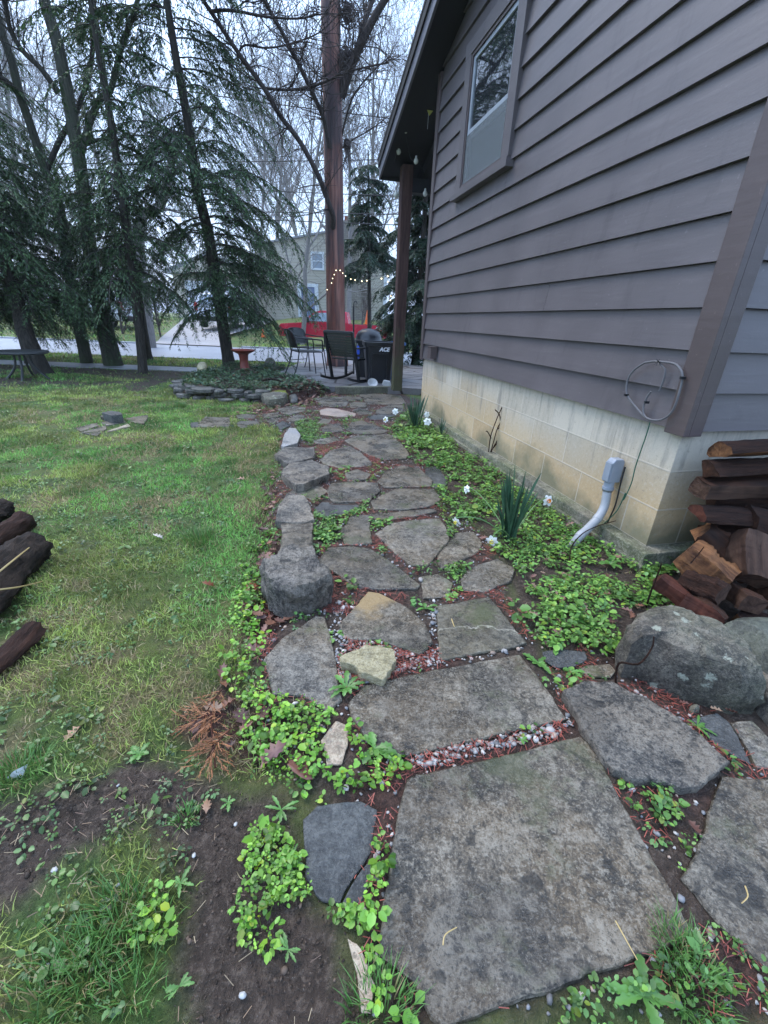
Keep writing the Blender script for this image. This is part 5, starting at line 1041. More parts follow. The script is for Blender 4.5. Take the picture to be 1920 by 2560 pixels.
# ------------------------------------------------------------------ trees
class TB:                                            # many tapered tubes in one numpy mesh
    def __init__(s): s.V = []; s.F = []; s.n = 0
    def tube(s, P, rad, n):
        P = np.asarray(P, float); k = len(P); T = np.gradient(P, axis=0); T /= np.linalg.norm(T, axis=1)[:, None]+1e-9
        ref = np.array([0, 0, 1.]) if abs(T[:, 2]).mean() < .8 else np.array([1., 0, 0])
        X = np.cross(T, ref); X /= np.linalg.norm(X, axis=1)[:, None]+1e-9; Y = np.cross(T, X); a = 2*np.pi*np.arange(n)/n
        rad = np.broadcast_to(rad, (k,))
        V = P[:, None, :]+(X[:, None, :]*np.cos(a)[None, :, None]+Y[:, None, :]*np.sin(a)[None, :, None])*rad[:, None, None]
        s.V.append(V.reshape(-1, 3)); i = np.arange(k-1)[:, None]*n; j = np.arange(n)[None]; j2 = (j+1) % n
        s.F.append((np.stack([i+j, i+j2, i+n+j2, i+n+j], -1).reshape(-1, 4))+s.n); s.n += k*n
    def mesh(s, name, mat): return np_mesh(name, np.concatenate(s.V), np.concatenate(s.F), mat)
def unit(v): v = np.asarray(v, float); return v/(np.linalg.norm(v)+1e-9)
def bare_meshes(seed, H, r0, spread=1., counts=(11, 7, 6, 4), clear=.25, mat=None, upw=.12, droop=0., fine=.007):
    rng = np.random.default_rng(seed); tr = TB(); cr_ = TB()
    def grow(p, d, L, r, lv):
        k = (9, 7, 6, 5, 4)[lv]; P = [np.array(p)]; D = unit(d)
        for i in range(k):
            D = unit(D+rng.normal(0, (.05, .13, .17, .2, .22)[lv], 3)+np.array([0, 0, upw*(1 if lv else .3)-droop*(lv >= 2)])); P.append(P[-1]+D*L/k)
        P = np.array(P); rad = np.maximum(r*(1-.75*np.linspace(0, 1, k+1)), fine); (tr if lv == 0 else cr_).tube(P, rad, (9, 5, 4, 3, 3)[lv])
        if lv >= len(counts): return
        for c in range(counts[lv]):
            t = rng.uniform(clear if lv == 0 else .2, .98); f = t*k; i = min(int(f), k-1); q = P[i]+(P[i+1]-P[i])*(f-i); dd = unit(P[i+1]-P[i])
            ax = unit(np.cross(dd, rng.normal(0, 1, 3))); ang = R(rng.uniform(28, 62)) if lv else R(rng.uniform(30, 65))*spread
            nd = dd*math.cos(ang)+ax*math.sin(ang); grow(q, nd, L*rng.uniform(.36, .60)*(1.15-t*.5 if lv == 0 else 1), max(rad[i]*rng.uniform(.45, .65), fine), lv+1)
    grow((0, 0, -.15), (0, 0, 1), H, r0, 0)
    m = mat or m_bark_grey
    return tr.mesh('trunk', m), cr_.mesh('crown', m)
def place_tree(meshes, loc, rz, s, label, group, name='bare_tree', cat='tree'):
    e = empty(name, loc, rz, label, cat, group); e.scale = (s, s, s); link('trunk', meshes[0], e); link('crown', meshes[1], e); return e
PA = bare_meshes(1, 13, .20, 1.0); PB = bare_meshes(2, 15, .24, .75, (12, 8, 6, 4)); PC = bare_meshes(3, 10, .12, .9, (16, 7, 5, 4), .12); PD = bare_meshes(4, 3.2, .05, 1.2, (16, 7, 5), .03, m_twig)
hz = lambda x, y: hbase(np.array(float(x)), np.array(float(y))).item() if y < 60 else 1.2
GT = 'bare deciduous trees across the street'
for mesh, px, Y, s, rz, lab in [
 (PC, 752, 21, .95, .5, 'slender bare tree just left of the red trunk, in front of the beige house door'),
 (PB, 930, 40, 1.05, 2.1, 'tall bare tree rising behind the stone chimney'), (PA, 1010, 36, 1.1, 4., 'bare tree showing above the porch eave'),
 (PB, 690, 42, .95, 3.3, 'bare tree over the left half of the beige house roof'),
 (PC, 640, 26, 1.0, 2., 'thin bare tree at the right tips of the leaning hemlock'),  (PA, 330, 34, 1.0, .2, 'spreading bare tree left of the driveway'), (PA, 210, 38, 1.15, 2.7, 'bare tree behind the mossy leaning trunks'), (PB, 90, 33, 1.0, 4.4, 'bare tree filling the upper left sky'),
 (PA, -60, 30, 1.0, 1.9, 'bare tree at the far left edge of the sky'), (PC, 560, 38, 1.3, 3.9, 'bare tree rising behind the garage roof'), (PA, 870, 27, .85, 5.7, 'bare tree right of the red trunk in front of the chimney'),
 (PB, 770, 60, 1.25, .9, 'distant bare tree above the beige roof ridge'), (PB, 160, 58, 1.25, 3.1, 'distant bare tree at the left'), (PB, 1000, 58, 1.3, 4.9, 'distant bare tree by the porch roof')]:
    x = aty(px, 800, Y)[0]; place_tree(mesh, (x, Y, hz(x, Y)), rz, s, lab, GT)
for px, Y, s, rz, lab in [(395, 19.5, .9, 0, 'leafless brown bush left of the driveway'), (300, 20, .9, 1.2, 'leafless bush behind the left hemlock trunks'), (180, 19, 1., 2.5, 'leafless bush at the far kerb on the left'), (905, 29, .8, 2., 'leafless bush at the chimney foot'), (640, 27, .8, 4., 'leafless bush left of the beige house door'), (60, 21, 1.1, .7, 'leafless bush at the left edge beyond the street')]:
    x = aty(px, 800, Y)[0]; place_tree(PD, (x, Y, hz(x, Y)), rz, s, lab, 'leafless bushes across the street', 'bare_bush', 'bush')

def conifer(name, base, trunk, r0, branches, label, seed, cat='tree', dark=(.022, .050, .026), lite=(.135, .235, .085), group=None, leafL=(.045, .095), dens=1., bark=None, droop=.5, twigk=1.):
    """trunk: world points; branches: (z, azimuth deg, length, initial slope)"""
    rng = np.random.default_rng(seed); e = empty(name, base, 0, label, cat, group); b0 = np.array(base)
    tr = TB(); T = np.array(smooth_pts(trunk, 6)); k = len(T); rad = r0*(1-.8*np.linspace(0, 1, k)); rad[0] *= 1.5; rad[1] *= 1.15; tr.tube(T-b0, np.maximum(rad, .012), 12)
    link('trunk', tr.mesh('trunk', bark or m_bark), e)
    br = TB(); LP, LD, LL = [], [], []
    for z, az, L, sl in branches:
        i = int(np.argmin(abs(T[:, 2]-z))); p = T[i]; a = R(az); h = np.array([math.cos(a), math.sin(a), 0]); side = np.array([-h[1], h[0], 0]); n = 9
        t = np.linspace(0, 1, n); wob = rng.normal(0, .04, 2)
        P = p+h*(L*t)[:, None]*(1-.12*t[:, None])+side*(L*wob[0]*np.sin(t*3))[:, None]+np.array([0, 0, 1.])*(L*(sl*t-droop*t*t))[:, None]
        br.tube(P-b0, np.maximum(.004+.0055*L*(1-t), .003), 4)
        nt_ = max(5, int(L*18*dens*twigk))
        for q in range(nt_):
            tt = rng.uniform(.12, 1.); f = tt*(n-1); j = min(int(f), n-2); c = P[j]+(P[j+1]-P[j])*(f-j); dd = unit(P[j+1]-P[j]); s = 1 if q % 2 else -1
            tl = L*rng.uniform(.16, .36)*(1.08-.75*tt)+.12; td = unit(dd*rng.uniform(.5, 1.)+side*s*rng.uniform(.5, 1.)+np.array([0, 0, rng.uniform(-.15, .12)]))
            m_ = 5; u = np.linspace(0, 1, m_); TP = c+td*(tl*u)[:, None]+np.array([0, 0, -1.])*(tl*.75*u*u)[:, None]; br.tube(TP-b0, np.maximum(.004*(1-u), .0022), 3)
            nl = max(5, int(tl/.013*dens)); uu = rng.uniform(.05, 1.05, nl); ss = np.where(rng.random(nl) < .5, -1, 1); td2 = unit(td+np.array([0, 0, -.5])); perp = unit(np.cross(td2, [0, 0, 1.]))
            LP.append(c+td*(tl*uu)[:, None]+np.array([0, 0, -1.])*(tl*.75*uu*uu)[:, None]); D = td2*rng.uniform(.35, 1., (nl, 1))+perp*(ss*rng.uniform(.4, 1., nl))[:, None]+np.array([0, 0, -1.])*rng.uniform(-.1, .5, (nl, 1))
            LD.append(D/np.linalg.norm(D, axis=1)[:, None]); LL.append(rng.uniform(*leafL, nl)*(1.1-.35*uu))
    link('branches', br.mesh('branches', bark or m_bark), e)
    Pq = np.concatenate(LP)-b0; D = np.concatenate(LD); L = np.concatenate(LL)[:, None]; n = len(Pq); Wd = np.cross(D, rng.normal(0, .35, (n, 3))+[0, 0, 1]); Wd /= np.linalg.norm(Wd, axis=1)[:, None]+1e-9; Wd = Wd*L*.13
    V = np.stack([Pq, Pq+D*L*.45+Wd, Pq+D*L, Pq+D*L*.45-Wd], 1).reshape(-1, 3); F = np.arange(n*4).reshape(n, 4)
    mixv = np.clip(rng.beta(1.6, 3, n)+.12*(fbm(Pq[:, 0]*2+5, Pq[:, 2]*2+Pq[:, 1], seed)-.5)*4, 0, 1)[:, None]; tint = np.repeat(np.array(dark)*(1-mixv)+np.array(lite)*mixv, 4, 0)
    link('needles', np_mesh('needles', V, F, m_needle, tint, smooth=False), e); return e
def brs(seed, z0, z1, n, L0, L1, az=None, sl=(.05, .35), spreadaz=60):
    rng = np.random.default_rng(seed); out = []
    for i in range(n):
        z = z0+(z1-z0)*(i+rng.uniform(0, 1))/n; a = rng.uniform(0, 360) if az is None else az+rng.normal(0, spreadaz); t = (z-z0)/(z1-z0)
        out.append((z, a, (L0+(L1-L0)*t)*rng.uniform(.4, 1.2), rng.uniform(*sl)))
    return out
def tp(pts, Y): return [aty(x, y, Y) for x, y in pts]
GH = 'hemlocks along the left side of the lawn'
tE = [np.array([-3.54, 9.8, -.1])]+tp([(547,747),(521,587),(492,463),(469,301),(440,145),(417,0),(400,-120)], 9.8)+[np.array([-4.1, 9.8, 9.5])]
conifer('hemlock', (-3.54, 9.8, 0), tE, .13, brs(1, 1.1, 2.8, 30, 1.7, 1.7, None)+brs(2, 1.1, 3.6, 22, 2.1, 2.2, -15, (.1, .4), 40)+brs(3, 2.7, 9.0, 54, 2.2, 1.2, None)+brs(31, 3., 7, 16, 2.3, 1.5, 0, (.0, .3), 35), 'leaning hemlock with one bare slanted trunk, right behind the bird bath', 41, group=GH)
tD = [np.array([-4.84, 8.6, -.1])]+tp([(347,812),(330,704),(312,543),(301,463),(278,301),(255,191),(226,0),(215,-120)], 8.6)+[np.array([-4.6, 8.6, 9])]
conifer('hemlock', (-4.84, 8.6, 0), tD, .085, brs(4, 1.5, 3.4, 36, 1.4, 1.3, None)+brs(5, 3.2, 8.5, 48, 1.4, 1.0, None), 'slim twin-stemmed hemlock at the edge of the lawn left of the driveway', 42, group=GH)
conifer('hemlock', (-7.6, 9.4, 0), [np.array([-7.6, 9.4, -.1])]+[np.array([-7.65+.04*z, 9.4, z]) for z in (1, 3, 5, 7, 9)], .14, brs(6, 1.0, 3.6, 66, 2.2, 1.9, None, (.1, .4))+brs(7, 3.4, 8.8, 44, 1.9, 1.1, None), 'dense dark hemlock behind the round table', 43, group=GH)
conifer('hemlock', (-6.35, 8.0, 0), [np.array([-6.3, 8.0, -.1]), np.array([-6.45, 8.0, .6])]+tp([(45,760),(10,640),(-40,500),(-90,330)], 8.2)+[np.array([-8.3, 8.3, 6.5])], .15, brs(8, 1.15, 3.2, 44, 1.9, 1.5, None, (.1, .4))+brs(82, 3.2, 6.3, 20, 1.6, 1.2, None)+brs(81, 1.3, 3, 12, 1.6, 1.4, -45, (.1, .4), 40), 'thick leaning hemlock trunk right behind the round table', 44, group=GH)
conifer('hemlock', (-6.0, 11.0, 0), [np.array([-6.0, 11., -.1])]+[np.array([-6.+.03*z, 11., z]) for z in (1, 3, 5, 7, 9)], .12, brs(9, 1.4, 3.4, 42, 1.8, 1.6, None)+brs(10, 3.3, 8.8, 32, 1.8, 1.1, None), 'hemlock by the sidewalk between the mossy trunk and the driveway', 45, group=GH)
conifer('hemlock', (-9.8, 10.3, 0), [np.array([-9.8, 10.3, -.1])]+[np.array([-9.8, 10.3, z]) for z in (1, 3, 5, 7, 9)], .15, brs(11, .8, 3.6, 64, 2.4, 2., None)+brs(12, 3.6, 8.8, 30, 2., .8, None), 'hemlock farthest left by the street', 46, group=GH)
GS = 'conifers beyond the porch'
dk, lt = (.016, .040, .026), (.055, .11, .055)
x = aty(1045, 800, 12.6)[0]; conifer('spruce', (x, 12.6, 0), [np.array([x, 12.6, -.1])]+[np.array([x, 12.6, z]) for z in (1, 2.5, 4, 5.5)], .12, brs(13, .25, 5.3, 150, 1.75, .6, None, (.1, .4)), 'dark spruce filling the gap between the porch post and the house corner', 47, group=GS, dark=dk, lite=lt, droop=.45, leafL=(.07, .14), dens=1.25)
x = aty(926, 800, 15.5)[0]; conifer('spruce', (x, 15.5, 0), [np.array([x, 15.5, -.1])]+[np.array([x-.03*z, 15.5, z]) for z in (1, 2.5, 4, 5.6)], .09, brs(14, 2.5, 5.3, 64, 1.4, .5, None, (.1, .4)), 'bare-legged spruce left of the porch post above the truck bed', 48, group=GS, dark=dk, lite=lt, droop=.45, leafL=(.07, .14), dens=1.25)

def limb_tree(name, base, trunk, r0, mat, label, limbs, seed, twigs=40, group=None):
    rng = np.random.default_rng(seed); e = empty(name, base, 0, label, 'tree', group); b0 = np.array(base); T = np.array(smooth_pts(trunk, 6)); k = len(T); tr = TB()
    rad = np.interp(np.linspace(0, 1, k), np.linspace(0, 1, len(r0)), r0); tr.tube(T-b0, rad, 20); link('trunk', tr.mesh('trunk', mat), e)
    for P, ra, rb, mt in limbs:
        lb = TB(); P = np.array(smooth_pts(P, 5)); lb.tube(P-b0, np.linspace(ra, rb, len(P)), 7)
        for q in range(int(twigs*len(P)/40)+2):
            i = rng.integers(len(P)//5, len(P)-1); d = unit(P[i+1]-P[i]); nd = unit(d*.6+rng.normal(0, .7, 3)+[0, 0, .15]); L = rng.uniform(.3, 1.1); pts = [P[i]]
            for s in range(6): nd = unit(nd+rng.normal(0, .22, 3)+[0, 0, .03]); pts.append(pts[-1]+nd*L/6)
            lb.tube(np.array(pts)-b0, np.linspace(min(.011, rb*.8), .004, 7), 4)
            for w_ in range(3):
                j = rng.integers(1, 6); nd2 = unit(nd+rng.normal(0, .7, 3)); pp = [pts[j]]
                for s in range(4): nd2 = unit(nd2+rng.normal(0, .2, 3)); pp.append(pp[-1]+nd2*L*.13)
                lb.tube(np.array(pp)-b0, np.linspace(.005, .003, 5), 3)
        link('limb', lb.mesh('limb', mt), e)
    return e
def AP(pts, Y0, Y1): n = len(pts); return [aty(*cpx('A', p), Y0+(Y1-Y0)*i/(n-1)) for i, p in enumerate(pts)]
def CP(pts, Y0, Y1): n = len(pts); return [aty(*cpx('C', p), Y0+(Y1-Y0)*i/(n-1)) for i, p in enumerate(pts)]
m_limb = bark_mat('dark_limb', (.03, .024, .022), (.075, .058, .052), 2.)
limb_tree('red_trunk_tree', (-1.25, 10.5, .0), [np.array([-1.235, 10.5, -.1]), np.array([-1.24, 10.5, .4]), np.array([-1.262, 10.5, .8]), np.array([-1.27, 10.5, 2.5]), np.array([-1.285, 10.5, 4.5]), np.array([-1.304, 10.5, 6.3]), np.array([-1.32, 10.5, 9.0])], [.27, .24, .215, .195, .185, .172, .15], m_cedar, 'tall straight reddish-brown trunk standing behind the patio chairs', [
 (AP([(1438,985),(1440,940),(1425,890),(1380,770),(1300,620),(1210,500),(1140,380),(1030,230),(910,50),(850,-40)], 10.32, 9.3), .055, .03, m_limb),
 (AP([(1425,640),(1405,540),(1390,490),(1340,380),(1240,180),(1140,0),(1095,-80)], 10.33, 9.7), .045, .028, m_limb),
 (AP([(1470,420),(1500,330),(1550,210),(1610,90),(1680,-30)], 10.5, 10.2), .10, .055, m_limb),
 (AP([(1540,225),(1570,110),(1610,0),(1640,-80)], 10.45, 10.8), .05, .035, m_limb),
 (AP([(1140,380),(1240,388),(1340,375),(1440,338),(1540,300),(1680,270)], 9.85, 9.4), .022, .012, m_limb),
 (AP([(910,50),(1000,45),(1150,72),(1290,80),(1380,60)], 9.4, 9.6), .026, .01, m_limb),
 (AP([(1030,230),(1060,195),(1150,207),(1250,190),(1380,140),(1480,40)], 9.6, 9.5), .018, .008, m_limb),
 (AP([(1475,590),(1520,430),(1600,320),(1690,240)], 10.5, 10.1), .02, .008, m_limb), (AP([(1478,640),(1530,600),(1600,560),(1680,500)], 10.5, 10.9), .016, .007, m_limb)], 5, 46)
def nest(px, py, Y, rad, lab, seed):
    rng = np.random.default_rng(seed); c = aty(px, py, Y); t = TB()
    for i in range(260):
        d = unit(rng.normal(0, 1, 3)); p = d*rad*rng.uniform(.3, 1)*np.array([.8, .8, 1.1]); q = unit(np.cross(d, rng.normal(0, 1, 3)))*rad*rng.uniform(.4, .9); q2 = q*.5+rng.normal(0, rad*.15, 3)+[0, 0, -rad*.1]
        t.tube(np.array([p-q*.5, p+q2*.1+d*rad*.05, p+q*.5]), .006, 3)
    for i in range(16): p = np.array([rng.normal(0, rad*.3), rng.normal(0, rad*.3), -rad*.9]); t.tube(np.array([p, p+[rng.normal(0, .03), 0, -.12], p+[rng.normal(0, .06), 0, -rng.uniform(.15, .35)]]), .005, 3)
    return tag(link('twig_nest', t.mesh('twig_nest', m_twig), None, tuple(c)), lab, 'nest', 'twig clumps on the red trunk')
nest(867, 32, 10.45, .20, 'shaggy twig clump on the red trunk at the top of the photo', 1); nest(862, 150, 10.42, .17, 'darker twig clump where the right-hand limb leaves the red trunk', 2); nest(868, 362, 10.4, .09, 'small twig tuft halfway up the right side of the red trunk', 3)
GM = 'mossy leaning trunks at the left'
limb_tree('mossy_tree', (-6.0, 9.6, 0), [np.array([-6.0, 9.6, -.1])]+tp([(260,812),(232,682),(203,434),(179,290),(145,116),(110,0),(85,-120)], 9.6)+[np.array([-6.1, 9.6, 9])], [.20, .14, .115, .10, .09, .075, .05], m_bark_moss, 'thick dark mossy trunk rising straight from the sidewalk edge', [
 (AP([(350,660),(390,520),(430,430),(480,380),(520,220),(570,80),(600,-20)], 9.6, 9.9), .06, .035, m_bark_moss), (AP([(250,400),(180,300),(90,210),(40,110),(20,-20)], 9.6, 9.2), .05, .03, m_bark), (AP([(330,650),(440,600),(560,640),(680,700),(760,640),(820,660)], 9.6, 10.4), .03, .01, m_bark)], 7, 40, GM)
limb_tree('mossy_tree', (-6.9, 9.85, 0), [np.array([-6.75, 9.85, -.1])]+tp([(175,700),(150,520),(110,417),(82,330),(52,243),(28,150),(0,64),(-30,-80)], 9.8), [.13, .085, .075, .07, .065, .06, .05], m_bark_moss, 'thinner leaning trunk left of the thick mossy one', [(AP([(60,380),(20,345),(-40,310),(-120,260)], 9.8, 9.5), .05, .03, m_bark), (AP([(200,740),(260,600),(330,480),(390,300),(400,120),(390,-20)], 9.8, 10.1), .05, .03, m_bark)], 8, 36, GM)
limb_tree('forked_tree', (-8.1, 15.2, 0), [np.array([-8.1, 15.2, -.1])]+[aty(*cpx('A', p), 15.2) for p in [(600,1000),(690,890),(720,790),(760,600)]], [.17, .15, .13, .11, .07], m_bark_grey, 'pale forked tree at the far side of the sidewalk left of the leaning hemlock', [([aty(*cpx('A', p), 15.2) for p in [(650,950),(700,905),(780,920),(860,950)]], .05, .02, m_bark_grey), ([aty(*cpx('A', p), 15.2) for p in [(720,770),(800,690),(830,620),(900,500)]], .07, .03, m_bark_grey), ([aty(*cpx('A', p), 15.2) for p in [(690,890),(660,760),(640,600),(600,420)]], .07, .03, m_bark_grey)], 9, 40)

# fairy lights wound round the red trunk and strung to the porch
fl = empty('fairy_lights', (-1.0, 10.3, 1.9), 0, 'lit warm fairy lights wound round the red trunk and strung right to the porch', 'fairy lights')
def KP(p, Y): return aty(*cpx('K', p), Y)
lp = [KP(p, 10.24) for p in [(422,1152),(440,1118),(461,1093),(470,1052),(485,1018),(501,980),(537,980)]]+[KP((560,1005), 10.3), KP((585,1030), 10.45)]+[KP(p, y) for p, y in [((632,1058),10.2),((670,1065),10.0),((730,1076),9.7),((775,1071),9.4),((840,1062),8.9),((905,1052),8.5),((960,1030),8.1),((1010,1000),7.3)]]
m = MB(); m.tube(smooth_pts(lp), .0035, 5); m.build('light_cord', m_green, fl, world=True)
lp2 = [KP(p, 8.3) for p in [(960,1030),(962,1080),(975,1150),(988,1210),(984,1246)]]; m = MB(); m.tube(smooth_pts(lp2), .0035, 5); m.build('light_cord', m_green, fl, world=True)
for q, r_ in [(lp[i], .010) for i in (0, 2, 3, 4, 5, 6, 7)]+[(lp[i], .011) for i in (8, 9, 10, 11, 12, 14, 15)]+[(lp2[i], .009) for i in (1, 3, 4)]:
    m = MB(); m.lathe([(.2*r_, r_), (.75*r_, .7*r_), (r_, 0), (.75*r_, -.7*r_), (.2*r_, -r_)], 8, tuple(q-np.array([0, .02, r_]))); m.build('bulb', m_bulb, fl, world=True, smooth=True)

# ------------------------------------------------------------------ scattered growth
def clear_of(x, y, grow=-.012, house_m=.10):
    ok = np.ones(len(x), bool)
    for P in SLABS:
        c = P.mean(0); r = np.hypot(*(P-c).T).max()+.05; near = np.hypot(x-c[0], y-c[1]) < r; idx = np.where(near & ok)[0]
        if len(idx): ok[idx] &= pdist(x[idx], y[idx], P) > grow
    q = np.stack([x, y], 1)-HLOC[:2]; a = q@NV[:2]; b = q@DV[:2]; ok &= ~((a > -house_m) & (b > -house_m))
    return ok
ROCKS = [(np.array(o.location[:2]), max(o.dimensions[:2])*.46) for o in bpy.data.objects if o.get('category') in ('rock', 'stone', 'log') and o.type == 'MESH']
def in_poly_pts(P, dens, rng):
    P = np.asarray(P); lo = P.min(0); hi = P.max(0); n = int(np.prod(hi-lo)*dens); x = rng.uniform(lo[0], hi[0], n); y = rng.uniform(lo[1], hi[1], n); k = inpoly(x+.03*(fbm(x*9, y*9, 4)-.5), y+.03*(fbm(x*9, y*9, 14)-.5), P); return x[k], y[k]
LEAF_V = [(0, 0, 0), (.28, .36, .07), (.72, .34, .06), (1.05, 0, -.06), (.72, -.34, .06), (.28, -.36, .07), (.5, 0, -.03)]
LEAF_F = np.array([(0, 6, 2, 1), (6, 3, 2, -1), (0, 5, 4, 6), (6, 4, 3, -1)])
def ground_z(x, y):                                    # height of the finished ground mesh
    x = np.asarray(x, float); y = np.asarray(y, float); i = np.clip(np.searchsorted(xs, x)-1, 0, len(xs)-2); j = np.clip(np.searchsorted(ys, y)-1, 0, len(ys)-2)
    u = np.clip((x-xs[i])/(xs[i+1]-xs[i]), 0, 1); v = np.clip((y-ys[j])/(ys[j+1]-ys[j]), 0, 1)
    return (gz[j, i]*(1-u)+gz[j, i+1]*u)*(1-v)+(gz[j+1, i]*(1-u)+gz[j+1, i+1]*u)*v
def plants(regs, seed, label, name='ground_cover', cols=((.075, .19, .03), (.24, .42, .07), (.14, .29, .085))):
    rng = np.random.default_rng(seed); PX, PY, SZ, HT = [], [], [], []
    for P, dens, sz, ht, patch in regs:
        x, y = in_poly_pts(P, dens, rng)
        if not len(x): continue
        k = clear_of(x, y, .004); x, y = x[k], y[k]; k = fbm(x*5+seed, y*5, 60+seed) > patch; x, y = x[k], y[k]
        PX.append(x); PY.append(y); SZ.append(np.full(len(x), sz)*rng.lognormal(-.05, .32, len(x))); HT.append(np.full(len(x), ht)*rng.uniform(.4, 1.3, len(x)))
    px, py, sz, ht = map(np.concatenate, (PX, PY, SZ, HT)); n = len(px); nl = rng.integers(4, 9, n); idx = np.repeat(np.arange(n), nl); N = len(idx)
    yaw = rng.uniform(0, 2*np.pi, N); rad = rng.uniform(.1, .9, N)*sz[idx]; x = px[idx]+np.cos(yaw)*rad; y = py[idx]+np.sin(yaw)*rad; z = ground_z(x, y)+ht[idx]*rng.uniform(.25, 1., N)+.004
    tilt = rng.normal(.12, .38, N); Rm = basis(yaw, tilt, yaw+rng.normal(0, .7, N)); S = (sz[idx]*rng.uniform(.6, 1.25, N))[:, None]*np.stack([np.ones(N), rng.uniform(.75, 1.15, N), np.ones(N)], 1)
    V, F = inst(LEAF_V, LEAF_F, Rm, S, np.stack([x, y, z], 1)); c = np.array(cols); kk = rng.dirichlet([1, 1, 1], n)@c*rng.choice([.45, .75, 1., 1.1], n, p=[.18, .27, .35, .2])[:, None]; t = kk[idx]*rng.uniform(.7, 1.3, (N, 1)); yl = rng.random(N) < .05; t[yl] = t[yl]*[1.7, 1.15, .8]
    o = link(name, np_mesh(name, V, F, m_leaf, np.repeat(t, 7, 0))); return tag(o, label, 'ground cover', None, 'stuff')
bed_near = BED; Pp = lambda c, pts: poly(c, pts)
plants([(BED, 1200, .0175, .045, .40), (Pp('V', [(0,0),(560,120),(820,330),(1000,420),(860,560),(650,800),(640,1000),(440,900),(200,860),(0,700)]), 850, .0165, .04, .48), (Pp('R', [(1100,830),(1300,830),(1240,900),(1200,1010),(1110,930)]), 300, .028, .05, .4),
  (Pp('P', [(1080,360),(1240,290),(1420,400),(1659,560),(1659,1000),(1480,960),(1400,730),(1240,560)]), 260, .03, .06, .3)], 1, 'dense small round-leaved ground cover between the path and the block base')
plants([(Pp('S', [(0,640),(140,590),(300,640),(420,715),(520,760),(620,860),(780,900),(770,990),(640,1070),(300,1085),(60,1060)]), 2600, .0125, .04, .33), (Pp('T', [(1090,650),(1190,640),(1330,800),(1340,960),(1200,1010),(1170,1180),(1060,1175),(1000,1050)]), 6500, .0105, .035, .16),
  (Pp('T', [(1550,760),(1670,690),(1680,1190),(1540,1060),(1440,1060),(1360,1010),(1400,900)]), 3600, .0115, .035, .24), (Pp('T', [(1540,1080),(1680,1190),(1800,1486),(1600,1500)]), 2400, .0105, .025, .3),
  (Pp('T', [(640,880),(740,900),(760,1100),(700,1160),(560,1200),(580,1000)]), 2600, .0115, .03, .3), (Pp('T', [(820,420),(1080,470),(1180,560),(1080,600),(900,560),(800,500)]), 1100, .0125, .025, .4), (Pp('T', [(40,960),(330,960),(360,1060),(60,1080)]), 1200, .0125, .03, .40),
  (Pp('P', [(120,1130),(250,1080),(330,1060),(380,1100),(230,1290),(300,1540),(330,1659),(100,1659),(80,1400)]), 520, .018, .04, .44), (Pp('S', [(0,150),(100,150),(110,430),(60,600),(-90,600),(-60,300)]), 1500, .0145, .045, .34)], 2, 'bright small-leaved weeds spilling over the left edge of the path', cols=((.085, .23, .02), (.27, .47, .05), (.15, .33, .05)))
plants([(Pp('P', [(470,310),(620,280),(640,400),(580,450),(490,440)]), 1500, .016, .025, .25), (Pp('P', [(640,400),(700,390),(720,440),(620,450)]), 500, .016, .02, .3), (Pp('P', [(690,920),(830,930),(990,820),(1000,850),(900,950),(810,1100),(700,1130),(580,1080),(600,960)]), 2000, .015, .03, .28), (Pp('P', [(570,1080),(700,1080),(680,1200),(640,1240)]), 1000, .024, .035, .3),
  (Pp('P', [(1000,950),(1120,960),(1040,1050),(990,1040)]), 1800, .015, .03, .25), (Pp('P', [(1360,1090),(1500,1020),(1540,1080),(1440,1180)]), 1400, .02, .035, .28), (Pp('P', [(690,1260),(800,1270),(890,1400),(990,1440),(860,1450),(760,1430)]), 800, .023, .035, .40), (Pp('P', [(990,1060),(1200,1230),(1320,1300),(1659,1270),(1659,1400),(1500,1520),(1420,1500),(1280,1290),(1100,1180)]), 1500, .014, .025, .34),
  (Pp('P', [(720,270),(860,280),(830,310),(780,320)]), 500, .018, .02, .3), (Pp('P', [(590,720),(690,740),(680,900),(600,880)]), 900, .017, .03, .35), (PATH, 330, .014, .02, .5), (Pp('U', [(905,345),(1010,340),(1240,560),(1290,650),(1180,660),(1120,680)]), 1800, .0125, .035, .36), (Pp('U', [(1200,690),(1400,700),(1300,850),(1700,1400),(1659,1486),(1380,1130)]), 1900, .008, .012, .38),
  (Pp('U', [(560,1400),(1010,1260),(1360,1130),(1659,1300),(1659,1600),(560,1600)]), 1400, .0115, .03, .40), (Pp('P', [(1380,820),(1480,840),(1500,960),(1400,900)]), 400, .02, .02, .3)], 3, 'fine creeping weeds growing in the joints between the flagstones', cols=((.07, .17, .03), (.20, .36, .055), (.12, .25, .08)))
plants([(PLANTBED, 330, .035, .07, .36)], 4, 'dull green leafy cover filling the planting bed behind the dry stone wall', cols=((.05, .10, .045), (.10, .17, .07), (.08, .13, .075)))
LAWN = np.array([(-.45, .1), (-.3, 1.5), (-.75, 3.), (-1.3, 5.2), (-1.5, 5.75), (-2.6, 5.85), (-3.4, 6.8), (-3.6, 9.0), (-14, 9.0), (-10, 6), (-5, 2.5), (-1.6, -.3)])
plants([(LAWN[[0, 1, 2, 10, 11]], 700, .009, .012, .44), (LAWN, 110, .016, .02, .48)], 5, 'clover and small weeds mixed through the lawn', cols=((.06, .13, .03), (.13, .22, .05), (.09, .17, .07)))

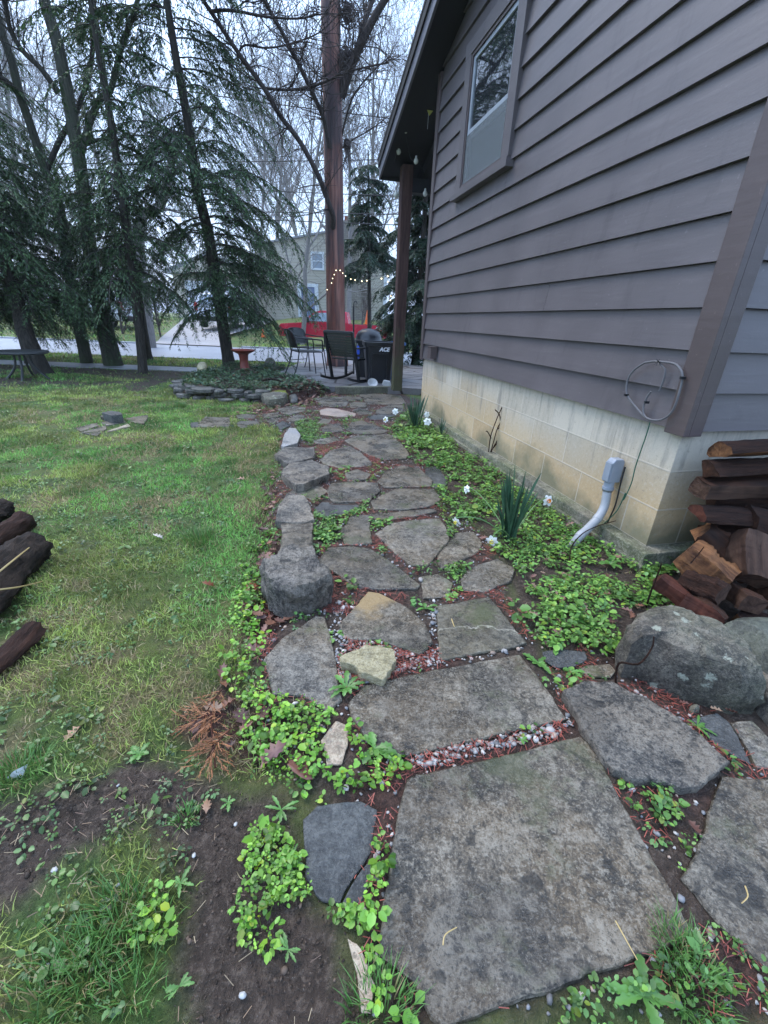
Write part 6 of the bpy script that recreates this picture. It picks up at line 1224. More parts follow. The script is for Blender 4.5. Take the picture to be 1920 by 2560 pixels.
BL_V = [(-.5, 0, 0), (.5, 0, 0), (-.36, 0, .5), (.36, 0, .5), (0, 0, 1.)]; BL_F = np.array([(0, 1, 3, 2), (2, 3, 4, -1)])
def grass(regs, seed, name, label):
    rng = np.random.default_rng(seed); X, Y, H, D, TC = [], [], [], [], []
    for P, dens, h, w_, dry, mask in regs:
        x, y = in_poly_pts(P, dens, rng); k = clear_of(x, y, .003); x, y = x[k], y[k]
        s = np.maximum(region(x, y, DIRT, .03, .07), region(x, y, PATH, .03, .03)) if mask else np.zeros(len(x))
        if mask: s = np.maximum(s, np.maximum(.9*region(x, y, TREE_SOIL, .4, .5)*sstep(.34, .46, fbm(x*1.3, y*1.3, 31)), .95*region(x, y, MUD2, .1, .2)))
        k = rng.random(len(x)) > s; x, y = x[k], y[k]; cl = fbm(x*6, y*6, 88); k = rng.random(len(x)) < sstep(.30, .54, cl)+.12; x, y, cl = x[k], y[k], cl[k]
        X.append(x); Y.append(y); hh = h*rng.uniform(.5, 1.2, len(x))*(.55+.9*cl); H.append(hh); D.append(np.full(len(x), w_))
        dr = sstep(.5, .66, fbm(x*2.3, y*2.3, 41))*sstep(.35, .6, fbm(x*9, y*9, 43)); isd = rng.random(len(x)) < dry+.45*dr
        lush = sstep(.4, .65, fbm(x*1.8, y*1.8, 51))[:, None]; g = np.array([.29, .35, .09])*(1-lush)+np.array([.165, .345, .08])*lush; g = g*rng.uniform(.5, 1.5, (len(x), 1))*(.55+.9*sstep(.3, .65, fbm(x*4, y*4, 52)))[:, None]; t = np.array([.46, .36, .19])*rng.uniform(.6, 1.3, (len(x), 1)); TC.append(np.where(isd[:, None], t, g))
    x, y, h, w_, t = map(np.concatenate, (X, Y, H, D, TC)); n = len(x); yaw = rng.uniform(0, 2*np.pi, n); tilt = np.abs(rng.normal(.65, .38, n)); Rm = basis(yaw, np.clip(tilt, 0, 1.5)); S = np.stack([w_, w_, h], 1)
    V, F = inst(BL_V, BL_F, Rm, S, np.stack([x, y, ground_z(x, y)-.003], 1)); V = V.reshape(n, 5, 3); dr_ = np.stack([np.cos(yaw*1.7), np.sin(yaw*1.7)], 1)*h[:, None]; V[:, 4, :2] += dr_*.25; V[:, 4, 2] -= h*.12; V[:, 4, 2] = np.maximum(V[:, 4, 2], V[:, 0, 2]+.004)
    o = link(name, np_mesh(name, V.reshape(-1, 3), F, m_grass, np.repeat(t, 5, 0))); return tag(o, label, 'grass', None, 'stuff')
band = lambda y0, y1: np.array([(-20., y0), (4., y0), (4., y1), (-20., y1)])
def clip(P, y0, y1, x0=-20):
    P = np.asarray(P); xs_ = np.linspace(-14, 0, 2); out = []                 # keep it simple: reject by rows inside grass()
    return P
def sub(y0, y1, xl0, xl1, xr0, xr1): return np.array([(xl0, y0), (xr0, y0), (xr1, y1), (xl1, y1)])
grass([(sub(.05, 1.1, -.9, -1.9, -.2, -.28), 15000, .040, .0024, .13, True), (sub(1.1, 2., -1.6, -2.5, -.28, -.45), 13000, .042, .0028, .15, True), (sub(2., 3.5, -2.4, -4., -.45, -.9), 9000, .042, .0042, .15, True), (sub(3.5, 6., -4., -6.6, -.9, -1.6), 5200, .042, .0065, .12, True),
  (sub(5.9, 9., -6.2, -9., -2.4, -3.5), 1500, .055, .008, .10, True), (sub(9.85, 11.8, -13, -15, -2, -2), 500, .09, .014, .02, False), (sub(5.9, 8.6, -10, -14, -6, -8), 500, .06, .01, .15, True), (Pp('S', [(0,640),(300,640),(620,860),(780,900),(640,1070),(60,1060)]), 1500, .045, .0026, .2, False), (Pp('T', [(1090,650),(1330,800),(1200,1010),(1170,1180),(1000,1050)]), 1500, .04, .0024, .2, False), (Pp('P', [(120,1130),(380,1100),(300,1540),(100,1659)]), 1200, .05, .003, .2, False), (BED, 350, .05, .003, .2, False)], 1, 'lawn_grass', 'short worn lawn grass, green mixed with straw')
grass([(sub(17.2, 30, -25, -30, -9.3, -13.6), 40, .16, .03, .1, False), (sub(17.2, 31, -5.6, -6, 6, 8), 60, .16, .03, .05, False)], 2, 'far_grass', 'grass of the yards across the street')
def tuft(c, rad, n, h, seed, lab, name='grass_tuft', lean=.6, col=(.10, .22, .05), wd=.0024, grp=None):
    rng = np.random.default_rng(seed); P = np.array(c); a = rng.uniform(0, 6.28, n); r_ = rad*np.sqrt(rng.random(n)); x = P[0]+np.cos(a)*r_; y = P[1]+np.sin(a)*r_; H = h*rng.uniform(.5, 1.1, n); D = np.stack([np.cos(a), np.sin(a)], 1)*rng.uniform(.2, 1., (n, 1))+rng.normal(0, .4, (n, 2)); k = 5; u = np.linspace(0, 1, k)
    sd_ = np.stack([-D[:, 1], D[:, 0]], 1); sd_ /= np.linalg.norm(sd_, axis=1)[:, None]+1e-6; V = np.zeros((n, k, 2, 3)); gz_ = ground_z(x, y)-P[2]
    for i, t in enumerate(u):
        cx_ = x-P[0]+D[:, 0]*H*lean*t*t; cy_ = y-P[1]+D[:, 1]*H*lean*t*t; cz_ = gz_+H*(t-.35*lean*t*t*t)
        for s, sg in ((0, -1), (1, 1)): V[:, i, s, 0] = cx_+sd_[:, 0]*sg*wd*.5*(1-t**2*.9); V[:, i, s, 1] = cy_+sd_[:, 1]*sg*wd*.5*(1-t**2*.9); V[:, i, s, 2] = cz_
    f = np.array([(2*i, 2*i+1, 2*i+3, 2*i+2) for i in range(k-1)]); F = (f[None]+(np.arange(n)*2*k)[:, None, None]).reshape(-1, 4); t = np.array(col)*rng.uniform(.6, 1.4, (n, 1)); dd = rng.random(n) < .12; t[dd] = [.28, .22, .10]
    return tag(link(name, np_mesh(name, V.reshape(-1, 3), F, m_grass, np.repeat(t, 2*k, 0)), None, tuple(c)), lab, 'grass tuft', grp)
GG = 'grass tufts at the path and mud'
TF = [('T', (300,1290), .06, 110, .05, 'straggly grass tuft between the big clump and the left edge'), ('T', (640,1120), .05, 90, .045, 'thin grass tuft at the right side of the big clump'), ('T', (180,1420), .07, 130, .045, 'grass tuft in the bottom left corner')]
for c_, p, rad, n, h, lab in [('T', (520,1010), .05, 130, .06, 'long bright grass tuft sweeping over the mud, upper half of the big clump'), ('T', (400,1210), .07, 170, .052, 'long bright grass clump, the largest at the lower left'), ('T', (560,1390), .06, 120, .045, 'grass tuft at the very bottom left of the mud'), ('T', (810,600), .028, 90, .035, 'small round grass tuft alone on the dark mud'), ('T', (90,420), .06, 200, .06, 'blue-green grass tuft beside the white paper scrap'),
  ('U', (1330,1330), .06, 330, .05, 'grass tuft below the right corner of the largest slab'), ('U', (1240,1170), .04, 160, .05, 'small grass tuft at the right tip of the largest slab'), ('T', (1640,1470), .06, 260, .045, 'grass tuft at the bottom left corner of the largest slab'), ('W', (1150,810), .08, 300, .07, 'grass tuft in the lawn near the boulders'), ('Q', (30,820), .06, 200, .10, 'dark grass tuft in front of the dry stone wall')]+TF:
    g_ = G(c_, p); tuft((g_[0], g_[1], ground_z(np.array([g_[0]]), np.array([g_[1]]))[0]), rad, n, h, int(p[0]), lab, grp=GG)

m_pebble_s = leaf_mat('soil_crumb', 0., .7, .2)
# gravel, needles and dead leaves
def ico():
    bm = bmesh.new(); bmesh.ops.create_icosphere(bm, subdivisions=1, radius=.5); v = np.array([p.co for p in bm.verts]); f = np.array([[q.index for q in t.verts] for t in bm.faces]); bm.free(); return v, f
IV, IF = ico()
def pebbles(regs, seed, label):
    rng = np.random.default_rng(seed); X, Y, S = [], [], []
    for P, dens, sz in regs:
        x, y = in_poly_pts(P, dens, rng); k = clear_of(x, y, .0); X.append(x[k]); Y.append(y[k]); S.append(sz*rng.lognormal(0, .35, k.sum()))
    x, y, s = map(np.concatenate, (X, Y, S)); n = len(x); Rm = basis(rng.uniform(0, 6.28, n), rng.normal(0, .35, n)); sc = s[:, None]*np.stack([rng.uniform(.8, 1.5, n), rng.uniform(.7, 1.1, n), rng.uniform(.45, .8, n)], 1)
    V, F = inst(IV, IF, Rm, sc, np.stack([x, y, ground_z(x, y)+s*.2+rng.uniform(0, .004, n)], 1)); V = V+rng.normal(0, .0007, V.shape)
    pal = np.array([(.36, .32, .285), (.27, .255, .24), (.18, .18, .185), (.45, .41, .365), (.32, .235, .18), (.13, .125, .12)]); t = pal[rng.choice(6, n, p=[.26, .22, .14, .14, .12, .12])]*rng.uniform(.75, 1.2, (n, 1))
    return tag(link('gravel', np_mesh('gravel', V, F, m_pebble, np.repeat(t, len(IV), 0), smooth=False)), label, 'gravel', None, 'stuff')
GRV = [Pp('S', [(780,985),(820,905),(1190,815),(1500,735),(1540,790),(1460,840),(1100,915),(830,1000)]), Pp('S', [(425,330),(480,300),(520,370),(830,440),(920,460),(1290,395),(1310,430),(870,508),(690,562),(560,590),(460,570),(445,480)]), Pp('S', [(370,235),(460,190),(540,215),(480,300),(420,310)]), Pp('S', [(860,260),(930,230),(930,460),(840,440),(880,360)])]
pebbles([(GRV[0], 9000, .0105), (GRV[1], 7000, .010), (GRV[2], 2600, .010), (GRV[3], 5000, .010), (PATH, 700, .009)], 1, 'pale pea gravel in the joints between the near flagstones')
def needles(regs, seed, name, label, L, W, cols, flat=.12, zz=.006):
    rng = np.random.default_rng(seed); X, Y, Z = [], [], []
    for P, dens, patch in regs:
        x, y = in_poly_pts(P, dens, rng); k = clear_of(x, y, .0); x, y = x[k], y[k]; k = fbm(x*6, y*6, 90) > patch; X.append(x[k]); Y.append(y[k])
    x, y = map(np.concatenate, (X, Y)); n = len(x); tv = [(-.5, -.5, 0), (.5, -.5, 0), (.5, .5, .0), (-.5, .5, 0)]; yaw = rng.uniform(0, 6.28, n); Rm = basis(yaw, rng.normal(0, flat, n)); S = np.stack([L*rng.uniform(.5, 1.3, n), np.full(n, W), np.ones(n)], 1)
    V, F = inst(tv, np.array([(0, 1, 2, 3)]), Rm, S, np.stack([x, y, ground_z(x, y)+zz+rng.uniform(0, .010, n)], 1)); c = np.array(cols); t = c[rng.integers(len(c), size=n)]*rng.uniform(.6, 1.35, (n, 1))
    return tag(link(name, np_mesh(name, V, F, m_litter, np.repeat(t, 4, 0), smooth=False)), label, 'litter', None, 'stuff')
needles([(PATH, 5200, .47)]+[(p, 9000, .42) for p in GRV[1:3]]+[(GRV[0], 6500, .5), (Pp('P', [(610,480),(720,440),(800,450),(660,560)]), 9000, .2), (Pp('P', [(720,620),(820,600),(1000,560),(1080,600),(1000,700),(820,720),(740,700)]), 9000, .25), (Pp('P', [(900,510),(1000,530),(1100,570),(1030,620),(960,580)]), 7000, .3), (Pp('U', [(1280,330),(1500,330),(1420,620),(1300,560)]), 2500, .4), (Pp('U', [(820,200),(920,230),(1000,420),(930,330)]), 4000, .4)], 2, 'red_needles', 'red-brown fallen needles lying in the path joints', .024, .0016, [(.26, .058, .04), (.34, .09, .06), (.15, .04, .03)])
needles([(LAWN, 420, .42), (BED, 500, .4), (DIRT, 260, .45)], 3, 'straw_bits', 'dry straw bits and twiglets on the lawn, mud and bed', .022, .0012, [(.26, .20, .12), (.22, .14, .08), (.12, .07, .05)], .2)
OAK = [(0, 0, 0), (.18, .10, .05), (.25, .28, .12), (.38, .16, .04), (.50, .34, .14), (.62, .17, .05), (.78, .26, .12), (.86, .09, .05), (1., 0, .10), (.86, -.09, .05), (.78, -.26, .12), (.62, -.17, .05), (.50, -.34, .14), (.38, -.16, .04), (.25, -.28, .12), (.18, -.10, .05), (.5, 0, 0)]
OAKF = np.array([(16, i, i+1) for i in range(15)]+[(16, 15, 0)])
def litter(regs, seed, name, label):
    rng = np.random.default_rng(seed); X, Y, S = [], [], []
    for P, dens, sz in regs: x, y = in_poly_pts(P, dens, rng); k = clear_of(x, y, .005); x, y = x[k], y[k]; X.append(x); Y.append(y); S.append(sz*rng.uniform(.6, 1.25, len(x)))
    x, y, s = map(np.concatenate, (X, Y, S)); n = len(x); Rm = basis(rng.uniform(0, 6.28, n), rng.normal(0, .35, n)); sc = s[:, None]*np.stack([np.ones(n), rng.uniform(.6, 1., n), rng.uniform(.5, 2., n)], 1); V, F = inst(OAK, OAKF, Rm, sc, np.stack([x, y, ground_z(x, y)+rng.uniform(.004, .025, n)], 1))
    c = np.array([(.24, .125, .095), (.13, .06, .045), (.32, .21, .14), (.10, .05, .045), (.20, .09, .055)]); t = c[rng.integers(5, size=n)]*rng.uniform(.7, 1.3, (n, 1)); return tag(link(name, np_mesh(name, V, F, m_litter, np.repeat(t, 17, 0), smooth=False)), label, 'leaf litter', None, 'stuff')
litter([(LITTER[0], 330, .065), (LITTER[1], 260, .07), (LITTER[2], 260, .07), (BED, 60, .05), (PLANTBED, 90, .07), (Pp('V', [(0,500),(600,480),(900,560),(650,800),(0,800)]), 130, .05), (Pp('U', [(1150,430),(1420,430),(1300,700)]), 160, .04), (Pp('T', [(1400,1020),(1510,1040),(1520,1180),(1400,1180)]), 300, .06), (Pp('V', [(950,1250),(1500,1300),(1500,1400),(1100,1330)]), 250, .04)], 6, 'leaf_litter', 'wet brown oak leaves lodged along the path edge and in the beds')
for i, (c_, p, sz, col, lab) in enumerate([('W', (1365,455), .09, (.42, .24, .19), 'pinkish dead leaf on the lawn left of the path'), ('W', (170,465), .07, (.45, .34, .24), 'tan dead leaf on the lawn near the left edge'), ('W', (940,800), .06, (.5, .45, .4), 'pale curled leaf alone in the middle of the lawn'), ('T', (355,195), .055, (.36, .22, .14), 'buff dead leaf on the grass above the mud'), ('T', (1240,345), .10, (.16, .07, .05), 'dark curled brown leaf beside the sunken tan stone'), ('T', (1130,350), .075, (.17, .085, .075), 'purplish lobed oak leaf in the weeds at the left'), ('T', (890,580), .04, (.32, .19, .12), 'small lobed leaf on the mud by the round tuft'), ('W', (1240,1075), .06, (.16, .05, .02), 'rust leaf in the lawn left of the black boulder'), ('P', (215,1385), .09, (.18, .055, .02), 'rust-red leaf standing against the black boulder'), ('R', (150,195), .10, (.40, .12, .09), 'red leaf scrap by the far footing')]):
    g_ = G(c_, p, .02); V, F = inst(OAK, OAKF, basis(np.array([i*1.3+.4]), np.array([.3])), np.array([[sz, sz*.9, sz*1.6]]), np.zeros((1, 3)))
    o = link('fallen_leaf', np_mesh('fallen_leaf', V, F, m_litter, np.tile(np.array(col), (17, 1)), smooth=False), None, tuple(g_)); tag(o, lab, 'leaf', 'single fallen leaves')
    md = o.modifiers.new('thick', 'SOLIDIFY'); md.thickness = .0008
rng = np.random.default_rng(77); x, y = in_poly_pts(DIRT, 5200, rng); k = clear_of(x, y, 0.) & (fbm(x*7, y*7, 95) > .40); x, y = x[k], y[k]; n = len(x); s_ = .0042*rng.lognormal(0, .38, n)
V, F = inst(IV, IF, basis(rng.uniform(0, 6.28, n), rng.normal(0, .6, n)), s_[:, None]*rng.uniform(.5, 1.5, (n, 3))*[1, 1, .6], np.stack([x, y, ground_z(x, y)+s_*.12], 1)); V = V+rng.normal(0, .0006, V.shape)
tc_ = np.array([(.055, .038, .028), (.095, .068, .05), (.036, .026, .019)])[rng.integers(3, size=n)]*rng.uniform(.7, 1.4, (n, 1)); tag(link('soil_crumbs', np_mesh('soil_crumbs', V, F, m_pebble_s, np.repeat(tc_, len(IV), 0), smooth=False)), 'dark crumbs and clods of bare soil at the lower left', 'soil', None, 'stuff')
# dead cedar frond
rng = np.random.default_rng(5); LP, LD, LL = [], [], []; fr_ = TB(); c0 = G('T', (900, 230), .02)
for a_, b_, hh in [((960,40),(870,190),.012), ((980,150),(820,190),.018), ((1000,210),(890,350),.014), ((910,140),(930,380),.012)]:
    A = G('T', a_, .03+hh*.5); B = G('T', b_, .02); n = 10; u = np.linspace(0, 1, n)[:, None]; P = A+(B-A)*u+np.array([0, 0, 1])*hh*np.sin(u*3.1); fr_.tube(P-c0, .002, 4); d = unit(B-A); sd_ = unit(np.cross(d, [0, 0, 1]))
    for q in range(20):
        t = rng.uniform(.05, 1); p = A+(B-A)*t+np.array([0, 0, hh*math.sin(t*3.1)]); s = rng.choice([-1, 1]); dd = unit(d*rng.uniform(.5, 1)+sd_*s*rng.uniform(.3, .9)+[0, 0, rng.uniform(-.1, .35)]); nl = 7; uu = np.linspace(.1, 1, nl); LP.append(p+dd*(uu*.06)[:, None]); D = dd+sd_*rng.uniform(-.6, .6, (nl, 1))+np.array([0, 0, 1])*rng.uniform(-.2, .3, (nl, 1)); LD.append(D/np.linalg.norm(D, axis=1)[:, None]); LL.append(rng.uniform(.010, .022, nl))
Pq = np.concatenate(LP)-c0; D = np.concatenate(LD); L = np.concatenate(LL)[:, None]; Wd = np.cross(D, [0, 0, 1.]+rng.normal(0, .4, D.shape)); Wd = Wd/np.linalg.norm(Wd, axis=1)[:, None]*.0011; V = np.stack([Pq-Wd, Pq+D*L-Wd*.6, Pq+D*L+Wd*.6, Pq+Wd], 1).reshape(-1, 3); n = len(Pq)
ce = empty('cedar_frond', c0, 0, 'orange-brown dead cedar frond lying where lawn meets weeds', 'dead branch'); link('stem', fr_.mesh('stem', m_split_red), ce); link('frond', np_mesh('frond', V, np.arange(4*n).reshape(n, 4), m_litter, np.repeat(np.array([.26, .105, .042])*rng.uniform(.5, 1.4, (n, 1)), 4, 0), smooth=False), ce)

# rosettes
def rosette(g, n, L, wd, seed, lab, col=(.095, .215, .045), up=.5, cat='weed', tooth=.25):
    rng = np.random.default_rng(seed); V, F, T = [], [], []; k = 8
    for i in range(n):
        a = 2*math.pi*i/n*1.618*2+rng.normal(0, .2); l = L*rng.uniform(.4, 1.15); w_ = wd*rng.uniform(.8, 1.2); el = rng.uniform(.5, 1.)*up; o = len(V); d = np.array([math.cos(a), math.sin(a)]); s = np.array([-d[1], d[0]])
        for j in range(k+1):
            t = j/k; r_ = l*t*(1-.1*t); z = .004+l*(el*t-el*.75*t*t)+.002; ww = w_*(math.sin(min(1, t*.93+.07)*math.pi)**.8)*(.35+.75*t)*(1+tooth*(1 if j % 2 else -1)) if j < k else .0006
            for sg in (-1, 0, 1): q = d*r_+s*sg*ww*.5; V.append((q[0], q[1], z+(abs(sg)*ww*.18)))
        for j in range(k):
            b = o+3*j; F += [(b, b+1, b+4, b+3), (b+1, b+2, b+5, b+4)]
        c = np.array(col)*rng.uniform(.75, 1.3); T += [c]*(3*(k+1))
    return tag(link('weed_rosette', np_mesh('weed_rosette', V, np.array(F), m_leaf, np.array(T)), None, tuple(g)), lab, cat, 'weed rosettes in the path and mud')
for i, (c_, p, n, L, wd, lab) in enumerate([('S', (855,235), 10, .055, .018, 'upright weed rosette between the two near cracked slabs'), ('S', (490,610), 11, .07, .021, 'lettuce-like weed rosette at the left corner of the wide olive slab'), ('T', (1240,800), 13, .05, .009, 'dandelion rosette left of the dark green-grey flagstone'), ('T', (1215,560), 9, .045, .010, 'dandelion rosette above the dark green-grey flagstone'), ('T', (1245,1165), 7, .028, .008, 'small star-shaped weed alone on the mud'), ('T', (775,1325), 6, .028, .010, 'little weed at the mud below the big grass clump'), ('T', (985,530), 8, .028, .009, 'pale weed rosette on the upper mud'), ('T', (600,320), 9, .04, .016, 'bright weed rosette where the grass meets the mud'), ('T', (780,880), 8, .032, .010, 'weed rosette between the mud paths'), ('U', (1110,1380), 13, .07, .024, 'bright leafy weed rosette at the bottom right of the largest slab'), ('V', (120,970), 9, .06, .02, 'broad-leaved weed right of the wide olive slab'), ('V', (340,1020), 8, .055, .02, 'broad-leaved weed near the half-buried dark stone'), ('Q', (1105,1000), 16, .07, .02, 'yellow-green tuft in the far path'), ('Q', (1110,1225), 9, .06, .022, 'weed by the dark thick rocks in mid path'), ('Q', (1000,1270), 10, .09, .02, 'leafy weed right of the nearer dark thick rock'), ('V', (460,710), 8, .07, .03, 'large pale weed between path and rounded boulder'), ('V', (600,300), 9, .08, .034, 'taller leafy weed by the corner of the footing'), ('V', (1180,1390), 9, .05, .012, 'ferny sprig on the dark stone below the boulder'), ('S', (1290,850), 7, .022, .009, 'tiny weed in the pale gravel strip'), ('S', (620,890), 10, .07, .024, 'weed rosette under the left tip of the wide olive slab')]):
    g_ = G(c_, p, .01); rosette((g_[0], g_[1], max(0, ground_z(np.array([g_[0]]), np.array([g_[1]]))[0])+.004), n, L, wd, 50+i, lab, up=.9 if i in (0, 1, 12, 14, 16) else .45)

# daffodils
def blade(m, b, tip, w_, bend, n=7):
    b = np.array(b); tip = np.array(tip); d = tip-b; s = unit(np.cross(d, RNG.normal(0, 1, 3))); o = len(m.v)
    for i in range(n):
        t = i/(n-1); p = b+d*t+np.array([bend[0]*t*t, bend[1]*t*t, -abs(bend[2])*t*t*t]); ww = w_*(.7+.5*math.sin(t*2.6))*(1 if t < .85 else (1-t)/.15*.8+.2)
        m.v += [tuple(p-s*ww/2), tuple(p+s*ww/2)]
    m.f += [(o+2*i, o+2*i+1, o+2*i+3, o+2*i+2) for i in range(n-1)]; m.m += [0]*(n-1)
def flower(root, c, face, r, cup, pts):
    face = unit(face); u = unit(np.cross(face, [0, 0, 1.])) if abs(face[2]) < .95 else np.array([1., 0, 0]); v = np.cross(u, face); c = np.array(c)
    m = MB(); m.tube(smooth_pts(pts), .0032, 6); m.build('stem', m_stem_l, root, world=True, smooth=True)
    m = MB()
    for k in range(6):
        a = k*math.pi/3+.2; d = u*math.cos(a)+v*math.sin(a); s = np.cross(face, d); o = len(m.v); back = -.002 if k % 2 else .002
        for i, (t, w_) in enumerate([(.05, .12), (.35, .5), (.7, .52), (1., .06)]):
            for sg in (-1, 0, 1): m.v.append(tuple(c+d*r*t+s*sg*w_*r*.62+face*(back-.1*r*t*t+(.06*r if sg == 0 else 0)+.05*r*math.sin(k*2.1))))
        for i in range(3): b = o+3*i; m.f += [(b, b+1, b+4, b+3), (b+1, b+2, b+5, b+4)]; m.m += [0, 0]
    m.build('petals', m_petal, root, world=True, smooth='all')
    m = MB(); n = 12; prof = [(.10, 0), (.22, .1), (.27, .32), (.34, .42)]
    for rr_, hh in prof:
        for k in range(n): a = 2*math.pi*k/n; q = 1+.08*math.cos(6*a)*(hh > .3); m.v.append(tuple(c+(u*math.cos(a)+v*math.sin(a))*rr_*r*q+face*hh*r))
    m.f = [(i*n+j, i*n+(j+1) % n, (i+1)*n+(j+1) % n, (i+1)*n+j) for i in range(3) for j in range(n)]+[tuple(range(n))]; m.m = [0]*len(m.f); m.build('cup', cup, root, world=True, smooth=True)
def at_same(c_, p, g): return aty(*cpx(c_, p), g[1])
def clump(c_, basep, n, tops, spread, lab, flowers, w_=.011):
    g = G(c_, basep, .01); root = empty('daffodil', g, 0, lab, 'flowers', 'daffodil clumps by the block base'); m = MB(); t0 = at_same(c_, tops, g); h = t0[2]-g[2]
    for i in range(n):
        a = RNG.uniform(0, 6.28); q = g+np.array([math.cos(a), math.sin(a), 0])*RNG.uniform(0, spread*.35); t = g+np.array([(t0[0]-g[0])*RNG.uniform(.1, 1.1)+math.cos(a)*spread*RNG.uniform(.1, .9), math.sin(a)*spread*RNG.uniform(.1, .9), h*RNG.uniform(.55, 1.05)])
        blade(m, q, t, w_, (math.cos(a)*.04*RNG.uniform(0, 1), math.sin(a)*.04*RNG.uniform(0, 1), .05*RNG.uniform(0, 1)))
    m.build('leaves', m_stem, root, world=True, smooth='all')
    for fp, dy, face, r_, cup in flowers:
        c = np.array(G(c_, fp, dy)); mid = g*.45+c*.55+np.array([0, 0, .06]); flower(root, c, face, r_, cup, [g+np.array([.01, 0, 0]), mid, c+np.array([0, 0, .02])*1.0-unit(face)*.012, c])
    return root
near = clump('R', (440,690), 46, (500,345), .12, 'near daffodil clump with white drooping flowers and one orange-centred bloom', [((238,458), .12, (-.8, -.4, .25), .030, m_petal), ((622,512), .17, (.25, -.9, .25), .036, m_orange), ((190,612), .11, (-.6, -.5, -.25), .030, m_yellow), ((358,702), .10, (-.3, -.7, -.15), .033, m_yellow)])
far = clump('P', (1275,340), 46, (1280,125), .16, 'far daffodil clump with white flowers at the house corner', [((1145,238), .18, (-.4, -.8, .2), .04, m_petal), ((1080,292), .13, (-.5, -.7, .2), .036, m_yellow), ((1362,305), .14, (.0, -.8, .45), .046, m_petal), ((1358,258), .20, (.2, -.8, .3), .034, m_petal)], .013)
clump('Q', (295,640), 14, (300,565), .10, 'blue-green flowerless daffodil leaves in the planting bed', [], .014)
clump('P', (1450,390), 12, (1465,255), .05, 'thin clump of daffodil leaves beside the far footing', [], .008)
# bare shrub and loose sticks
def c4(p): return 1040+p[0]*.24111, 840+p[1]*.24111
g0 = gp(*c4((745, 1300)), .0); sb = empty('bare_shrub', g0, 0, 'thin leafless shrub standing against the block base', 'shrub'); t = TB()
for L_ in [[(745,1300),(755,1180),(775,1040),(830,880),(892,738)], [(750,1290),(790,1150),(840,970),(875,890),(862,810),(820,765)], [(760,1260),(800,1160),(880,1020),(930,910),(968,850)], [(840,970),(900,920),(968,895)], [(870,905),(915,880)], [(780,1060),(740,990),(725,993)], [(800,1160),(880,1070),(940,1045)]]:
    t.tube(np.array(smooth_pts([aty(*c4(p), g0[1]) for p in L_]))-g0, .0045, 5)
link('stems', t.mesh('stems', m_log_bark), sb)
def vp(p, z): return G('V', p, z)
stick([vp((640,1100), .0), vp((660,960), .10), vp((790,965), .2), vp((880,860), .26), vp((895,780), .30)], .004, m_log_bark, 'dark forked twig arching over the rounded boulder', 'twig', 'twig', 'loose twigs')
stick([vp((845,580), .0), vp((880,470), .14), vp((935,330), .26), vp((945,290), .30)], .0045, m_log_bark, 'dark upright twig between the red split log and the footing', 'twig', 'twig', 'loose twigs')
stick([vp((330,300), .0), vp((345,180), .08), vp((420,90), .14), vp((520,40), .17), vp((640,5), .2)], .004, m_log_bark, 'thin dark runner crossing the conduit elbow', 'twig', 'twig', 'loose twigs')
stick([vp((1140,290), .25), vp((1200,220), .3), vp((1230,180), .34)], .003, m_log_bark, 'short sprout in front of the orange-faced log', 'twig', 'twig', 'loose twigs')
def up_(p): return G('U', p, .056)
stick([up_((255,1145)), up_((265,1100)), up_((315,1068))], .0016, m_straw, 'curved straw lying on the largest slab', 'straw', 'straw', 'straws on the slabs')
stick([up_((1000,1040)), up_((1050,1130)), up_((1095,1210))], .0014, m_straw, 'long pale straw at the right of the largest slab', 'straw', 'straw', 'straws on the slabs')
stick([up_((1560,890)), up_((1572,935)), up_((1545,965))], .0016, m_straw, 'bent straw on the flagstone cut by the right edge', 'straw', 'straw', 'straws on the slabs')
stick([G('S', (975,272), .05), G('S', (988,308), .05)], .0022, m_straw, 'short white straw on the cracked squarish flagstone', 'straw', 'straw', 'straws on the slabs')
stick([G('Q', (560,650), .30), G('Q', (620,640), .33), G('Q', (690,660), .24)], .02, m_log_black, 'black branch lying in the planting bed', 'branch', 'branch')
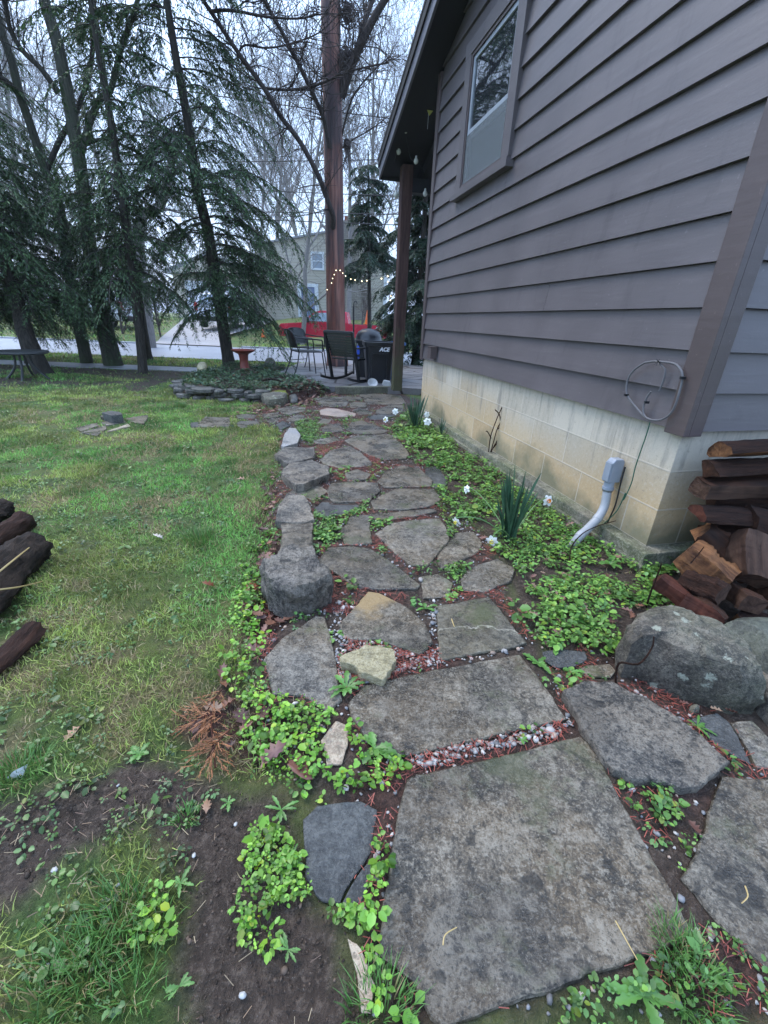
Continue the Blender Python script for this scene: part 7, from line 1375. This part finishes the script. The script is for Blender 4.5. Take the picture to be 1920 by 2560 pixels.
m = MB()
P = [G('T', p, z) for p, z in [((20,432), .01), ((60,395), .05), ((120,365), .03), ((95,425), .015)]]; m.add(P, [(0, 1, 3), (1, 2, 3)]); m.v += [tuple(np.array(p)+[0, 0, .0015]) for p in m.v]; m.f += [(4, 7, 5), (5, 7, 6)]; m.m += [0, 0]
tag(m.build('paper_scrap', m_paper, None, tuple(G('T', (70, 405), .01)), world=True), 'white folded paper scrap in the grass at the left edge', 'scrap')
m_pebw = plain('white_quartz', (.42, .41, .39), .6, 0, .3, 90)
def bits(pts, lab):
    for i, (c_, p, s) in enumerate(pts):
        g_ = G(c_, p, .006); V, F = inst(IV, IF, basis(np.array([i*.9]), np.array([.2])), np.array([[s, s*.7, s*.4]]), np.zeros((1, 3))); tag(link('white_pebble', np_mesh('white_pebble', V, F, m_pebw, smooth=False), None, tuple(g_)), lab[i], 'pebble', 'white pebbles on the mud')
bits([('T', (255,492), .024), ('T', (510,455), .010), ('T', (838,757), .014), ('T', (235,820), .02), ('T', (508,885), .014), ('T', (1018,622), .013), ('T', (205,1232), .014), ('T', (1048,1362), .016), ('T', (210,735), .012)], ['largest white chip on the mud near the paper scrap', 'tiny white chip at the mud edge under the grass', 'white pebble on the mud left of the weeds', 'oval white pebble at the grass edge on the mud', 'white pebble on the grassy patch between the mud', 'cream pebble on the mud by the small lobed leaf', 'white pebble low in the left grass', 'white pebble lowest on the mud', 'white pebble in the middle of the left mud'])

# ------------------------------------------------------------------ misty air
hm = bpy.data.materials.new('mist'); hm.use_nodes = True; ht = hm.node_tree; ht.nodes.clear()
pv = ht.nodes.new('ShaderNodeVolumePrincipled'); ho = ht.nodes.new('ShaderNodeOutputMaterial'); ht.links.new(pv.outputs[0], ho.inputs['Volume'])
pv.inputs['Density'].default_value = .0007; pv.inputs['Color'].default_value = (.88, .93, 1, 1)
m = MB(); m.box((-440, -100, -1.6), (440, 940, 32)); tag(m.build('haze', hm), kind='stuff', label='thin mist between the near garden and the far trees', cat='haze')
